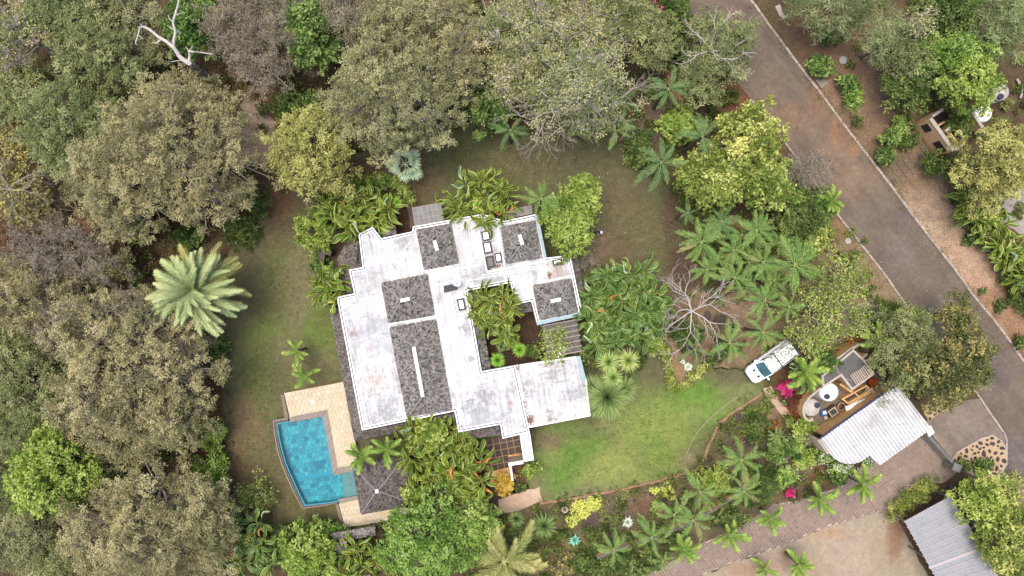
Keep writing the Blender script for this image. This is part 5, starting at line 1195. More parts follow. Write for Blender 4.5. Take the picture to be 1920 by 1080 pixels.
# ---------------------------------------------------------------- small tan building top right
sb = empty('service_building', (*Wp(1765, 255), 0), label='small roofless tan service building with dark wall vents across the road', cat='building'); bpy.context.view_layer.update(); si = sb.matrix_world.inverted()
M['vent'] = mat_simple('dark_mesh_vent', C(70, 66, 72), .6, .15, 8); M['tan2'] = mat_simple('sand_render', C(208, 172, 128, 1.15), .85, .1, 2.5)
ht = 2.3
A_, B_ = Wp(1745, 222, ht), Wp(1787, 282, ht)
def wl(a, b, h, w, cap=True, nm='wall', lab=None):
    mb = MB(); mb.bar(Wp(*a, h), Wp(*b, h), w, 0, h); o = mb.build(nm, M['tan2'], sb); o.matrix_parent_inverse = si
    if cap: mb = MB(); mb.bar(Wp(*a, h), Wp(*b, h), w + .04, h + .002, h + .07); o = mb.build('wall_cap', M['whitewall'], sb); o.matrix_parent_inverse = si
wl((1744.5, 222), (1787.5, 282.5), ht, .3); wl((1748, 218), (1768, 205), ht, .2); wl((1772, 246), (1822, 212), ht, .22); wl((1824, 213), (1842, 240), ht, .22); wl((1790, 281), (1803, 273), ht, .2); wl((1757, 237), (1772, 228), 1.6, .18, False); wl((1778, 245), (1797, 269), 1.7, .16, False)
local_prism('floor', PP([(1745, 225), (1768, 205), (1822, 212), (1842, 240), (1803, 273), (1787, 284)], 0), 0, .05, mat_simple('dark_floor', C(88, 76, 70), .9, .2, 3), sb)
d_ = Vector((B_[0] - A_[0], B_[1] - A_[1])); L_ = d_.length; d_.normalize(); n_ = Vector((-d_.y, d_.x)); 
if n_.x > 0: n_ = -n_
for t0, t1, nm in ((.08, .30, 'vent'), (.62, .95, 'vent')):
    a = Vector(A_) + d_ * L_ * t0 + n_ * .165; b = Vector(A_) + d_ * L_ * t1 + n_ * .165
    mb = MB(); mb.bar(a, b, .05, .75, 1.75); o = mb.build(nm, M['vent'], sb); o.matrix_parent_inverse = si
mb = MB(); mb.prism(PP([(1770, 251), (1777, 246), (1795, 268), (1785, 272)], .9), .06, .9); o = mb.build('bin', mat_simple('dark_interior', C(44, 50, 48), .6, .2, 5), None, label='dark box added for the dark interior of the tan service building across the road', cat='bin')  # black box added where the walled interior is only dark
mb = MB(); [mb.tube([W3(*p, .3) for p in L], .1, 5) for L in ([(1907, 148), (1914, 160), (1917, 174), (1913, 184)],)]; mb.build('low_wall', M['whitewall'], None, label='curved pale garden edging beyond the ribbed water tank', cat='edging')

# ================================================================ VEHICLE
M['paint'] = mat_simple('white_car_paint', (.78, .79, .80), .25, .02, 2, spec=.5); M['glass'] = mat_simple('tinted_windscreen', (.03, .08, .09), .08, .3, 2, spec=.8)
M['trimd'] = mat_simple('dark_plastic_trim', C(48, 50, 60), .5, .1, 5); M['tyre'] = mat_simple('tyre_rubber', (.03, .03, .03), .8, .1, 6); M['rim'] = mat_simple('alloy_rim', (.4, .4, .41), .35, .05, 5, metal=.8)
M['lamp'] = mat_simple('headlamp_lens', (.7, .72, .74), .15, .05, 5, spec=.8); M['tail'] = mat_simple('red_tail_lamp', (.45, .02, .02), .3, .05, 5)
f_, r_ = Vector(Wp(1405.5, 708, .9)), Vector(Wp(1485, 650.5, .9)); ang = math.atan2(f_.y - r_.y, f_.x - r_.x); cc = (f_ + r_) / 2
car = empty('parked_pickup', (cc.x, cc.y, .02), ang, label='white double-cab pickup with covered load bed parked on the lawn edge', cat='vehicle')
def loft(name, secs, mat, parent, smooth=True, cap=True):
    """secs: list of (x, [(y,z)...]) half profiles mirrored"""
    V = []; F = []; k = None
    for x, prof in secs:
        full = [(y, z) for y, z in prof] + [(-y, z) for y, z in prof[::-1]]; k = len(full); V += [(x, y, z) for y, z in full]
    n = len(secs)
    for i in range(n - 1):
        for j in range(k): F.append((i * k + j, (i + 1) * k + j, (i + 1) * k + (j + 1) % k, i * k + (j + 1) % k))
    if cap: F.append(tuple(range(k))); F.append(tuple(range((n - 1) * k + k - 1, (n - 1) * k - 1, -1)))
    me = mesh_py(name, V, F, mat, False); bm = bmesh.new(); bm.from_mesh(me); bmesh.ops.recalc_face_normals(bm, faces=bm.faces); bm.to_mesh(me); bm.free()
    if smooth: me.polygons.foreach_set('use_smooth', [True] * len(me.polygons))
    o = link(name, me, parent); md = o.modifiers.new('b', 'BEVEL'); md.width = .03; md.segments = 2; md.limit_method = 'ANGLE'; md.angle_limit = R(35); return o
def lower(w, zt, zb=.32): return [(w * .92, zb), (w, zb + .15), (w, zt - .14), (w * .95, zt - .03), (w * .88, zt), (w * .4, zt + .03)]
loft('body', [(-2.42, lower(.84, .98)), (-2.36, lower(.88, 1.0)), (-1.5, lower(.9, 1.02)), (0, lower(.91, 1.03)), (1.0, lower(.91, 1.05)), (1.3, lower(.9, 1.04)), (1.9, lower(.87, .98)), (2.2, lower(.78, .92)), (2.36, lower(.62, .84)), (2.42, lower(.45, .76))], M['paint'], car)
def cab(w, z0, z1, t=.8): return [(w, z0), (w * (1 + t) / 2, (z0 + z1) / 2), (w * t, z1 - .05), (w * t * .93, z1), (w * t * .4, z1 + .02)]
loft('cabin', [(-.42, cab(.84, 1.03, 1.66, .86)), (-.3, cab(.85, 1.04, 1.72, .86)), (.25, cab(.85, 1.04, 1.74, .86)), (.62, cab(.85, 1.04, 1.68, .84)), (.70, cab(.85, 1.04, 1.6, .84))], M['paint'], car)
loft('canopy', [(-2.34, cab(.82, 1.02, 1.58, .9)), (-2.28, cab(.84, 1.02, 1.66, .9)), (-.52, cab(.84, 1.03, 1.68, .9)), (-.46, cab(.84, 1.03, 1.64, .9))], M['paint'], car)
# windscreen
ws = [(1.32, -.76, 1.05), (1.42, 0, 1.06), (1.32, .76, 1.05), (.7, .66, 1.645), (.76, 0, 1.68), (.7, -.66, 1.645)]
me = mesh_py('windscreen', [Vector(p) + Vector((.012, 0, .012)) for p in ws] + [Vector(p) - Vector((.03, 0, .03)) for p in ws], [(0, 1, 4, 5), (1, 2, 3, 4), (6, 11, 10, 7), (7, 10, 9, 8), (0, 6, 7, 1), (1, 7, 8, 2), (2, 8, 9, 3), (3, 9, 10, 4), (4, 10, 11, 5), (5, 11, 6, 0)], M['glass']); link('windscreen', me, car)
for s in (-1, 1):
    me = mesh_py('pillar', [], [], M['paint']); mb = MB(); mb.beam((1.34, s * .80, 1.07), (.68, s * .70, 1.68), .09, .09); mb.build('pillar', M['paint'], car)
    for x0, x1 in ((.0, .62), (-.38, -.06)):
        mb = MB(); mb.add([(x0, s * .835, 1.12), (x1, s * .835, 1.12), (x1, s * .755, 1.58), (x0, s * .755, 1.58), (x0, s * .80, 1.12), (x1, s * .80, 1.12), (x1, s * .72, 1.58), (x0, s * .72, 1.58)], [(0, 1, 2, 3), (4, 5, 6, 7), (0, 4, 7, 3), (1, 5, 6, 2), (3, 2, 6, 7), (0, 1, 5, 4)]); mb.build('side_window', M['glass'], car)
    mb = MB(); mb.box((1.15, s * 1.02), .16, .2, 1.1, 1.25); mb.box((1.15, s * .92), .06, .14, 1.12, 1.17); mb.build('mirror', M['paint'], car)
    mb = MB(); mb.prism([(2.12, s * .56), (2.33, s * .44), (2.26, s * .72), (2.08, s * .78)], .72, .91); mb.build('headlight', M['lamp'], car)
    mb = MB(); mb.box((-2.425, s * .76), .05, .14, .6, .95); mb.build('tail_light', M['tail'], car)
    mb = MB(); mb.box((1.72, s * .34), .24, .2, 1.0, 1.06); mb.build('bonnet_vent', M['trimd'], car)
    for x in (1.45, -1.45):
        w = empty('wheel', (x, s * .80, .36)); w.parent = car
        mb = MB(); mb.tube([(0, -.12, 0), (0, -.1, 0), (0, .1, 0), (0, .12, 0)], [.32, .37, .37, .32], 20); mb.build('tyre', M['tyre'], w); mb = MB(); mb.tube([(0, -.125, 0), (0, .125, 0)], .2, 14); mb.build('rim', M['rim'], w)
    mb = MB(); mb.tube([(-2.2, s * .62, 1.74), (-.6, s * .62, 1.76), (.5, s * .6, 1.80)] if s > 0 else [(-2.2, s * .7, 1.72), (.2, s * .68, 1.78)], .03, 6); mb.build('roof_rail', M['trimd'] if s > 0 else M['gatem'], car)
mb = MB(); mb.box((-.48, 0), .05, 1.5, 1.0, 1.69); mb.build('canopy_seam', M['trimd'], car)
mb = MB(); mb.box((2.42, 0), .08, 1.1, .42, .62); mb.prism([(2.33, -.62), (2.46, -.4), (2.46, .4), (2.33, .62)], .40, .55); mb.build('bumper', M['trimd'], car)
mb = MB(); mb.box((-2.46, 0), .08, 1.5, .42, .6); mb.build('bumper', M['trimd'], car)

# ================================================================ PERSON
M['skin'] = mat_simple('skin', C(150, 104, 78), .6, .05, 8); M['shirt'] = mat_simple('light_blue_shirt', C(150, 206, 222), .8, .06, 8); M['hair'] = mat_simple('black_hair', (.01, .01, .012), .6, .1, 20); M['trousers'] = mat_simple('dark_trousers', C(48, 48, 56), .85, .1, 8); M['paper'] = mat_simple('white_paper', (.8, .79, .78), .7, .03, 8)
def skin_body(name, verts, edges, radii, mat, parent, root_i=0, sub=1):
    me = bpy.data.meshes.new(name); me.from_pydata(verts, edges, []); me.update(); o = link(name, me, parent)
    o.modifiers.new('skin', 'SKIN'); 
    for i, r in enumerate(radii): me.skin_vertices[0].data[i].radius = (r, r * .85) if isinstance(r, (int, float)) else r
    me.skin_vertices[0].data[root_i].use_root = True
    s = o.modifiers.new('sub', 'SUBSURF'); s.levels = sub; s.render_levels = sub
    me.materials.append(mat); return o
pc = W3(1121, 435, 1.5); per = empty('person', (pc.x, pc.y, .02), 0, label='person in a light blue top with dark hair holding something white on the lawn', cat='person')
J = [(0, 0, .92), (-.01, 0, 1.12), (0, 0, 1.34), (.01, 0, 1.44), (.03, 0, 1.52), (.05, 0, 1.62), (.04, 0, 1.72),   # pelvis..head
     (0, .17, 1.37), (.06, .25, 1.12), (.28, .20, 1.05), (0, -.17, 1.37), (.06, -.25, 1.12), (.28, -.18, 1.05),
     (0, .1, .86), (.03, .11, .48), (-.02, .12, .08), (.14, .12, .04), (0, -.1, .86), (.06, -.11, .48), (.06, -.12, .08), (.22, -.12, .04)]
E = [(0, 1), (1, 2), (2, 3), (3, 4), (4, 5), (5, 6), (2, 7), (7, 8), (8, 9), (2, 10), (10, 11), (11, 12), (0, 13), (13, 14), (14, 15), (15, 16), (0, 17), (17, 18), (18, 19), (19, 20)]
Rr = [(.15, .12), (.14, .11), (.15, .1), .065, .06, .1, .085, .065, .05, .038, .065, .05, .038, .09, .06, .045, .04, .09, .06, .045, .04]
skin_body('body', J, E, Rr, M['skin'], per)
skin_body('shirt', [J[0], J[1], J[2], J[7], (.06, .25, 1.12), (.17, .225, 1.085), J[10], (.06, -.25, 1.12), (.17, -.215, 1.085)], [(0, 1), (1, 2), (2, 3), (3, 4), (4, 5), (2, 6), (6, 7), (7, 8)], [(.165, .13), (.155, .125), (.17, .12), .085, .065, .055, .085, .065, .055], M['shirt'], per)
skin_body('trousers', [(0, 0, .92), J[13], J[14], (-.015, .12, .14), J[17], J[18], (.06, -.12, .14)], [(0, 1), (1, 2), (2, 3), (0, 4), (4, 5), (5, 6)], [(.16, .13), .1, .075, .065, .1, .075, .065], M['trousers'], per)
bm = bmesh.new(); bmesh.ops.create_icosphere(bm, subdivisions=2, radius=.118)
for v in bm.verts: v.co = Vector((v.co.x * 1.08, v.co.y * .95, v.co.z * 1.08)) + Vector((.03, 0, 1.70)); v.co.z = max(v.co.z, 1.62 + (.1 if v.co.x > .1 else 0))
me = bpy.data.meshes.new('hair'); bm.to_mesh(me); bm.free(); me.materials.append(M['hair']); link('hair', me, per)
for s in (-1, 1):
    base = Vector((.30, s * .17, 1.05))
    for k in range(4): skin_body('finger', [tuple(base), tuple(base + Vector((.05, -s * (.02 + .012 * k), .012 * k - .01))), tuple(base + Vector((.085 + .004 * (k % 2), -s * (.045 + .01 * k), .014 * k - .01)))], [(0, 1), (1, 2)], [.01, .009, .008], M['skin'], per, sub=1)
    skin_body('thumb', [tuple(base), tuple(base + Vector((.02, -s * .04, .03))), tuple(base + Vector((.05, -s * .06, .035)))], [(0, 1), (1, 2)], [.012, .01, .009], M['skin'], per)
mb = MB(); x, y = per.location.x + .38, per.location.y; mb.box((x, y), .16, .22, 1.09, 1.11, .2); mb.build('paper', M['paper'], None, label='white folded sheet held by the person on the lawn', cat='paper')

# ================================================================ VEGETATION
def frond_mesh(kind, seed):
    rng = np.random.default_rng(seed); n = {'pinnate': 26, 'plume': 44, 'date': 48, 'silver': 60}[kind]
    t = np.linspace(.10 if kind != 'pinnate' else .14, .99, n); lat = rng.uniform(-.3, .3)
    drop = {'pinnate': .42, 'plume': .34, 'date': .22, 'silver': .50}[kind]; rise = {'pinnate': .22, 'plume': .28, 'date': .12, 'silver': .34}[kind]
    f = lambda t: np.stack([t * (1 - .12 * t * t), lat * t * t, rise * t - drop * t ** 2.2], -1)
    P = f(t); T = unit(f(t + .01) - f(t - .01)); S = unit(np.cross(T, np.array([0, 0, 1.0]))); U = np.cross(S, T)
    prof = np.sin(np.pi * np.clip(.12 + .86 * t, 0, 1)) ** .6
    ll = {'pinnate': .215, 'plume': .25, 'date': .21, 'silver': .135}[kind] * prof * (1 - .15 * t) + .02
    pos, d, nor, L, Wd, ti = [], [], [], [], [], []
    sides = {'pinnate': [(1, -.32), (-1, -.32)], 'plume': [(1, .1), (-1, .1), (.8, .65), (-.8, .65), (.8, -.5), (-.8, -.5)], 'date': [(1, .25), (-1, .25), (.75, .55), (-.75, .55)], 'silver': [(1, .1), (-1, .1), (.75, .7), (-.75, .7), (.9, -.4), (-.9, -.4)]}[kind]
    for s, u in sides:
        fw = {'pinnate': .95, 'plume': .9, 'date': .85, 'silver': .85}[kind]
        dd = unit(S * s + U * u + T * (fw + .5 * t[:, None]) + rng.normal(size=(n, 3)) * (.16 if kind == 'silver' else .1))
        l = ll * rng.uniform(.7, 1.2, n); pos.append(P + dd * (l / 2)[:, None]); d.append(dd); nor.append(unit(U + S * (-s * .3) + rng.normal(size=(n, 3)) * .15)); L.append(l)
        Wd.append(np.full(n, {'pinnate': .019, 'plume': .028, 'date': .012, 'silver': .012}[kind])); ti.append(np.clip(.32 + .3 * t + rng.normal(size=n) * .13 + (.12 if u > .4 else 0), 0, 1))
    pos, d, nor = map(np.concatenate, (pos, d, nor)); L, Wd, ti = map(np.concatenate, (L, Wd, ti))
    d_ = unit(d); side = unit(np.cross(d_, nor)); up = np.cross(side, d_); droop = .18 if kind == 'pinnate' else .08
    b = pos - d_ * L[:, None] / 2; m_ = pos - d_ * L[:, None] * .1; e = pos + d_ * L[:, None] / 2 - np.array([0, 0, 1.0]) * (L * droop)[:, None]
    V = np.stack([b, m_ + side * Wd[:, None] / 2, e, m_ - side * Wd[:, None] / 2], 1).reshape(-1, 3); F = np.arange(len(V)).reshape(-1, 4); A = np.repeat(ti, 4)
    tt = np.linspace(0, .97, 9); R_ = f(tt); v, fc = tubes_np(R_[:-1], R_[1:], .009 * (1 - .8 * tt[:-1]) + .002, .009 * (1 - .8 * tt[1:]) + .002, 4)
    return np.concatenate([V, v]), np.concatenate([F, fc + len(V)]), np.concatenate([A, np.full(len(v), .72)])
FR = {}
for kind, mats in (('pinnate', ('frond', 'frond_dark', 'frond_date', 'reddry')), ('plume', ('frond_yellow', 'frond_date')), ('date', ('frond_date', 'reddry')), ('silver', ('frond_silver', 'frond_date'))):
    for q in range(5):
        V, F, A = frond_mesh(kind, q + 10)
        for mt in mats: FR[(kind, mt, q)] = mesh_np('frond', V, F, M[mt], {'tint': A})
def palm(label, px, py, rpx, z, nf, kind, mat, seed, group=None, lean=(0, 0), elev=(5, 50), trunk=.14, name='palm_tree', spread=None, dead=0):
    rng = random.Random(seed); c = W3(px, py, z); rad = rpx / 20 * (H - z) / H * 1.05; root = empty(name, (c.x - lean[0], c.y - lean[1], 0), label=label, cat='palm tree', group=group)
    mb = MB(); n = 7; pts = [Vector((lean[0] * (k / n) ** 1.5, lean[1] * (k / n) ** 1.5, -.1 + (z + .05) * k / n)) for k in range(n + 1)]
    mb.tube(pts, [trunk * (1.35 - .45 * k / n) for k in range(n + 1)], 9); mb.build('trunk', M['palmtrunk'], root)
    a0 = rng.uniform(0, 6.28)
    for k in range(nf):
        t = (k + .5) / nf; el = elev[1] + (elev[0] - elev[1]) * t ** .7; m2 = mat
        if kind == 'silver' and t > .72 and rng.random() < .6: m2 = 'frond_date'
        if kind == 'pinnate' and t > .85 and rng.random() < .4: m2 = rng.choice(['frond_date', 'reddry'])
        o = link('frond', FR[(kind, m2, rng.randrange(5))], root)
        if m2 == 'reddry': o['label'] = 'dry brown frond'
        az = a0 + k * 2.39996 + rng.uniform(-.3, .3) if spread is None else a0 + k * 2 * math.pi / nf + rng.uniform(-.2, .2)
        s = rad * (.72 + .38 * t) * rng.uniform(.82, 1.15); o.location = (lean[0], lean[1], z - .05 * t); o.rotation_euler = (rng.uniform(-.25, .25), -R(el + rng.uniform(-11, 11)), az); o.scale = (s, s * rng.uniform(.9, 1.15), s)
    if nf and kind == 'pinnate':
        mb = MB(); mb.tube([(lean[0], lean[1], z - .55), (lean[0], lean[1], z - .2), (lean[0], lean[1], z + .1)], [trunk * .9, trunk * .85, .03], 8); mb.build('crown_shaft', M['petiole'], root)
    return root
GP = 'green feather palms in the grove between lawn and road'
for k, (px, py, r, z, nf, mt, lab) in enumerate([
    (1290, 399, 24, 4.2, 8, 'frond_dark', 'small dark feather palm at the north-west tip of the roadside grove'), (1353, 415, 40, 5.2, 11, 'frond_dark', 'feather palm between the yellow-green tree and the leftmost grove palms'),
    (1419, 432, 50, 6.0, 13, 'frond', 'large bright feather palm on the north side of the grove, below the yellow-green tree'), (1315, 454, 50, 5.6, 11, 'frond', 'leftmost big feather palm of the grove overhanging the dull lawn'),
    (1375, 469, 42, 5.0, 10, 'frond', 'feather palm in the middle of the grove left of the central one'), (1431, 492, 42, 5.2, 11, 'frond', 'central feather palm of the grove with a pale crown shaft'),
    (1490, 497, 60, 6.6, 11, 'frond', 'widest feather palm of the grove nearest the hexagonal concrete cover'), (1326, 506, 36, 4.6, 10, 'frond', 'upright green feather palm just above the bare white tree'),
    (1378, 520, 44, 5.0, 11, 'frond', 'feather palm on the southern row of the grove above the sandy patch'), (1434, 563, 50, 5.4, 9, 'frond', 'feather palm beside the sandy soil patch, left of the sparse tree'),
    (1480, 575, 36, 5.0, 8, 'frond', 'feather palm half hidden under the sparse tree canopy'), (1368, 643, 44, 4.4, 8, 'frond', 'thin open feather palm between bare white tree and parked pickup'),
    (1430, 623, 48, 5.0, 8, 'frond', 'open feather palm directly above the bonnet of the parked pickup'), (1303, 655, 40, 3.4, 4, 'frond_dark', 'grey-green palm with two hanging fronds above the square hedge bed'),
    (1340, 432, 34, 4.4, 9, 'frond', 'low feather palm squeezed between the two leftmost grove palms'), (1392, 440, 36, 4.8, 9, 'frond', 'feather palm under the large northern grove palm'), (1452, 525, 40, 4.8, 9, 'frond', 'feather palm below the widest grove palm'), (1345, 482, 34, 4.2, 9, 'frond', 'short feather palm inside the western half of the grove'), (1405, 492, 34, 4.4, 8, 'frond', 'short feather palm left of the central grove palm'),
    (1400, 540, 34, 4.2, 8, 'frond', 'shorter feather palm between grove and sandy patch'), (1460, 455, 34, 4.6, 8, 'frond', 'feather palm tucked behind the two largest grove palms'), (1350, 560, 20, 2.6, 6, 'frond_dark', 'tiny feather palm on the sandy patch')]):
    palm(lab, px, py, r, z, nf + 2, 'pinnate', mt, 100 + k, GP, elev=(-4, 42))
for k, (px, py, r, z, nf, mt, lab) in enumerate([
    (1253, 167, 50, 6.0, 12, 'frond_dark', 'dark green feather palm north of all, beside the red-flowered hedge trees'), (1159, 245, 42, 5.0, 10, 'frond', 'feather palm at the north lawn edge under the cream-leaved tree'), (957, 244, 40, 5.0, 10, 'frond_dark', 'feather palm leaning over the north lawn beside the bright shrub'),
    (1240, 304, 54, 6.4, 10, 'frond_dark', 'large pale-ribbed feather palm at the north-east lawn corner'), (1317, 256, 46, 6.2, 11, 'frond_dark', 'feather palm rising out of the yellow-green bushes by the road'), (1172, 190, 34, 4.4, 8, 'frond', 'feather palm half hidden behind the cream-leaved tree'),
    (1090, 240, 30, 3.8, 7, 'frond_dark', 'dim feather palm under the cream-leaved tree canopy'), (1014, 373, 44, 5.6, 10, 'frond', 'feather palm overhanging the house roof beside the round green tree')]):
    palm(lab, px, py, r, z, nf, 'pinnate', mt, 200 + k, 'feather palms around the north lawn', elev=(-4, 40))
GS = 'green feather palms in the southern garden bed'
for k, (px, py, r, z, nf, lab) in enumerate([
    (1390, 862, 50, 5.8, 13, 'largest feather palm of the southern bed, nearest the pale garden hose'), (1395, 921, 44, 5.0, 11, 'bright feather palm just below the largest one in the southern bed'), (1313, 922, 44, 5.0, 11, 'feather palm at the south lawn edge, left of the two tall ones'),
    (1264, 966, 42, 4.8, 9, 'feather palm above the tan boundary wall, middle of the bed'), (1300, 975, 46, 5.2, 8, 'feather palm with long hanging fronds over the tan boundary wall'), (1151, 1029, 42, 4.6, 9, 'westernmost feather palm of the southern bed'),
    (1222, 1008, 42, 4.6, 11, 'yellowish feather palm beside the silver agave'), (1457, 818, 22, 2.6, 12, 'small dark feather palm by the sandy path to the yard'), (1243, 1052, 26, 3.6, 8, 'feather palm at the paved drive edge near the bottom')]):
    palm(lab, px, py, r, z, nf, 'pinnate', 'frond_yellow' if False else 'frond', 300 + k, GS, elev=(-2, 44))
GF = 'young foxtail palms with bushy plume fronds'
for k, (px, py, r, z, nf, lab) in enumerate([
    (1538, 936, 30, 3.0, 7, 'young foxtail palm on the driveway edge below the red soil bed'), (1617, 908, 34, 3.4, 8, 'young foxtail palm nearest the rounded corner of the garage roof'), (1446, 972, 28, 3.0, 7, 'young foxtail palm in the middle of the driveway row'),
    (1369, 1002, 30, 3.0, 7, 'young foxtail palm left of the middle of the driveway row'), (1282, 1031, 32, 3.2, 7, 'westernmost young foxtail palm of the driveway row'), (1498, 1060, 30, 3.0, 7, 'dark young foxtail palm on the pale sandy lot'), (1434, 1066, 24, 2.4, 5, 'small drab foxtail palm on the sandy lot at the bottom edge'),
    (676, 856, 32, 4.6, 7, 'yellow-green foxtail palm over the pavilion nearest the pool'), (725, 842, 34, 4.8, 7, 'yellow-green foxtail palm over the pavilion further from the pool'), (557, 658, 26, 2.6, 5, 'thin foxtail palm on the west lawn, upper of two'), (572, 705, 28, 2.6, 6, 'thin foxtail palm on the west lawn just above the pool deck'),
    (1560, 376, 28, 3.2, 8, 'bright foxtail palm leaning over the road edge'), (1645, 640, 34, 3.8, 7, 'grey-green foxtail palm behind the service yard wall'), (1512, 700, 34, 3.6, 11, 'dark leafy foxtail palm between pickup and service yard')]):
    palm(lab, px, py, r * 1.12, z, nf + 1, "plume", "frond_yellow", 400 + k, GF, elev=(0, 40), trunk=.1, lean=(0, 0))
palm('huge silvery-green plume palm standing alone at the west lawn edge', 364, 545, 90, 6.5, 70, 'silver', 'frond_silver', 500, elev=(-18, 66), trunk=.38)
for i, (dx, dy) in enumerate([(0, 0)]): pass
palm('large yellow-grey date palm with long arching fronds at the bottom edge', 946, 1052, 80, 4.6, 19, 'date', 'frond_date', 501, elev=(-2, 34), trunk=.35)

# blue fan palm
def fan_leaf(seed, mat):
    rng = np.random.default_rng(seed); n = 15; a = np.linspace(-1.25, 1.25, n) + rng.normal(size=n) * .03; base = np.array([.40, 0, .08])
    L = .52 * (1 - .34 * np.abs(a) / 1.9) * rng.uniform(.9, 1.05, n); d = np.stack([np.cos(a), np.sin(a), -.15 - .1 * np.abs(a) + .06 * (np.arange(n) % 2)], 1); d = unit(d)
    V, F, A = [], [], []; side = unit(np.cross(d, np.array([0, 0, 1.0])))
    for i in range(n):
        b = base + d[i] * .02; w = .028; p1 = base + d[i] * L[i] * .6; e = base + d[i] * L[i] - np.array([0, 0, .05]); k = len(V)
        V += [b, p1 + side[i] * w, e, p1 - side[i] * w]; F.append((k, k + 1, k + 2, k + 3)); A += [.25, .6, .9, .5]
    v, f = tubes_np(np.array([[0, 0, 0]]), np.array([base]), np.array([.012]), np.array([.01]), 4); f = f + len(V); V = np.concatenate([np.array(V), v]); A += [.8] * len(v)
    return mesh_np('fan_frond', V, np.concatenate([np.array(F), f]), M[mat], {'tint': np.array(A)})
fans = [fan_leaf(s, 'frond_blue') for s in range(3)]; c = W3(760, 308, 2.6); root = empty('fan_palm', (c.x, c.y, 0), label='pale blue-green fan palm on the dark lawn north of the house', cat='palm tree'); rng_ = random.Random(8)
mb = MB(); mb.tube([(0, 0, -.1), (0, 0, 1.2), (0, 0, 2.5)], [.3, .25, .22], 9); mb.build('trunk', M['palmtrunk'], root)
for k in range(11):
    t = (k + .5) / 11; o = link('fan_frond', fans[k % 3], root); s = 2.0 * (.7 + .4 * t); o.location = (0, 0, 2.5); o.rotation_euler = (rng_.uniform(-.3, .3), -R(46 - 50 * t), k * 2.4 + .4); o.scale = (s, s, s)

# ---- bird-of-paradise / banana-like big leaves
def big_leaf(seed, mat, wide=.15, curl=1.0):
    rng = random.Random(seed); n = 13; V, F, A = [], [], []; lat = rng.uniform(-.45, .45) * curl; ph = rng.uniform(0, 6)
    def c(t): return Vector((t * (1 - .22 * t * t), lat * max(0, t - .3) ** 2 + .05 * math.sin(7 * t + ph), .42 * t - .62 * t ** 2.1))
    for i in range(n + 1):
        t = .32 + .68 * i / n; p = c(t); T = (c(t + .01) - c(t - .01)).normalized(); S = T.cross(Vector((0, 0, 1))).normalized(); U = S.cross(T)
        w = wide * math.sin(math.pi * min(1, .1 + .9 * (i / n) ** .9)) ** .55 if i < n else .004
        tw = .85 + .35 * math.sin(3 * t * 2 + ph); wav = .25 * math.sin(9 * t + ph)
        l = (S * math.cos(tw) + U * math.sin(tw) * (1 + wav)); r_ = (-S * math.cos(.9 * tw) + U * math.sin(.9 * tw) * (1 - wav))
        V += [p + l * w, p + l * w * .82, p, p + r_ * w * .82, p + r_ * w]; A += [1, .62, .0 if i % 1 == 0 else .1, .5, 1]
    for i in range(n):
        for j in range(4): a = i * 5 + j; F.append((a, a + 1, a + 6, a + 5))
    v, f = tubes_np(np.array([c(0), c(.16)]), np.array([c(.16), c(.34)]), np.array([.018, .016]), np.array([.016, .01]), 4); f = f + len(V)
    V = np.concatenate([np.array([tuple(x) for x in V]), v]); A += [.0] * len(v)
    return mesh_np('leaf', V, np.concatenate([np.array(F), f]), M[mat], {'tint': np.array(A)}, smooth=False)
BL = {'strel': [big_leaf(s, 'strel', .115, 2.0) for s in range(9)], 'strel_deep': [big_leaf(s + 30, 'strel_deep', .125, 1.6) for s in range(8)], 'dry': [big_leaf(s + 50, 'strel_dry', .07, 1.4) for s in range(3)], 'silver': [big_leaf(s + 60, 'strel_silver', .12, 1) for s in range(2)]}
def big_plant(x, y, z, nl, size, kind, seed, label, group, name='bird_of_paradise_plant', dry=.018):
    rng = random.Random(seed); root = empty(name, (x, y, 0), label=label, cat='large-leaved plant', group=group); a0 = rng.uniform(0, 6.28)
    mb = MB()
    for q in range(3): a = a0 + q * 2.1; mb.tube([(.15 * math.cos(a), .15 * math.sin(a), -.05), (.12 * math.cos(a), .12 * math.sin(a), z * .6), (.05 * math.cos(a), .05 * math.sin(a), z)], [.09, .08, .05], 6)
    mb.build('stem', M['palmtrunk'], root)
    for k in range(nl):
        t = (k + .5) / nl; u = rng.random(); kk = 'dry' if u < dry else ('silver' if u > .975 else kind); o = link('leaf', rng.choice(BL[kk]), root)
        if kk == 'dry': o['label'] = 'dry orange leaf'
        s = size * rng.uniform(.8, 1.2) * (.85 + .25 * t); o.location = (rng.gauss(0, .12), rng.gauss(0, .12), z - .3 * t + rng.uniform(-.15, .15)); o.rotation_euler = (rng.gauss(0, .35), -R(58 - 52 * t + rng.uniform(-8, 8)), a0 + k * 2.4 + rng.uniform(-.3, .3)); o.scale = (s, s * rng.uniform(.9, 1.2), s)
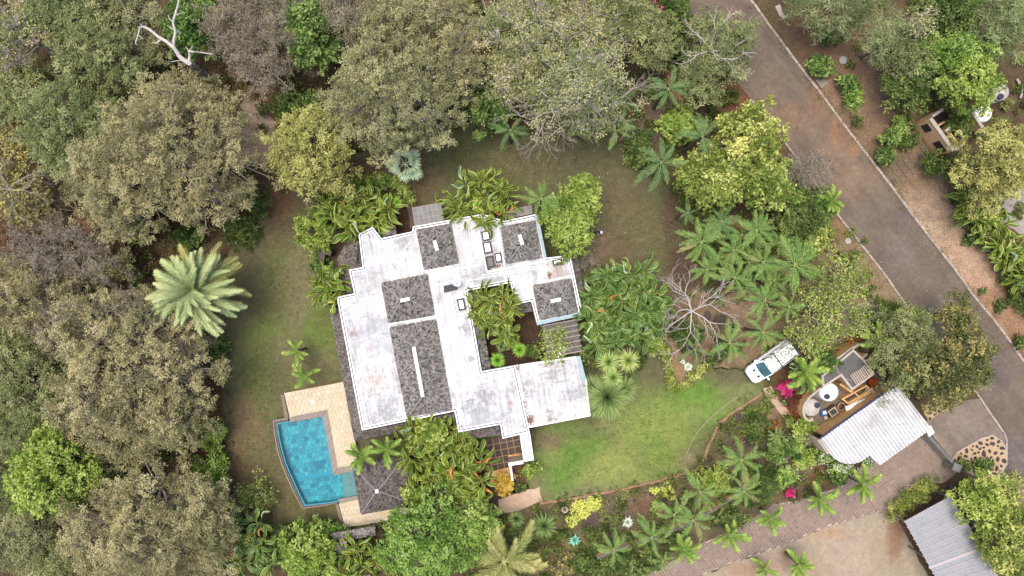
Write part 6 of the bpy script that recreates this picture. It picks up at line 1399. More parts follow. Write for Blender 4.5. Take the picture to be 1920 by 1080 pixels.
def big_clump(poly, n, z, nl, size, kind, seed, label, group, **kw):
    rng = random.Random(seed); P = PP(poly, z); xs = [p[0] for p in P]; ys = [p[1] for p in P]; pts = []; t = 0; dmin = math.sqrt(abs(area2(P)) / 2 / n) * .78
    while len(pts) < n and t < 5000:
        t += 1; x, y = rng.uniform(min(xs), max(xs)), rng.uniform(min(ys), max(ys))
        if inpoly([x], [y], P)[0] and all(math.hypot(x - a, y - b) > dmin * (1 - t / 8000) for a, b in pts): pts.append((x, y))
    mx, my = sum(xs) / len(xs), sum(ys) / len(ys); wx, wy = (max(xs) - min(xs)) / 6, (max(ys) - min(ys)) / 6
    for i, (x, y) in enumerate(pts):
        ns = 'north' if y > my + wy else ('south' if y < my - wy else ''); ew = 'east' if x > mx + wx else ('west' if x < mx - wx else '')
        where = ('on its ' + '-'.join(q for q in (ns, ew) if q) + ' side') if ns or ew else 'at its centre'
        big_plant(x, y, z * rng.uniform(.8, 1.15), nl, size * rng.uniform(.9, 1.1), kind, seed * 50 + i, label + ', ' + where, group, **kw)
big_clump([(605, 388), (640, 362), (695, 366), (732, 386), (728, 415), (690, 440), (640, 435), (610, 410)], 17, 3.2, 15, 1.9, 'strel', 1, 'pale-edged bird-of-paradise plant in the north-west house corner clump', 'big-leaved plants at the north-west corner of the house')
big_clump([(835, 372), (875, 345), (935, 335), (955, 375), (945, 410), (900, 425), (850, 420)], 13, 3.7, 14, 1.8, 'strel', 2, 'bird-of-paradise plant in the clump over the north roof edge', 'big-leaved plants at the north roof edge')
big_clump([(590, 515), (620, 500), (648, 530), (640, 560), (600, 565)], 6, 3.0, 12, 1.7, 'strel', 3, 'bird-of-paradise plant in the west house corner clump', 'big-leaved plants at the west house corner')
big_clump([(885, 558), (950, 548), (962, 585), (950, 622), (912, 618)], 15, 3.9, 13, 1.6, 'strel', 4, 'bright bird-of-paradise plant in the inner courtyard clump', 'big-leaved plants in the inner courtyard')
big_clump([(1108, 530), (1150, 505), (1205, 510), (1232, 560), (1225, 620), (1185, 645), (1110, 650), (1095, 600)], 26, 3.6, 18, 1.85, 'strel_deep', 5, 'banana-like plant in the large mass east of the house', 'banana-like plants east of the house', dry=.01)
big_clump([(765, 800), (840, 790), (865, 825), (905, 850), (915, 900), (900, 950), (850, 968), (790, 962), (775, 900), (745, 840)], 28, 3.2, 15, 1.9, 'strel', 6, 'bird-of-paradise plant in the mass south of the house', 'big-leaved plants south of the house')
big_clump([(1800, 350), (1850, 385), (1890, 430), (1930, 490), (1950, 570), (1925, 560), (1880, 500), (1840, 440), (1800, 400)], 22, 1.5, 14, 1.8, 'strel', 7, 'bird-of-paradise plant in the band across the road', 'big-leaved plants across the road')
big_clump([(650, 1030), (700, 1020), (712, 1060), (690, 1085), (640, 1080)], 6, 3.0, 13, 1.8, 'strel', 8, 'bird-of-paradise plant in the clump by the gate roof', 'big-leaved plants by the gate roof')
big_clump([(440, 985), (500, 975), (545, 1000), (520, 1060), (450, 1070), (425, 1030)], 8, 2.8, 12, 2.0, 'strel_deep', 9, 'banana plant in the clump near the fallen grey trunk', 'banana-like plants at the south-west', dry=.08, name='banana_plant')
big_clump([(1490, 680), (1520, 690), (1525, 715), (1495, 712)], 3, 2.4, 12, 1.5, 'strel_deep', 10, 'dark broad-leaved plant crowding the service yard', 'broad-leaved plants by the service yard')

# ---- spiky rosettes
def rosette_mesh(seed, n, L, W, mat, flat=.35, droop=.25, segs=2):
    rng = np.random.default_rng(seed); i = np.arange(n); t = (i + .5) / n; az = i * 2.39996 + rng.normal(size=n) * .1; el = (1 - t ** .8) * 1.35 + flat * .2 - droop * .5 * t + rng.normal(size=n) * .06
    d = np.stack([np.cos(az) * np.cos(el), np.sin(az) * np.cos(el), np.sin(el)], 1); side = unit(np.cross(d, np.array([0, 0, 1.0]) + rng.normal(size=(n, 3)) * .1)); l = (L * (.7 + .3 * t) * rng.uniform(.85, 1.1, n))[:, None]; dn = np.array([0, 0, 1.0])
    b = d * .04; m = d * l * .45; e = d * l - dn * l * droop * .5; w = W / 2
    V = np.stack([b - side * w * .5, b + side * w * .5, m + side * w, e, m - side * w], 1).reshape(-1, 3); k = np.arange(n)[:, None] * 5
    F = np.concatenate([np.concatenate([k, k + 1, k + 2, k + 4], 1), np.concatenate([k + 4, k + 2, k + 3, k + 3], 1)]); me = bpy.data.meshes.new('blades')
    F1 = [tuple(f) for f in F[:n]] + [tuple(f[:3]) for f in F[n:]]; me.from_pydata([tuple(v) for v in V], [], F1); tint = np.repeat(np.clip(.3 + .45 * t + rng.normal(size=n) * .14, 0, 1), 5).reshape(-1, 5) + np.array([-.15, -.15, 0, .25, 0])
    a = me.attributes.new('tint', 'FLOAT', 'POINT'); a.data.foreach_set('value', np.clip(tint, 0, 1).astype(np.float32).ravel()); me.materials.append(M[mat]); me.update(); return me
def rosette(label, px, py, rpx, z, mat, seed, n=110, W=.07, name='yucca', cat='spiky plant', droop=.25, heads=1, group=None):
    c = W3(px, py, z); rad = rpx / 20 * (H - z) / H; root = empty(name, (c.x, c.y, 0), label=label, cat=cat, group=group); rng = random.Random(seed)
    if z > .5:
        mb = MB(); mb.tube([(0, 0, -.05), (0, 0, z * .5), (0, 0, z)], [.1, .08, .06], 7); mb.build('stem', M['bark'], root)
    for h in range(heads):
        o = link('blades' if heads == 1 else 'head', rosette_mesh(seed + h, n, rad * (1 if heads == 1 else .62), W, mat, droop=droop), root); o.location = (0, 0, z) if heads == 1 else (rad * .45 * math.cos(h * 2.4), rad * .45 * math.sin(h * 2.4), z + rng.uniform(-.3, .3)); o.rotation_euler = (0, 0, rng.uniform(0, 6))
for k, (px, py, r, z, mt, n, W_, lab, hd) in enumerate([
    (1141, 679, 27, 4.0, 'yucca_pale', 220, .05, 'pale yellow-green spiky yucca head, left of the upper pair', 1), (1178, 676, 27, 4.0, 'yucca_pale', 220, .05, 'pale yellow-green spiky yucca head, right of the upper pair', 1), (1149, 708, 24, 3.9, 'yucca_pale', 200, .05, 'pale yucca head just below the upper pair', 1),
    (1138, 744, 50, 3.6, 'yucca', 640, .055, 'largest dark green spiky yucca at the south-east house corner', 1), (1110, 725, 30, 3.0, 'yucca', 240, .05, 'dark yucca between the roof corner and the largest yucca', 1), (1170, 730, 32, 2.8, 'yucca', 260, .05, 'dark yucca right of the largest one, on the green lawn', 1), (1120, 765, 24, 2.6, 'yucca', 180, .05, 'low dark yucca touching the east wing roof corner', 1),
    (933, 675, 17, 3.6, 'yucca_lime', 260, .05, 'round lime green rosette at the courtyard corner', 1), (974, 656, 17, 3.0, 'yucca_lime', 150, .06, 'lime green rosette in the middle of the courtyard planting', 1), (950, 620, 14, 3.2, 'yucca_lime', 130, .05, 'lime rosette under the courtyard leaves', 1), (940, 650, 12, 2.6, 'yucca', 100, .05, 'darker rosette behind the round courtyard one', 1),
    (745, 379, 13, 3.4, 'yucca_lime', 80, .05, 'small star-shaped rosette beside the dark stone wall', 1), (733, 394, 11, 3.0, 'yucca_lime', 70, .05, 'smaller star-shaped rosette left of the stone wall', 1), (889, 828, 9, 2.0, 'yucca_lime', 70, .04, 'small bright rosette at the terrace edge', 1),
    (1020, 985, 30, 2.2, 'yucca', 220, .05, 'grey-green spiky yucca right of the date palm', 1), (968, 972, 20, 1.8, 'yucca', 130, .05, 'drab yucca above the date palm', 1), (1225, 660, 13, .5, 'yucca_pale', 60, .07, 'pale yellow rosette inside the small hedge corner', 1),
    (1077, 1012, 14, .3, 'agave', 30, .16, 'teal agave with broad leaves near the bottom of the bed', 1), (1177, 979, 13, .4, 'agave_silver', 60, .10, 'silver-white agave rosette in the southern bed', 1), (1290, 688, 11, .5, 'agave_silver', 40, .12, 'silvery agave inside the square hedge bed', 1), (1280, 678, 6, .8, 'agave_silver', 22, .1, 'thin silver agave offset above the one in the hedge bed', 1),
    (1228, 945, 10, .3, 'yucca_pale', 40, .06, 'pale star-shaped rosette at the southern lawn edge', 1), (1225, 955, 8, .3, 'yucca_pale', 34, .06, 'smaller pale rosette next to the lawn edge one', 1), (1237, 953, 8, .3, 'yucca_pale', 34, .06, 'pale rosette right of the other two by the lawn edge', 1),
    (255, 535, 14, .9, 'yucca', 80, .05, 'green spiky rosette in the undergrowth left of the silver palm', 1), (530, 1000, 16, 1.6, 'yucca_pale', 110, .05, 'yellowish spiky plant left of the round green bottom tree', 1), (1470, 755, 7, .5, 'yucca', 40, .07, 'small dark rosette by the sandy path', 1)]):
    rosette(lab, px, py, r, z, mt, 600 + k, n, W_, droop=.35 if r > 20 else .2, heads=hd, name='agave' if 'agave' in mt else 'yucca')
def lily_patch(poly, seed, label, n, r=.45, mat='lily'):
    rng = random.Random(seed); P = PP(poly, .3); xs = [p[0] for p in P]; ys = [p[1] for p in P]; pts = []; t = 0
    while len(pts) < n and t < 3000:
        t += 1; x, y = rng.uniform(min(xs), max(xs)), rng.uniform(min(ys), max(ys))
        if inpoly([x], [y], P)[0] and all(math.hypot(x - a, y - b) > r * .62 for a, b in pts): pts.append((x, y))
    ms = [rosette_mesh(seed + q, 22, r, .07, mat, droop=.3) for q in range(3)]
    for x, y in pts: o = link('spider_plant', ms[rng.randrange(3)], None, label=label, cat='plant', group=label); o.location = (x, y, .12); o.rotation_euler = (0, 0, rng.uniform(0, 6)); s = rng.uniform(.8, 1.2); o.scale = (s, s, s)
lily_patch([(1080, 940), (1100, 935), (1128, 930), (1122, 955), (1098, 968), (1078, 985), (1066, 990), (1064, 970)], 3, 'yellow-striped grassy plant in the clump below the south lawn edge', 34)
lily_patch([(1220, 918), (1250, 908), (1262, 920), (1262, 938), (1240, 938)], 4, 'yellow-striped grassy plant at the lawn edge near the feather palms', 16, .4)
lily_patch([(1060, 575), (1060, 575), (1061, 576)], 5, 'x', 0)

# ---- trees
T = [
 # west and north woods
 ('tree', 'pale dry-leaved tree in the far north-west corner', 22, 62, 78, 80, 8.5, 'cream'), ('tree', 'olive feathery tree at the top edge near the north-west corner', 120, 25, 70, 60, 8, 'acacia_green'), ('tree', 'grey-olive feathery tree left of the dead white branch', 190, 110, 90, 80, 8.5, 'acacia_green'),
 ('tree', 'olive tree at the top edge above the dead white branch', 235, 25, 75, 50, 7.5, 'acacia'), ('tree', 'fresh green tree at the left edge above the yellow-leaved tree', 40, 190, 66, 66, 7, 'acacia_green'), ('tree', 'dark olive feathery tree left of the largest one', 140, 245, 95, 105, 9, 'acacia_green'),
 ('tree', 'largest tan-olive feathery tree west of the house', 325, 288, 146, 156, 11, 'acacia'), ('tree', 'olive tree joined to the south-west of the largest feathery one', 225, 330, 95, 95, 10, 'acacia'), ('tree', 'brown half-bare tree at the left edge', 25, 300, 62, 75, 7, 'yellowleaf'),
 ('tree', 'yellow-leaved sparse tree near the left edge', 62, 385, 55, 45, 7.5, 'yellowleaf'), ('tree', 'bare red-brown tree at the left edge below the yellow one', 20, 440, 60, 50, 6.5, 'reddry'),
 ('tree', 'grey half-bare tree left of centre in the west woods', 110, 470, 105, 75, 7.5, 'greytwig'), ('tree', 'bare red-brown thicket tree between two olive crowns', 190, 425, 50, 60, 5.5, 'reddry'), ('shrub', 'small yellow-green bush in the gap beneath the largest feathery tree', 253, 430, 25, 27, 3.5, 'lime'),
 ('tree', 'olive-grey tree at the left edge level with the silver palm', 40, 560, 95, 80, 8, 'acacia'), ('tree', 'grey-brown tree between the left edge and the big south-west tree', 130, 600, 80, 75, 7, 'acacia_grey'), ('shrub', 'pale green small-leaved shrub beside the red soil gap', 172, 545, 22, 22, 3.5, 'green'),
 ('tree', 'largest olive feathery tree south-west of the silver palm', 235, 700, 150, 150, 10.5, 'acacia'), ('tree', 'grey feathery tree leaning east toward the lawn', 340, 665, 60, 60, 7.5, 'acacia_grey'), ('tree', 'pale olive tree joined below the grey leaning one', 320, 780, 75, 70, 8, 'acacia'), ('tree', 'grey half-bare tree just left of the silver palm', 255, 580, 70, 40, 7, 'acacia_grey'),
 ('tree', 'yellow-olive tree at the left edge below the middle', 30, 720, 85, 90, 8.5, 'acacia_green'), ('tree', 'bright yellow-green tree in the south-west woods', 105, 885, 80, 82, 9, 'lime'), ('tree', 'small lime green tree joined above the bright one', 110, 825, 34, 38, 8, 'lime'), ('tree', 'yellowish feathery tree left of the large olive one', 60, 800, 60, 40, 7.5, 'acacia_green'),
 ('tree', 'dim green tree in the hollow between three olive crowns', 190, 900, 60, 50, 6, 'green'), ('tree', 'dull olive tree in the bottom-left corner', 40, 1000, 90, 80, 7.5, 'acacia'), ('tree', 'dark olive tree at the left edge beside the lime tree', 15, 880, 45, 60, 6.5, 'acacia_green'),
 ('tree', 'large pale-twigged olive tree at the bottom, west of the banana plants', 270, 990, 155, 120, 10, 'acacia'), ('tree', 'grey-green tree at the bottom edge left of the pale-twigged one', 130, 1050, 60, 50, 7.5, 'acacia_green'), ('tree', 'feathery grey crown overlapping the pale-twigged tree at its east', 385, 970, 60, 70, 8, 'acacia'),
 ('tree', 'glossy bright green tree beside the dead white branch', 370, 52, 48, 66, 7, 'bright'), ('tree', 'grey twiggy tree at the top between two bright green ones', 450, 60, 62, 75, 8, 'acacia_grey'), ('tree', 'pinkish-grey half-bare tree above the pale clearing', 500, 98, 80, 76, 8.5, 'acacia_grey'), ('tree', 'grey twiggy tree at the top left of the glossy green tree', 540, 20, 60, 50, 7, 'acacia_grey'),
 ('tree', 'glossy bright green tree at the top, left of the big olive crown', 592, 70, 54, 66, 8, 'bright'), ('tree', 'largest olive feathery tree north of the house', 735, 175, 140, 118, 11, 'acacia'), ('tree', 'olive-grey tree at the top edge above the northern giant', 770, 35, 115, 60, 9.5, 'acacia'), ('tree', 'grey twiggy tree between the northern giant and the glossy tree', 655, 30, 55, 50, 8.5, 'acacia_grey'),
 ('tree', 'olive crown joined to the east side of the northern giant', 850, 120, 60, 85, 9, 'acacia'), ('tree', 'yellow-olive tree between the two olive giants', 592, 285, 82, 92, 8.5, 'yellowish'), ('tree', 'small green tree above the yellow-olive one', 560, 205, 45, 36, 5, 'green'),
 ('tree', 'cream-leaved sparse tree spreading over the north lawn edge', 1085, 170, 105, 100, 9.5, 'cream'), ('tree', 'cream-leaved twiggy tree at the top centre', 985, 60, 100, 80, 9, 'cream'), ('tree', 'cream-leaved branch crown left of the spreading one', 960, 150, 70, 55, 8, 'cream'), ('tree', 'cream-twigged tree at the top, right of centre', 1120, 60, 75, 65, 8, 'cream'),
 ('tree', 'bright green small-leaved tree at the north lawn edge', 918, 205, 52, 44, 5.5, 'lime' if False else 'bright'), ('tree', 'olive-green tree at the top edge left of the flowering hedge', 1170, 30, 60, 55, 7.5, 'acacia_green'), ('tree', 'olive tree left of the red-flowered one at the top', 1215, 75, 48, 65, 7, 'acacia_green'), ('tree', 'green red-flowered tree at the top beside the road', 1258, 50, 34, 60, 5.5, 'green'),
 ('tree', 'olive tree with pale forked branches overhanging the road', 1345, 90, 72, 74, 7.5, 'acacia_green'), ('tree', 'drooping olive tree below the one overhanging the road', 1310, 155, 48, 55, 6.5, 'acacia_green'), ('bush', 'green round bush at the top edge of the road', 1277, 15, 22, 18, 2.5, 'green'),
 # east
 ('tree', 'large yellow-green tree along the road, upper part', 1400, 265, 62, 72, 7.5, 'limegold'), ('tree', 'large yellow-green tree left of the upper roadside one', 1345, 330, 78, 62, 7, 'limegold'), ('tree', 'yellow-green tree nearest the feather palm grove', 1425, 345, 60, 52, 6.5, 'limegold'), ('shrub', 'bright green shrubs around the dark feather palm by the road', 1275, 235, 40, 38, 4, 'lime'),
 ('shrub', 'leafy green shrub at the north-east lawn edge', 1200, 275, 26, 45, 2.2, 'green'), ('tree', 'bare pinkish twiggy tree leaning over the road', 1510, 320, 50, 45, 5, 'greytwig'), ('shrub', 'dark green shrub between twiggy tree and feather palm grove', 1490, 400, 50, 52, 4.5, 'green'), ('shrub', 'bright shrub at the foot of the roadside foxtail palm', 1535, 390, 32, 36, 3.2, 'bright'),
 ('shrub', 'yellow-flowered shrub near the hexagonal concrete cover', 1535, 440, 24, 40, 2.5, 'limegold'), ('tree', 'sparse grey-green tree by the road above the paved pad', 1570, 520, 62, 55, 5.5, 'sparse_green'), ('tree', 'wide sparse white-branched tree behind the parked pickup', 1545, 595, 85, 68, 6.5, 'sparse_green'), ('tree', 'sparse tree crown reaching over the rear of the pickup', 1515, 632, 34, 28, 6, 'sparse_green'),
 ('shrub', 'bright green shrub above the service yard flat roof', 1540, 675, 26, 26, 3.2, 'bright'), ('tree', 'olive tree behind the service yard', 1702, 655, 72, 78, 6.5, 'acacia_green'), ('tree', 'dark green orange-tipped tree overhanging the road bend', 1775, 685, 85, 75, 7.5, 'darkolive'), ('tree', 'small-leaved olive sprig crown reaching up the road', 1780, 595, 36, 36, 6, 'darkolive'), ('hedge', 'dark trimmed round hedge at the end of the road verge', 1660, 592, 32, 18, 2.0, 'green'), ('shrub', 'lime green bush beside the dark trimmed hedge', 1700, 600, 32, 24, 3.4, 'lime'),
 # round house
 ('tree', 'round yellow-green tree against the north-east house corner', 1064, 420, 48, 62, 6, 'lime'), ('tree', 'lighter crown on the east side of the round tree', 1090, 365, 38, 34, 5.2, 'lime'), ('bush', 'lime bush, upper left lobe of four beside the house', 572, 420, 15, 15, 2.8, 'lime'), ('bush', 'lime bush, upper right lobe of four beside the house', 604, 426, 16, 16, 3.0, 'lime'), ('bush', 'lime bush, lower left lobe of four beside the house', 577, 452, 20, 18, 2.8, 'lime'), ('bush', 'lime bush, lower right lobe of four beside the house', 608, 456, 16, 15, 3.0, 'lime'),
 ('tree', 'largest fresh green tree at the bottom, south of the pavilion', 800, 1015, 95, 82, 7.5, 'fresh'), ('tree', 'smaller fresh green crown joined right of the largest bottom one', 890, 985, 48, 55, 5.5, 'fresh'), ('bush', 'yellow-green bush poking over the long-leaved plants near the roof', 812, 812, 30, 26, 4.6, 'lime'), ('bush', 'small yellow-green bush beside the pavilion corner', 772, 918, 18, 16, 4.0, 'limegold'),
 ('bush', 'golden yellow round bush by the entrance terrace', 945, 907, 19, 21, 1.8, 'goldbush'), ('bush', 'tiny dark blue-green ball bush beside the golden one', 975, 914, 10, 10, .9, 'green'), ('bush', 'small bright bush at the foot of the entrance wing', 993, 880, 15, 14, 1.6, 'lime'), ('bush', 'deep green bush under the terrace eave', 898, 812, 20, 15, 1.8, 'bright'),
 ('tree', 'round yellow-green tree at the bottom, below the pool lawn', 575, 1035, 58, 48, 5, 'lime'), ('shrub', 'green shrub on the pool lawn edge above the round bottom tree', 600, 995, 38, 22, 2.5, 'fresh'), ('shrub', 'bright green shrub left of the banana plants gap', 520, 1025, 34, 34, 3.0, 'green'), ('shrub', 'fine fern-like green shrub by the gate roof', 640, 1000, 18, 16, 2, 'fresh'),
 ('shrub', 'grey-green sparse shrub on the south-west lawn edge', 478, 930, 38, 34, 2.6, 'sparse_green'), ('bush', 'bright yellow-green bush on the west lawn edge', 395, 815, 28, 30, 2.4, 'lime'), ('bush', 'green feathery bush below the bright west one', 395, 890, 40, 40, 3, 'fresh'), ('bush', 'maroon-leaved bush between two west lawn bushes', 372, 838, 24, 20, 1.8, 'maroon'),
 ('bush', 'bright green bush at the foot of the silver palm', 395, 648, 26, 30, 1.8, 'bright'), ('bush', 'dark twiggy yellow-dotted bush on the west lawn edge', 398, 715, 22, 34, 1.6, 'reddry'), ('bush', 'emerald bush above the silver palm', 352, 445, 30, 20, 2.0, 'bright'), ('bush', 'long green bush along the north-west lawn bend', 445, 430, 38, 30, 1.8, 'green'), ('bush', 'green bush on the bend of the lawn nearer the big tree', 480, 385, 18, 22, 1.8, 'green'),
 ('tree', 'low olive tree filling the hollow above the bright lime tree', 112, 745, 55, 45, 6.5, 'acacia_green'), ('tree', 'low olive tree in the hollow between the two large southern crowns', 235, 840, 62, 42, 6.5, 'acacia'), ('tree', 'low green tree in the hollow beside the dull corner tree', 60, 930, 50, 40, 6, 'acacia_green'),
 ('tree', 'low olive tree between the half-bare tree and the largest feathery one', 205, 400, 50, 40, 6, 'acacia'), ('tree', 'low olive tree at the left edge between two olive crowns', 20, 640, 55, 42, 6.5, 'acacia_green'), ('tree', 'low grey tree in the gap beside the dead white branch', 285, 85, 42, 42, 6, 'acacia'), ('tree', 'low olive tree above the silver palm and left of it', 205, 500, 52, 34, 5, 'acacia'),
 # road east side
 ('tree', 'spiky pencil-cactus tree at the top right of the road', 1560, 18, 90, 48, 6, 'pencil'), ('tree', 'darker pencil-cactus tree below the first one', 1660, 75, 52, 50, 6, 'pencil'), ('tree', 'pencil-cactus tree at the top right corner', 1865, 45, 75, 62, 7, 'pencil'), ('tree', 'yellow-green tree between the pencil-cactus trees', 1770, 28, 62, 45, 6.5, 'green'), ('tree', 'peach-flowered small crown among the pencil-cactus trees', 1710, 50, 26, 30, 7, 'cream'),
 ('tree', 'pale feathery tree left of the bright one across the road', 1700, 115, 52, 36, 6, 'acacia_green'), ('tree', 'bright green tree beside the ribbed water tank', 1810, 160, 56, 58, 6.5, 'bright' if False else 'lime'), ('tree', 'green leafy tree above the bright one across the road', 1780, 105, 78, 44, 6.5, 'fresh'), ('tree', 'dark green tree left of the small tan building', 1700, 170, 48, 40, 5, 'green'),
 ('tree', 'large olive tree at the right edge above the big leaves', 1875, 310, 88, 82, 8, 'acacia_green' if False else 'yellowish'), ('shrub', 'dark green shrub beside the tan building vents', 1750, 305, 24, 22, 2, 'green'), ('shrub', 'dark green shrub inside the tan building walls', 1802, 238, 20, 22, 3, 'green'), ('shrub', 'green leafy shrub left of the tan wall', 1790, 315, 20, 24, 2.6, 'green'),
 ('bush', 'round dark green bush beside the square drain slab', 1543, 120, 20, 21, 1.6, 'bright'), ('bush', 'bright green bush on the verge, upper of two joined', 1588, 155, 19, 17, 1.5, 'bright'), ('bush', 'bright green bush on the verge, lower of two joined', 1603, 183, 17, 24, 1.6, 'fresh'), ('bush', 'small green bush on the verge alone', 1608, 226, 9, 8, .8, 'green'), ('bush', 'green bush near the pencil-cactus trunk', 1552, 70, 13, 13, 1.4, 'bright'), ('bush', 'green bush left of the tan building path', 1687, 236, 20, 18, 1.6, 'fresh'),
 ('bush', 'dark green bush just below the one left of the tan building', 1672, 258, 17, 15, 1.4, 'bright'), ('bush', 'glossy small bush at the kerb by the stepping slabs', 1661, 293, 16, 16, 1.3, 'bright'), ('bush', 'olive bush with pale flowers near the tan building', 1705, 262, 20, 18, 1.2, 'green'),
 ('bush', 'small olive tuft bush on the lower verge', 1877, 573, 12, 10, .6, 'green'), ('bush', 'tiny green tuft on the bare verge', 1841, 545, 7, 6, .4, 'green'), ('bush', 'grey-green low bush on the verge near big leaves', 1815, 450, 10, 9, .5, 'green'), ('bush', 'small tuft bush beside the road at the right edge', 1916, 645, 10, 14, .8, 'green'),
 # bottom right
 ('tree', 'tall yellow-green bamboo-like tree beside the carport', 1835, 935, 52, 54, 5.5, 'limegold' if False else 'lime'), ('tree', 'yellow-green bamboo-like tree at the right edge by the carport', 1885, 1010, 52, 75, 6, 'limegold'), ('bush', 'dark green bush on the stone island', 1848, 872, 19, 13, 1.2, 'green'), ('bush', 'ball-shaped olive bush by the gate pillar', 1808, 872, 12, 11, 1.1, 'green'), ('bush', 'dusty shrub at the right edge below the stone island', 1905, 905, 22, 26, 1.0, 'sparse_green'),
 # southern bed
 ('bush', 'magenta-leaved bush at the corner of the service yard bed', 1474, 729, 12, 15, 1.2, 'magenta'), ('bush', 'small magenta tuft beside the ribbed tank', 1502, 774, 5, 5, .8, 'magenta'), ('bush', 'maroon-leaved bush below the magenta one', 1490, 752, 18, 20, 1.0, 'maroon'), ('bush', 'rust-coloured bush by the curved yard wall', 1496, 775, 16, 16, 1.0, 'rust'), ('bush', 'rust-orange bush behind the yard wall', 1565, 668, 14, 14, 1.4, 'rust'), ('bush', 'rust-orange bush above the flat grey roof', 1595, 640, 16, 10, 1.6, 'rust'),
 ('bush', 'yellow-green bush at the corner of the garage wall', 1505, 797, 20, 17, 2.0, 'lime'), ('bush', 'white-flowered bush left of the garage wall end', 1494, 832, 18, 17, 2.0, 'fresh'), ('bush', 'green bush between small palm and garage wall', 1462, 845, 32, 22, 2.6, 'bright'), ('bush', 'pale green bush below the tan wall', 1470, 893, 20, 20, 2.0, 'fresh'), ('bush', 'yellow-green bush right of the pale one below the wall', 1508, 862, 20, 18, 2.0, 'lime'),
 ('shrub', 'white-flowered shrub under the rounded garage roof corner', 1548, 856, 18, 18, 1.4, 'fresh'), ('shrub', 'white-flowered shrub further along the garage roof edge', 1575, 878, 22, 12, 1.4, 'fresh'), ('shrub', 'white-flowered shrub in the notch of the garage roof', 1625, 866, 14, 9, 1.2, 'fresh'), ('bush', 'round green ball bush below the white flowers', 1575, 897, 12, 10, 1.0, 'bright'),
 ('bush', 'magenta-flowered bush on the driveway edge', 1482, 925, 8, 7, 1.0, 'magenta'), ('bush', 'olive ground bush in the corner bed below the lawn', 1418, 800, 24, 26, .8, 'green'), ('shrub', 'dense shrub filling the space between tall palms', 1340, 900, 34, 26, 2.0, 'lime'), ('shrub', 'olive shrub right of the two tall palms', 1435, 905, 24, 34, 2.4, 'green'), ('shrub', 'dark green shrub by the paved drive below the tan wall', 1370, 970, 34, 16, 1.6, 'green'),
 ('shrub', 'leafy green shrub on the lower drive edge', 1190, 1060, 60, 22, 1.4, 'green'), ('shrub', 'green shrub at the bottom between bed and date palm', 1110, 1062, 40, 20, 1.2, 'green'), ('shrub', 'yellow-flowered twiggy shrub right of the date palm', 1055, 1058, 18, 26, 1.0, 'yellowleaf'), ('shrub', 'rust-coloured small shrub beside the path edge', 1456, 798, 9, 7, .7, 'rust'),
 ('bush', 'olive leafy bush in the courtyard corner', 1000, 655, 16, 13, 2.2, 'green'), ('bush', 'fern-like yellow-green bush in the courtyard', 958, 640, 20, 14, 2.2, 'lime'), ('shrub', 'green climbing shrub between pergola and east wing', 1090, 665, 18, 16, 2.8, 'green'), ('shrub', 'sparse flowering creeper over the pergola and roof', 1045, 640, 32, 34, 3.9, 'sparse_green'), ('shrub', 'sparse creeper spilling onto the east wing roof', 1040, 672, 26, 12, 3.8, 'sparse_green'),
 ('shrub', 'bare grey twiggy shrub right of the round tree', 1100, 490, 22, 18, 2.4, 'greytwig'), ('shrub', 'shrub under the big leaves by the hedge corner', 1225, 640, 22, 16, 1.6, 'lime'), ('shrub', 'green groundcover shrub beneath the bare white tree', 1285, 625, 30, 22, .8, 'green'), ('shrub', 'low green shrub right of the hedge bed', 1345, 665, 28, 14, .8, 'green'),
 ('shrub', 'green shrub west of the small house hedge', 598, 497, 14, 26, 1.2, 'bright'), ('shrub', 'olive undergrowth shrub left of the house clump', 610, 395, 26, 24, 2.2, 'green'), ('shrub', 'green fern shrub inside the curved hedge', 700, 350, 30, 10, 1.8, 'bright'), ('shrub', 'grey shrub left of the clump under the yellow-olive tree', 590, 375, 20, 16, 1.6, 'acacia_grey')]
seen = {}
for k, (nm, lab, px, py, rx, ry, h, sp) in enumerate(T):
    name = {'tree': {'pencil': 'pencil_cactus_tree'}.get(sp, 'tree'), 'shrub': 'shrub', 'bush': 'bush', 'hedge': 'hedge'}[nm]
    small = nm != 'tree'
    if px < 640 and sp.startswith('acacia'): rx, ry = rx * 1.07, ry * 1.07
    tree(name, nm, lab, px, py, rx, ry, h, sp, 1000 + k, crown_name='crown' if nm == 'tree' else 'foliage', dens=1.15 if small else 1.0, hz=(min(h * .92, .8 * (rx + ry) / 40) if small else None))

# ---- hedges
def hedge(L, w, h, species, seed, label):
    rng = np.random.default_rng(seed); sp = SP[species]; pts = resample([Wp(x, y, h * .7) for x, y in L], .22); c = []
    for p in pts:
        for _ in range(max(2, int(w / .2))): c.append((p.x + rng.uniform(-w / 2, w / 2), p.y + rng.uniform(-w / 2, w / 2), h * rng.uniform(.55, .9)))
        c.append((p.x, p.y, h * .35))
    c = np.array(c); A = len(pts) * .22 * w; rad = np.full(len(c), .2) * rng.uniform(.8, 1.3, len(c))
    pos, d, nor, LL, W_, tint, tp = clump_leaves(rng, c, rad, sp, int(A * sp['dens'] * 1.2)); pos[:, 2] = np.maximum(pos[:, 2], .05)
    link('hedge', leaf_mesh('hedge', pos, d, nor, LL, W_, tint, M[sp['mat']]), None, label=label, cat='hedge')
hedge([(660, 345), (675, 338), (695, 333), (725, 335), (748, 345), (764, 362), (773, 382)], .9, 1.9, 'hedge', 1, 'curved yellow-green clipped hedge north-west of the house')
hedge([(1204, 646), (1225, 654), (1246, 654), (1252, 690), (1260, 727), (1290, 724), (1295, 708), (1315, 698), (1318, 685)], .75, .9, 'hedge', 2, 'square-cornered yellow-green hedge beside the green lawn')
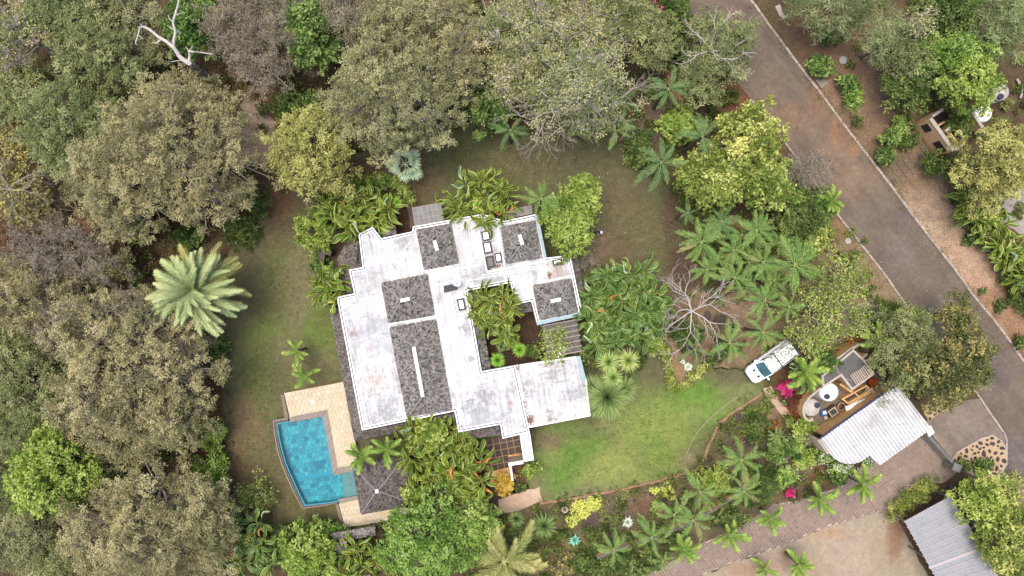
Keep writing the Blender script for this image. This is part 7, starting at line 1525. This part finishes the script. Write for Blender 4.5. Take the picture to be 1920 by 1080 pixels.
hedge([(1672, 962), (1690, 945), (1715, 925), (1740, 910), (1752, 900)], 1.5, 1.3, 'hedge', 3, 'thick clipped hedge between block drive and carport')
hedge([(648, 993), (675, 988), (712, 980)], .5, .5, 'hedge', 4, 'low green hedge under the lower cream deck')
hedge([(1422, 770), (1432, 762), (1395, 772)], .45, .4, 'hedge', 5, 'short low hedge strip at the corner of the southern bed')

# ---- bare and dead trees
def bare_tree(label, px, py, z, seed, nl, length, name, mat, base_r=.17, depth=5, up=.25, hubz=2.2):
    rng = np.random.default_rng(seed); hx_, hy_ = Wp(px, py, hubz); root = empty(name, (hx_, hy_, 0), label=label, cat='bare tree'); S = []
    S.append((np.array([0, 0, -.05]), np.array([.05, 0, hubz]), base_r * 1.2, base_r))
    def grow(p, d, l, r, dep):
        n = 3; q = p
        for s in range(n):
            d = unit(d + rng.normal(size=3) * .16 + np.array([0, 0, -.015 * dep])); e = q + d * l / n; e[2] = min(e[2], z + .8)
            S.append((q, e, r * (1 - .28 * s / n), r * (1 - .28 * (s + 1) / n))); q = e
            if dep > 0 and s < n - 1 and rng.random() < .75:
                sd = unit(np.cross(d, rng.normal(size=3))) * .8; sd[2] = abs(sd[2]) * .4; grow(q, unit(d + sd), l * rng.uniform(.42, .62), r * .42, dep - 2)
        if dep > 0:
            for _ in range(2):
                sd = unit(np.cross(d, rng.normal(size=3))) * .55; sd[2] *= .4; grow(q, unit(d + sd), l * rng.uniform(.6, .82), r * .62, dep - 1)
    for i in range(nl):
        a = i * 2 * math.pi / nl + rng.normal() * .2; d = unit(np.array([math.cos(a), math.sin(a), up + rng.uniform(0, .5)])); grow(np.array([.05, 0, hubz]), d, length * rng.uniform(.8, 1.15), base_r * .55, depth)
    V, F = tubes_np([s[0] for s in S], [s[1] for s in S], np.array([s[2] for s in S]), np.maximum(.009, np.array([s[3] for s in S])), 5)
    link('branches', mesh_np('branches', V, F, M[mat]), root)
bare_tree('leafless white-branched tree spreading over the bed east of the house', 1296, 583, 4.5, 27, 8, 1.9, 'bare_tree', 'bark_white', .11, 4)
bare_tree('small leafless tree with pinkish twigs leaning over the road', 1500, 330, 4.0, 5, 6, 1.0, 'bare_tree', 'bark_tan', .09, 3)
bare_tree('leafless red-brown tree in the west woods gap', 178, 415, 6, 9, 5, 1.5, 'bare_tree', 'bark_tan', .12, 4, hubz=4.5)
bare_tree('pale forked leafless tree inside the crown overhanging the road', 1330, 95, 8, 15, 5, 1.4, 'bare_tree', 'bark_white', .1, 3, hubz=6.6)
bare_tree('grey leafless tree at the far left edge', 18, 355, 8, 17, 6, 1.3, 'bare_tree', 'bark_pale', .1, 4, hubz=7)
bare_tree('white leafless twigs above the wide sparse tree behind the pickup', 1590, 590, 6.6, 19, 6, 1.2, 'bare_tree', 'bark_pale', .055, 3, hubz=5.0)
for k, (x, y) in enumerate([(1150, 190), (1050, 200), (1090, 60), (915, 30), (1010, 215)]):
    bare_tree(['pale leafless crown over the north lawn edge', 'pale leafless crown in the middle of the cream-leaved tree', 'pale leafless crown at the top right of centre', 'pale leafless crown at the top centre', 'pale leafless low crown left over the north lawn'][k], x, y, 9.6, 30 + k, 6, 1.5, 'bare_tree', 'bark_pale', .09, 4, hubz=7.4)
dz = 11.0; root = empty('dead_tree', (*Wp(345, 112, 5), 0), label='bleached dead white tree with forked branches at the top left', cat='dead tree'); bpy.context.view_layer.update()
rng_ = random.Random(3); mb = MB()
for L, r0, r1 in (([(354, 118), (345, 113), (336, 105), (330, 95), (325, 88), (312, 78), (297, 69), (284, 58), (276, 53), (268, 50), (262, 53), (259, 66), (254, 80)], .19, .04), ([(325, 88), (326, 75), (329, 60), (325, 45), (326, 35), (330, 22), (334, 8), (336, -10)], .12, .06), ([(354, 118), (356, 105), (354, 96), (362, 97), (375, 98), (400, 102)], .12, .03),
                  ([(354, 96), (348, 87)], .05, .02), ([(356, 94), (362, 86)], .05, .02), ([(302, 74), (294, 81), (286, 80)], .08, .03), ([(324, 55), (314, 48)], .05, .02), ([(326, 42), (318, 36), (315, 28)], .05, .02), ([(331, 28), (344, 22)], .05, .02), ([(327, 60), (333, 57), (338, 63)], .05, .02), ([(268, 50), (258, 51)], .05, .02), ([(268, 50), (262, 44)], .04, .02), ([(270, 52), (273, 47)], .04, .02), ([(260, 66), (268, 73)], .04, .02), ([(254, 80), (256, 84)], .03, .02), ([(344, 112), (320, 116)], .05, .02)):
    n = len(L); pts = [W3(x, y, dz + .35 * math.sin(i * .9 + x * .05)) for i, (x, y) in enumerate(L)]; mb.tube(pts, [r0 + (r1 - r0) * i / (n - 1) for i in range(n)], 7)
mb.tube([W3(354, 118, dz + .2), W3(352, 116, 8), (root.location.x, root.location.y, -.1)], [.19, .22, .28], 8)
o = mb.build('branches', M['bark_white'], root); o.matrix_parent_inverse = root.matrix_world.inverted()
mb = MB(); mb.tube([W3(440, 990, .3), W3(456, 985, .5), W3(472, 968, .6), W3(480, 960, .5)], [.2, .32, .3, .16], 8); mb.tube([W3(456, 985, .5), W3(448, 972, .9)], [.15, .06], 6); mb.build('log', M['bark_pale'], None, label='grey fallen tree trunk lying behind the banana plants', cat='log')
mb = MB(); mb.tube([W3(1140, 118, 4), W3(1200, 116, 4.5), W3(1276, 113, 4.2)], [.03, .045, .03], 5); mb.build('fallen_branch', M['bark_tan'], None, label='long straight pale branch hanging across the northern shrubs', cat='branch')
for px, py, lab in ((1059, 956, 'small round pale pot with brown soil on the southern bed'), ):
    root = empty('plant_pot', (*Wp(px, py, .4), .02), label=lab, cat='pot'); mb = MB(); mb.lathe((0, 0), [(.22, 0), (.3, .4), (.24, .4), (.2, .3), (.001, .3)], 20); mb.build('body', M['whitewall'], root, smooth=True); mb = MB(); mb.lathe((0, 0), [(.21, .31), (.001, .33)], 16); mb.build('soil', mat_simple('brown_soil', C(128, 96, 74), .9, .2, 8), root)
for k, (x, y, r) in enumerate([(1328, 860, .5), (1416, 870, .4), (1383, 785, .55), (1404, 828, .6), (1190, 938, .25), (1420, 822, .35), (1100, 985, .4), (1348, 600, .7), (1326, 592, .5), (1222, 926, .3)]):
    o = link('rock', stones[k % 7], None, label='dark volcanic rock lying on the garden bed', cat='rock', group='dark rocks in the garden beds'); o.location = (*Wp(x, y), .05); o.scale = (r, r * .8, r * .6); o.rotation_euler = (0, 0, k)
# eroded earth border between lawn and bed
mb = MB(); bl = [(1012, 943), (1050, 940), (1100, 930), (1170, 917), (1230, 903), (1285, 888), (1308, 880), (1322, 856), (1330, 835), (1342, 808), (1348, 795), (1375, 773), (1405, 755), (1430, 736)]
pts = [p + Vector((random.Random(i).uniform(-.06, .06), random.Random(i + 90).uniform(-.06, .06))) for i, p in enumerate(resample([Wp(x, y, .1) for x, y in bl], .35))]
mb.tube([(p.x, p.y, .03) for p in pts], [.12 + .05 * random.Random(i * 3).random() for i in range(len(pts))], 7); mb.build('earth_border', mat_simple('eroded_earth_edge', C(176, 142, 110), .95, .3, 4), None, kind='structure')

# ---- undergrowth and ground cover
WEST = [(-60, -60), (700, -60), (700, 260), (560, 340), (500, 365), (430, 460), (390, 520), (410, 660), (410, 740), (420, 830), (430, 900), (440, 980), (640, 990), (640, 1140), (-60, 1140)]
NORTH = [(700, -60), (1290, -60), (1300, 40), (1370, 150), (1400, 190), (1470, 290), (1560, 400), (1520, 470), (1300, 480), (1280, 400), (1270, 350), (1190, 290), (1130, 230), (900, 230), (700, 260)]
EASTW = [(1440, -60), (2000, -60), (2000, 640), (1900, 520), (1800, 350), (1700, 230), (1620, 200), (1560, 90)]
for nm, poly, mt, sp, n, dens, h, seed, lab in (('undergrowth', WEST, 'dark_cover', 'acacia', .9, 32, 2.4, 1, 'dim leafy undergrowth beneath the west woods'), ('undergrowth', WEST, 'grass_cover', 'green', .35, 26, 2.0, 2, 'green undergrowth scattered beneath the west woods'), ('undergrowth', NORTH, 'grass_cover', 'green', .7, 40, .8, 3, 'green undergrowth beneath the northern trees'),
    ('undergrowth', EASTW, 'grass_cover', 'green', .35, 26, .6, 4, 'green undergrowth beneath the trees across the road'), ('ground_cover', bed_s, 'grass_cover', 'green', .9, 34, .22, 5, 'patchy low ground cover over the southern bed'), ('ground_cover', bed_e, 'grass_cover', 'green', .35, 20, .22, 6, 'patchy low ground cover over the eastern bed'),
    ('undergrowth', [(560, 1000), (1000, 960), (1120, 1000), (1240, 1060), (1200, 1120), (560, 1120)], 'grass_cover', 'green', .9, 50, .7, 7, 'green undergrowth along the bottom edge'), ('undergrowth', [(1560, 640), (1640, 600), (1720, 590), (1830, 760), (1790, 760), (1740, 770), (1690, 720)], 'dark_cover', 'green', .7, 40, .6, 8, 'dim undergrowth behind the garage'),
    ('undergrowth', [(1800, 880), (1880, 900), (1960, 1000), (1960, 1140), (1890, 1100), (1790, 925)], 'grass_cover', 'green', .6, 40, .6, 9, 'undergrowth beside the carport'), ('undergrowth', [(590, 440), (640, 350), (760, 360), (740, 420), (670, 440)], 'grass_cover', 'green', .9, 50, .8, 10, 'green undergrowth under the north-west clump'),
    ('undergrowth', [(760, 800), (900, 800), (920, 960), (780, 970)], 'grass_cover', 'green', .8, 50, .8, 11, 'green undergrowth under the southern clump'), ('undergrowth', [(1095, 500), (1230, 500), (1240, 650), (1200, 700), (1100, 700)], 'grass_cover', 'green', .8, 50, .8, 12, 'green undergrowth under the eastern clump')):
    patch(nm, poly, sp, mt, seed, lab, 'undergrowth' if nm == 'undergrowth' else 'ground cover', n, dens, h, .45)
lt = []; rg = random.Random(12)
for _ in range(46): lt.append((rg.uniform(1500, 1900), rg.uniform(20, 640), 40, 40, 26))
lt = [(x, y, a, b, n) for x, y, a, b, n in lt if x > 1480 + (y - 120) * .75 + 20]
litter('leaf_litter', lt, 'reddry', 'dry leaf litter spread over the bare verge across the road', .02, .16, 3)
lt = [(rg.uniform(1420, 1850), rg.uniform(140, 700), 60, 60, 8) for _ in range(36)]; lt = [s for s in lt if abs(s[0] - (1430 + (s[1] - 110) * .78)) < 70]
litter('fallen_leaves', lt, 'yellowleaf', 'small yellow fallen leaves scattered on the road', .06, .13, 4)
litter('fallen_leaves', [(rg.uniform(760, 1270), rg.uniform(250, 480), 50, 50, 9) for _ in range(30)] + [(rg.uniform(430, 620), rg.uniform(400, 960), 50, 50, 3) for _ in range(20)], 'cream', 'small pale fallen leaves scattered on the lawn', .03, .11, 5)
litter('woodland_litter', [(rg.uniform(-20, 600), rg.uniform(0, 1080), 60, 60, 60) for _ in range(150)], 'reddry', 'dry leaf litter on the floor of the west woods', .03, .17, 6)
litter('flowers', [(1240, 15, 8, 8, 14), (1245, 40, 5, 5, 10), (1229, 4, 3, 3, 5)], 'magenta', 'red and magenta flowers on the roadside hedge tree', 5.2, .2, 7, cat='flowers')
litter('flowers', [(417, 788, 2, 2, 5), (1655, 977, 2, 2, 3), (1665, 990, 2, 2, 3)], 'magenta', 'fallen magenta petals on bare ground', .04, .18, 9, cat='flowers')
litter('flowers', [(1052, 665, 10, 8, 16), (1058, 655, 10, 8, 10)], 'whiteflower', 'white flowers on the creeper over the pergola', 3.95, .16, 10, cat='flowers')

def tufts(L, mat, label, seed, w=.35, n=26):
    rng = np.random.default_rng(seed); p = np.array([tuple(q) for q in resample([Wp(x, y, 0) for x, y in L], .25)]); c = np.repeat(p, 2, 0) + rng.normal(size=(len(p) * 2, 2)) * w
    c = c[rng.random(len(c)) < .6]; c = np.concatenate([c, np.full((len(c), 1), .06)], 1); sp = dict(SP['hedge']); sp['L'] = .16; sp['W'] = .04
    pos, d, nor, LL, W_, ti, tp = clump_leaves(rng, c, rng.uniform(.08, .3, len(c)), sp, len(c) * n); pos[:, 2] = np.abs(pos[:, 2]) * .6 + .03
    link('grass_edge', leaf_mesh('grass_edge', pos, d, nor, LL, W_, ti, M[mat]), None, label=label, cat='grass', kind='stuff')
tufts(lawn_poly[:18], 'grass_cover', 'ragged grass tufts along the west and north lawn edge', 1)
tufts(lawn_poly[18:-3] , 'grass_cover', 'ragged grass tufts along the east and south lawn edge', 2)
tufts(RR[:12], 'dark_cover', 'dry tufts along the kerb across the road', 3, .3, 10)
rg = random.Random(5)
litter('grass_tufts', [(rg.uniform(430, 620), rg.uniform(380, 970), 30, 30, 60) for _ in range(40)] + [(rg.uniform(700, 1260), rg.uniform(240, 470), 40, 30, 60) for _ in range(50)] + [(rg.uniform(1010, 1380), rg.uniform(730, 910), 40, 30, 60) for _ in range(45)], 'grass_cover', 'coarse grass tufts speckling the lawn', .03, .13, 21, cat='grass')

litter('flowers', [(1548, 856, 20, 18, 90), (1578, 878, 26, 10, 130), (1625, 866, 14, 8, 36), (1496, 830, 18, 16, 60), (1490, 893, 20, 16, 16)], 'whiteflower', 'white blossoms over the shrubs beside the garage roof', 1.55, .13, 31, cat='flowers')
litter('fallen_leaves', [(1448, 674, 26, 16, 90), (1470, 660, 20, 14, 90)], 'green', 'green leaves lying on the roof of the parked pickup', 1.84, .15, 32)

patch('undergrowth', [(1775, 335), (1805, 345), (1850, 420), (1900, 480), (1935, 580), (1935, 620), (1885, 560), (1840, 490), (1790, 410)], 'green', 'green', 41, 'leafy plants at the foot of the big leaves across the road', 'undergrowth', 2.2, 110, 1.5, .5)
patch('undergrowth', [(775, 790), (905, 815), (912, 950), (780, 960)], 'green', 'green', 42, 'leafy plants beneath the long-leaved mass south of the house', 'undergrowth', 1.6, 90, 1.8, .5)

patch('undergrowth', [(1340, 420), (1460, 410), (1520, 480), (1500, 560), (1380, 540), (1320, 500)], 'green', 'grass_cover', 43, 'leafy plants between the trunks of the palm grove', 'undergrowth', 1.2, 60, .9, .45)
patch('undergrowth', [(1150, 1010), (1290, 965), (1345, 935), (1400, 895), (1450, 860), (1470, 880), (1420, 935), (1350, 975), (1240, 1025), (1160, 1050)], 'fresh', 'green', 44, 'shrubby growth covering the low wall in the southern bed', 'undergrowth', 1.3, 100, 1.5, .45)
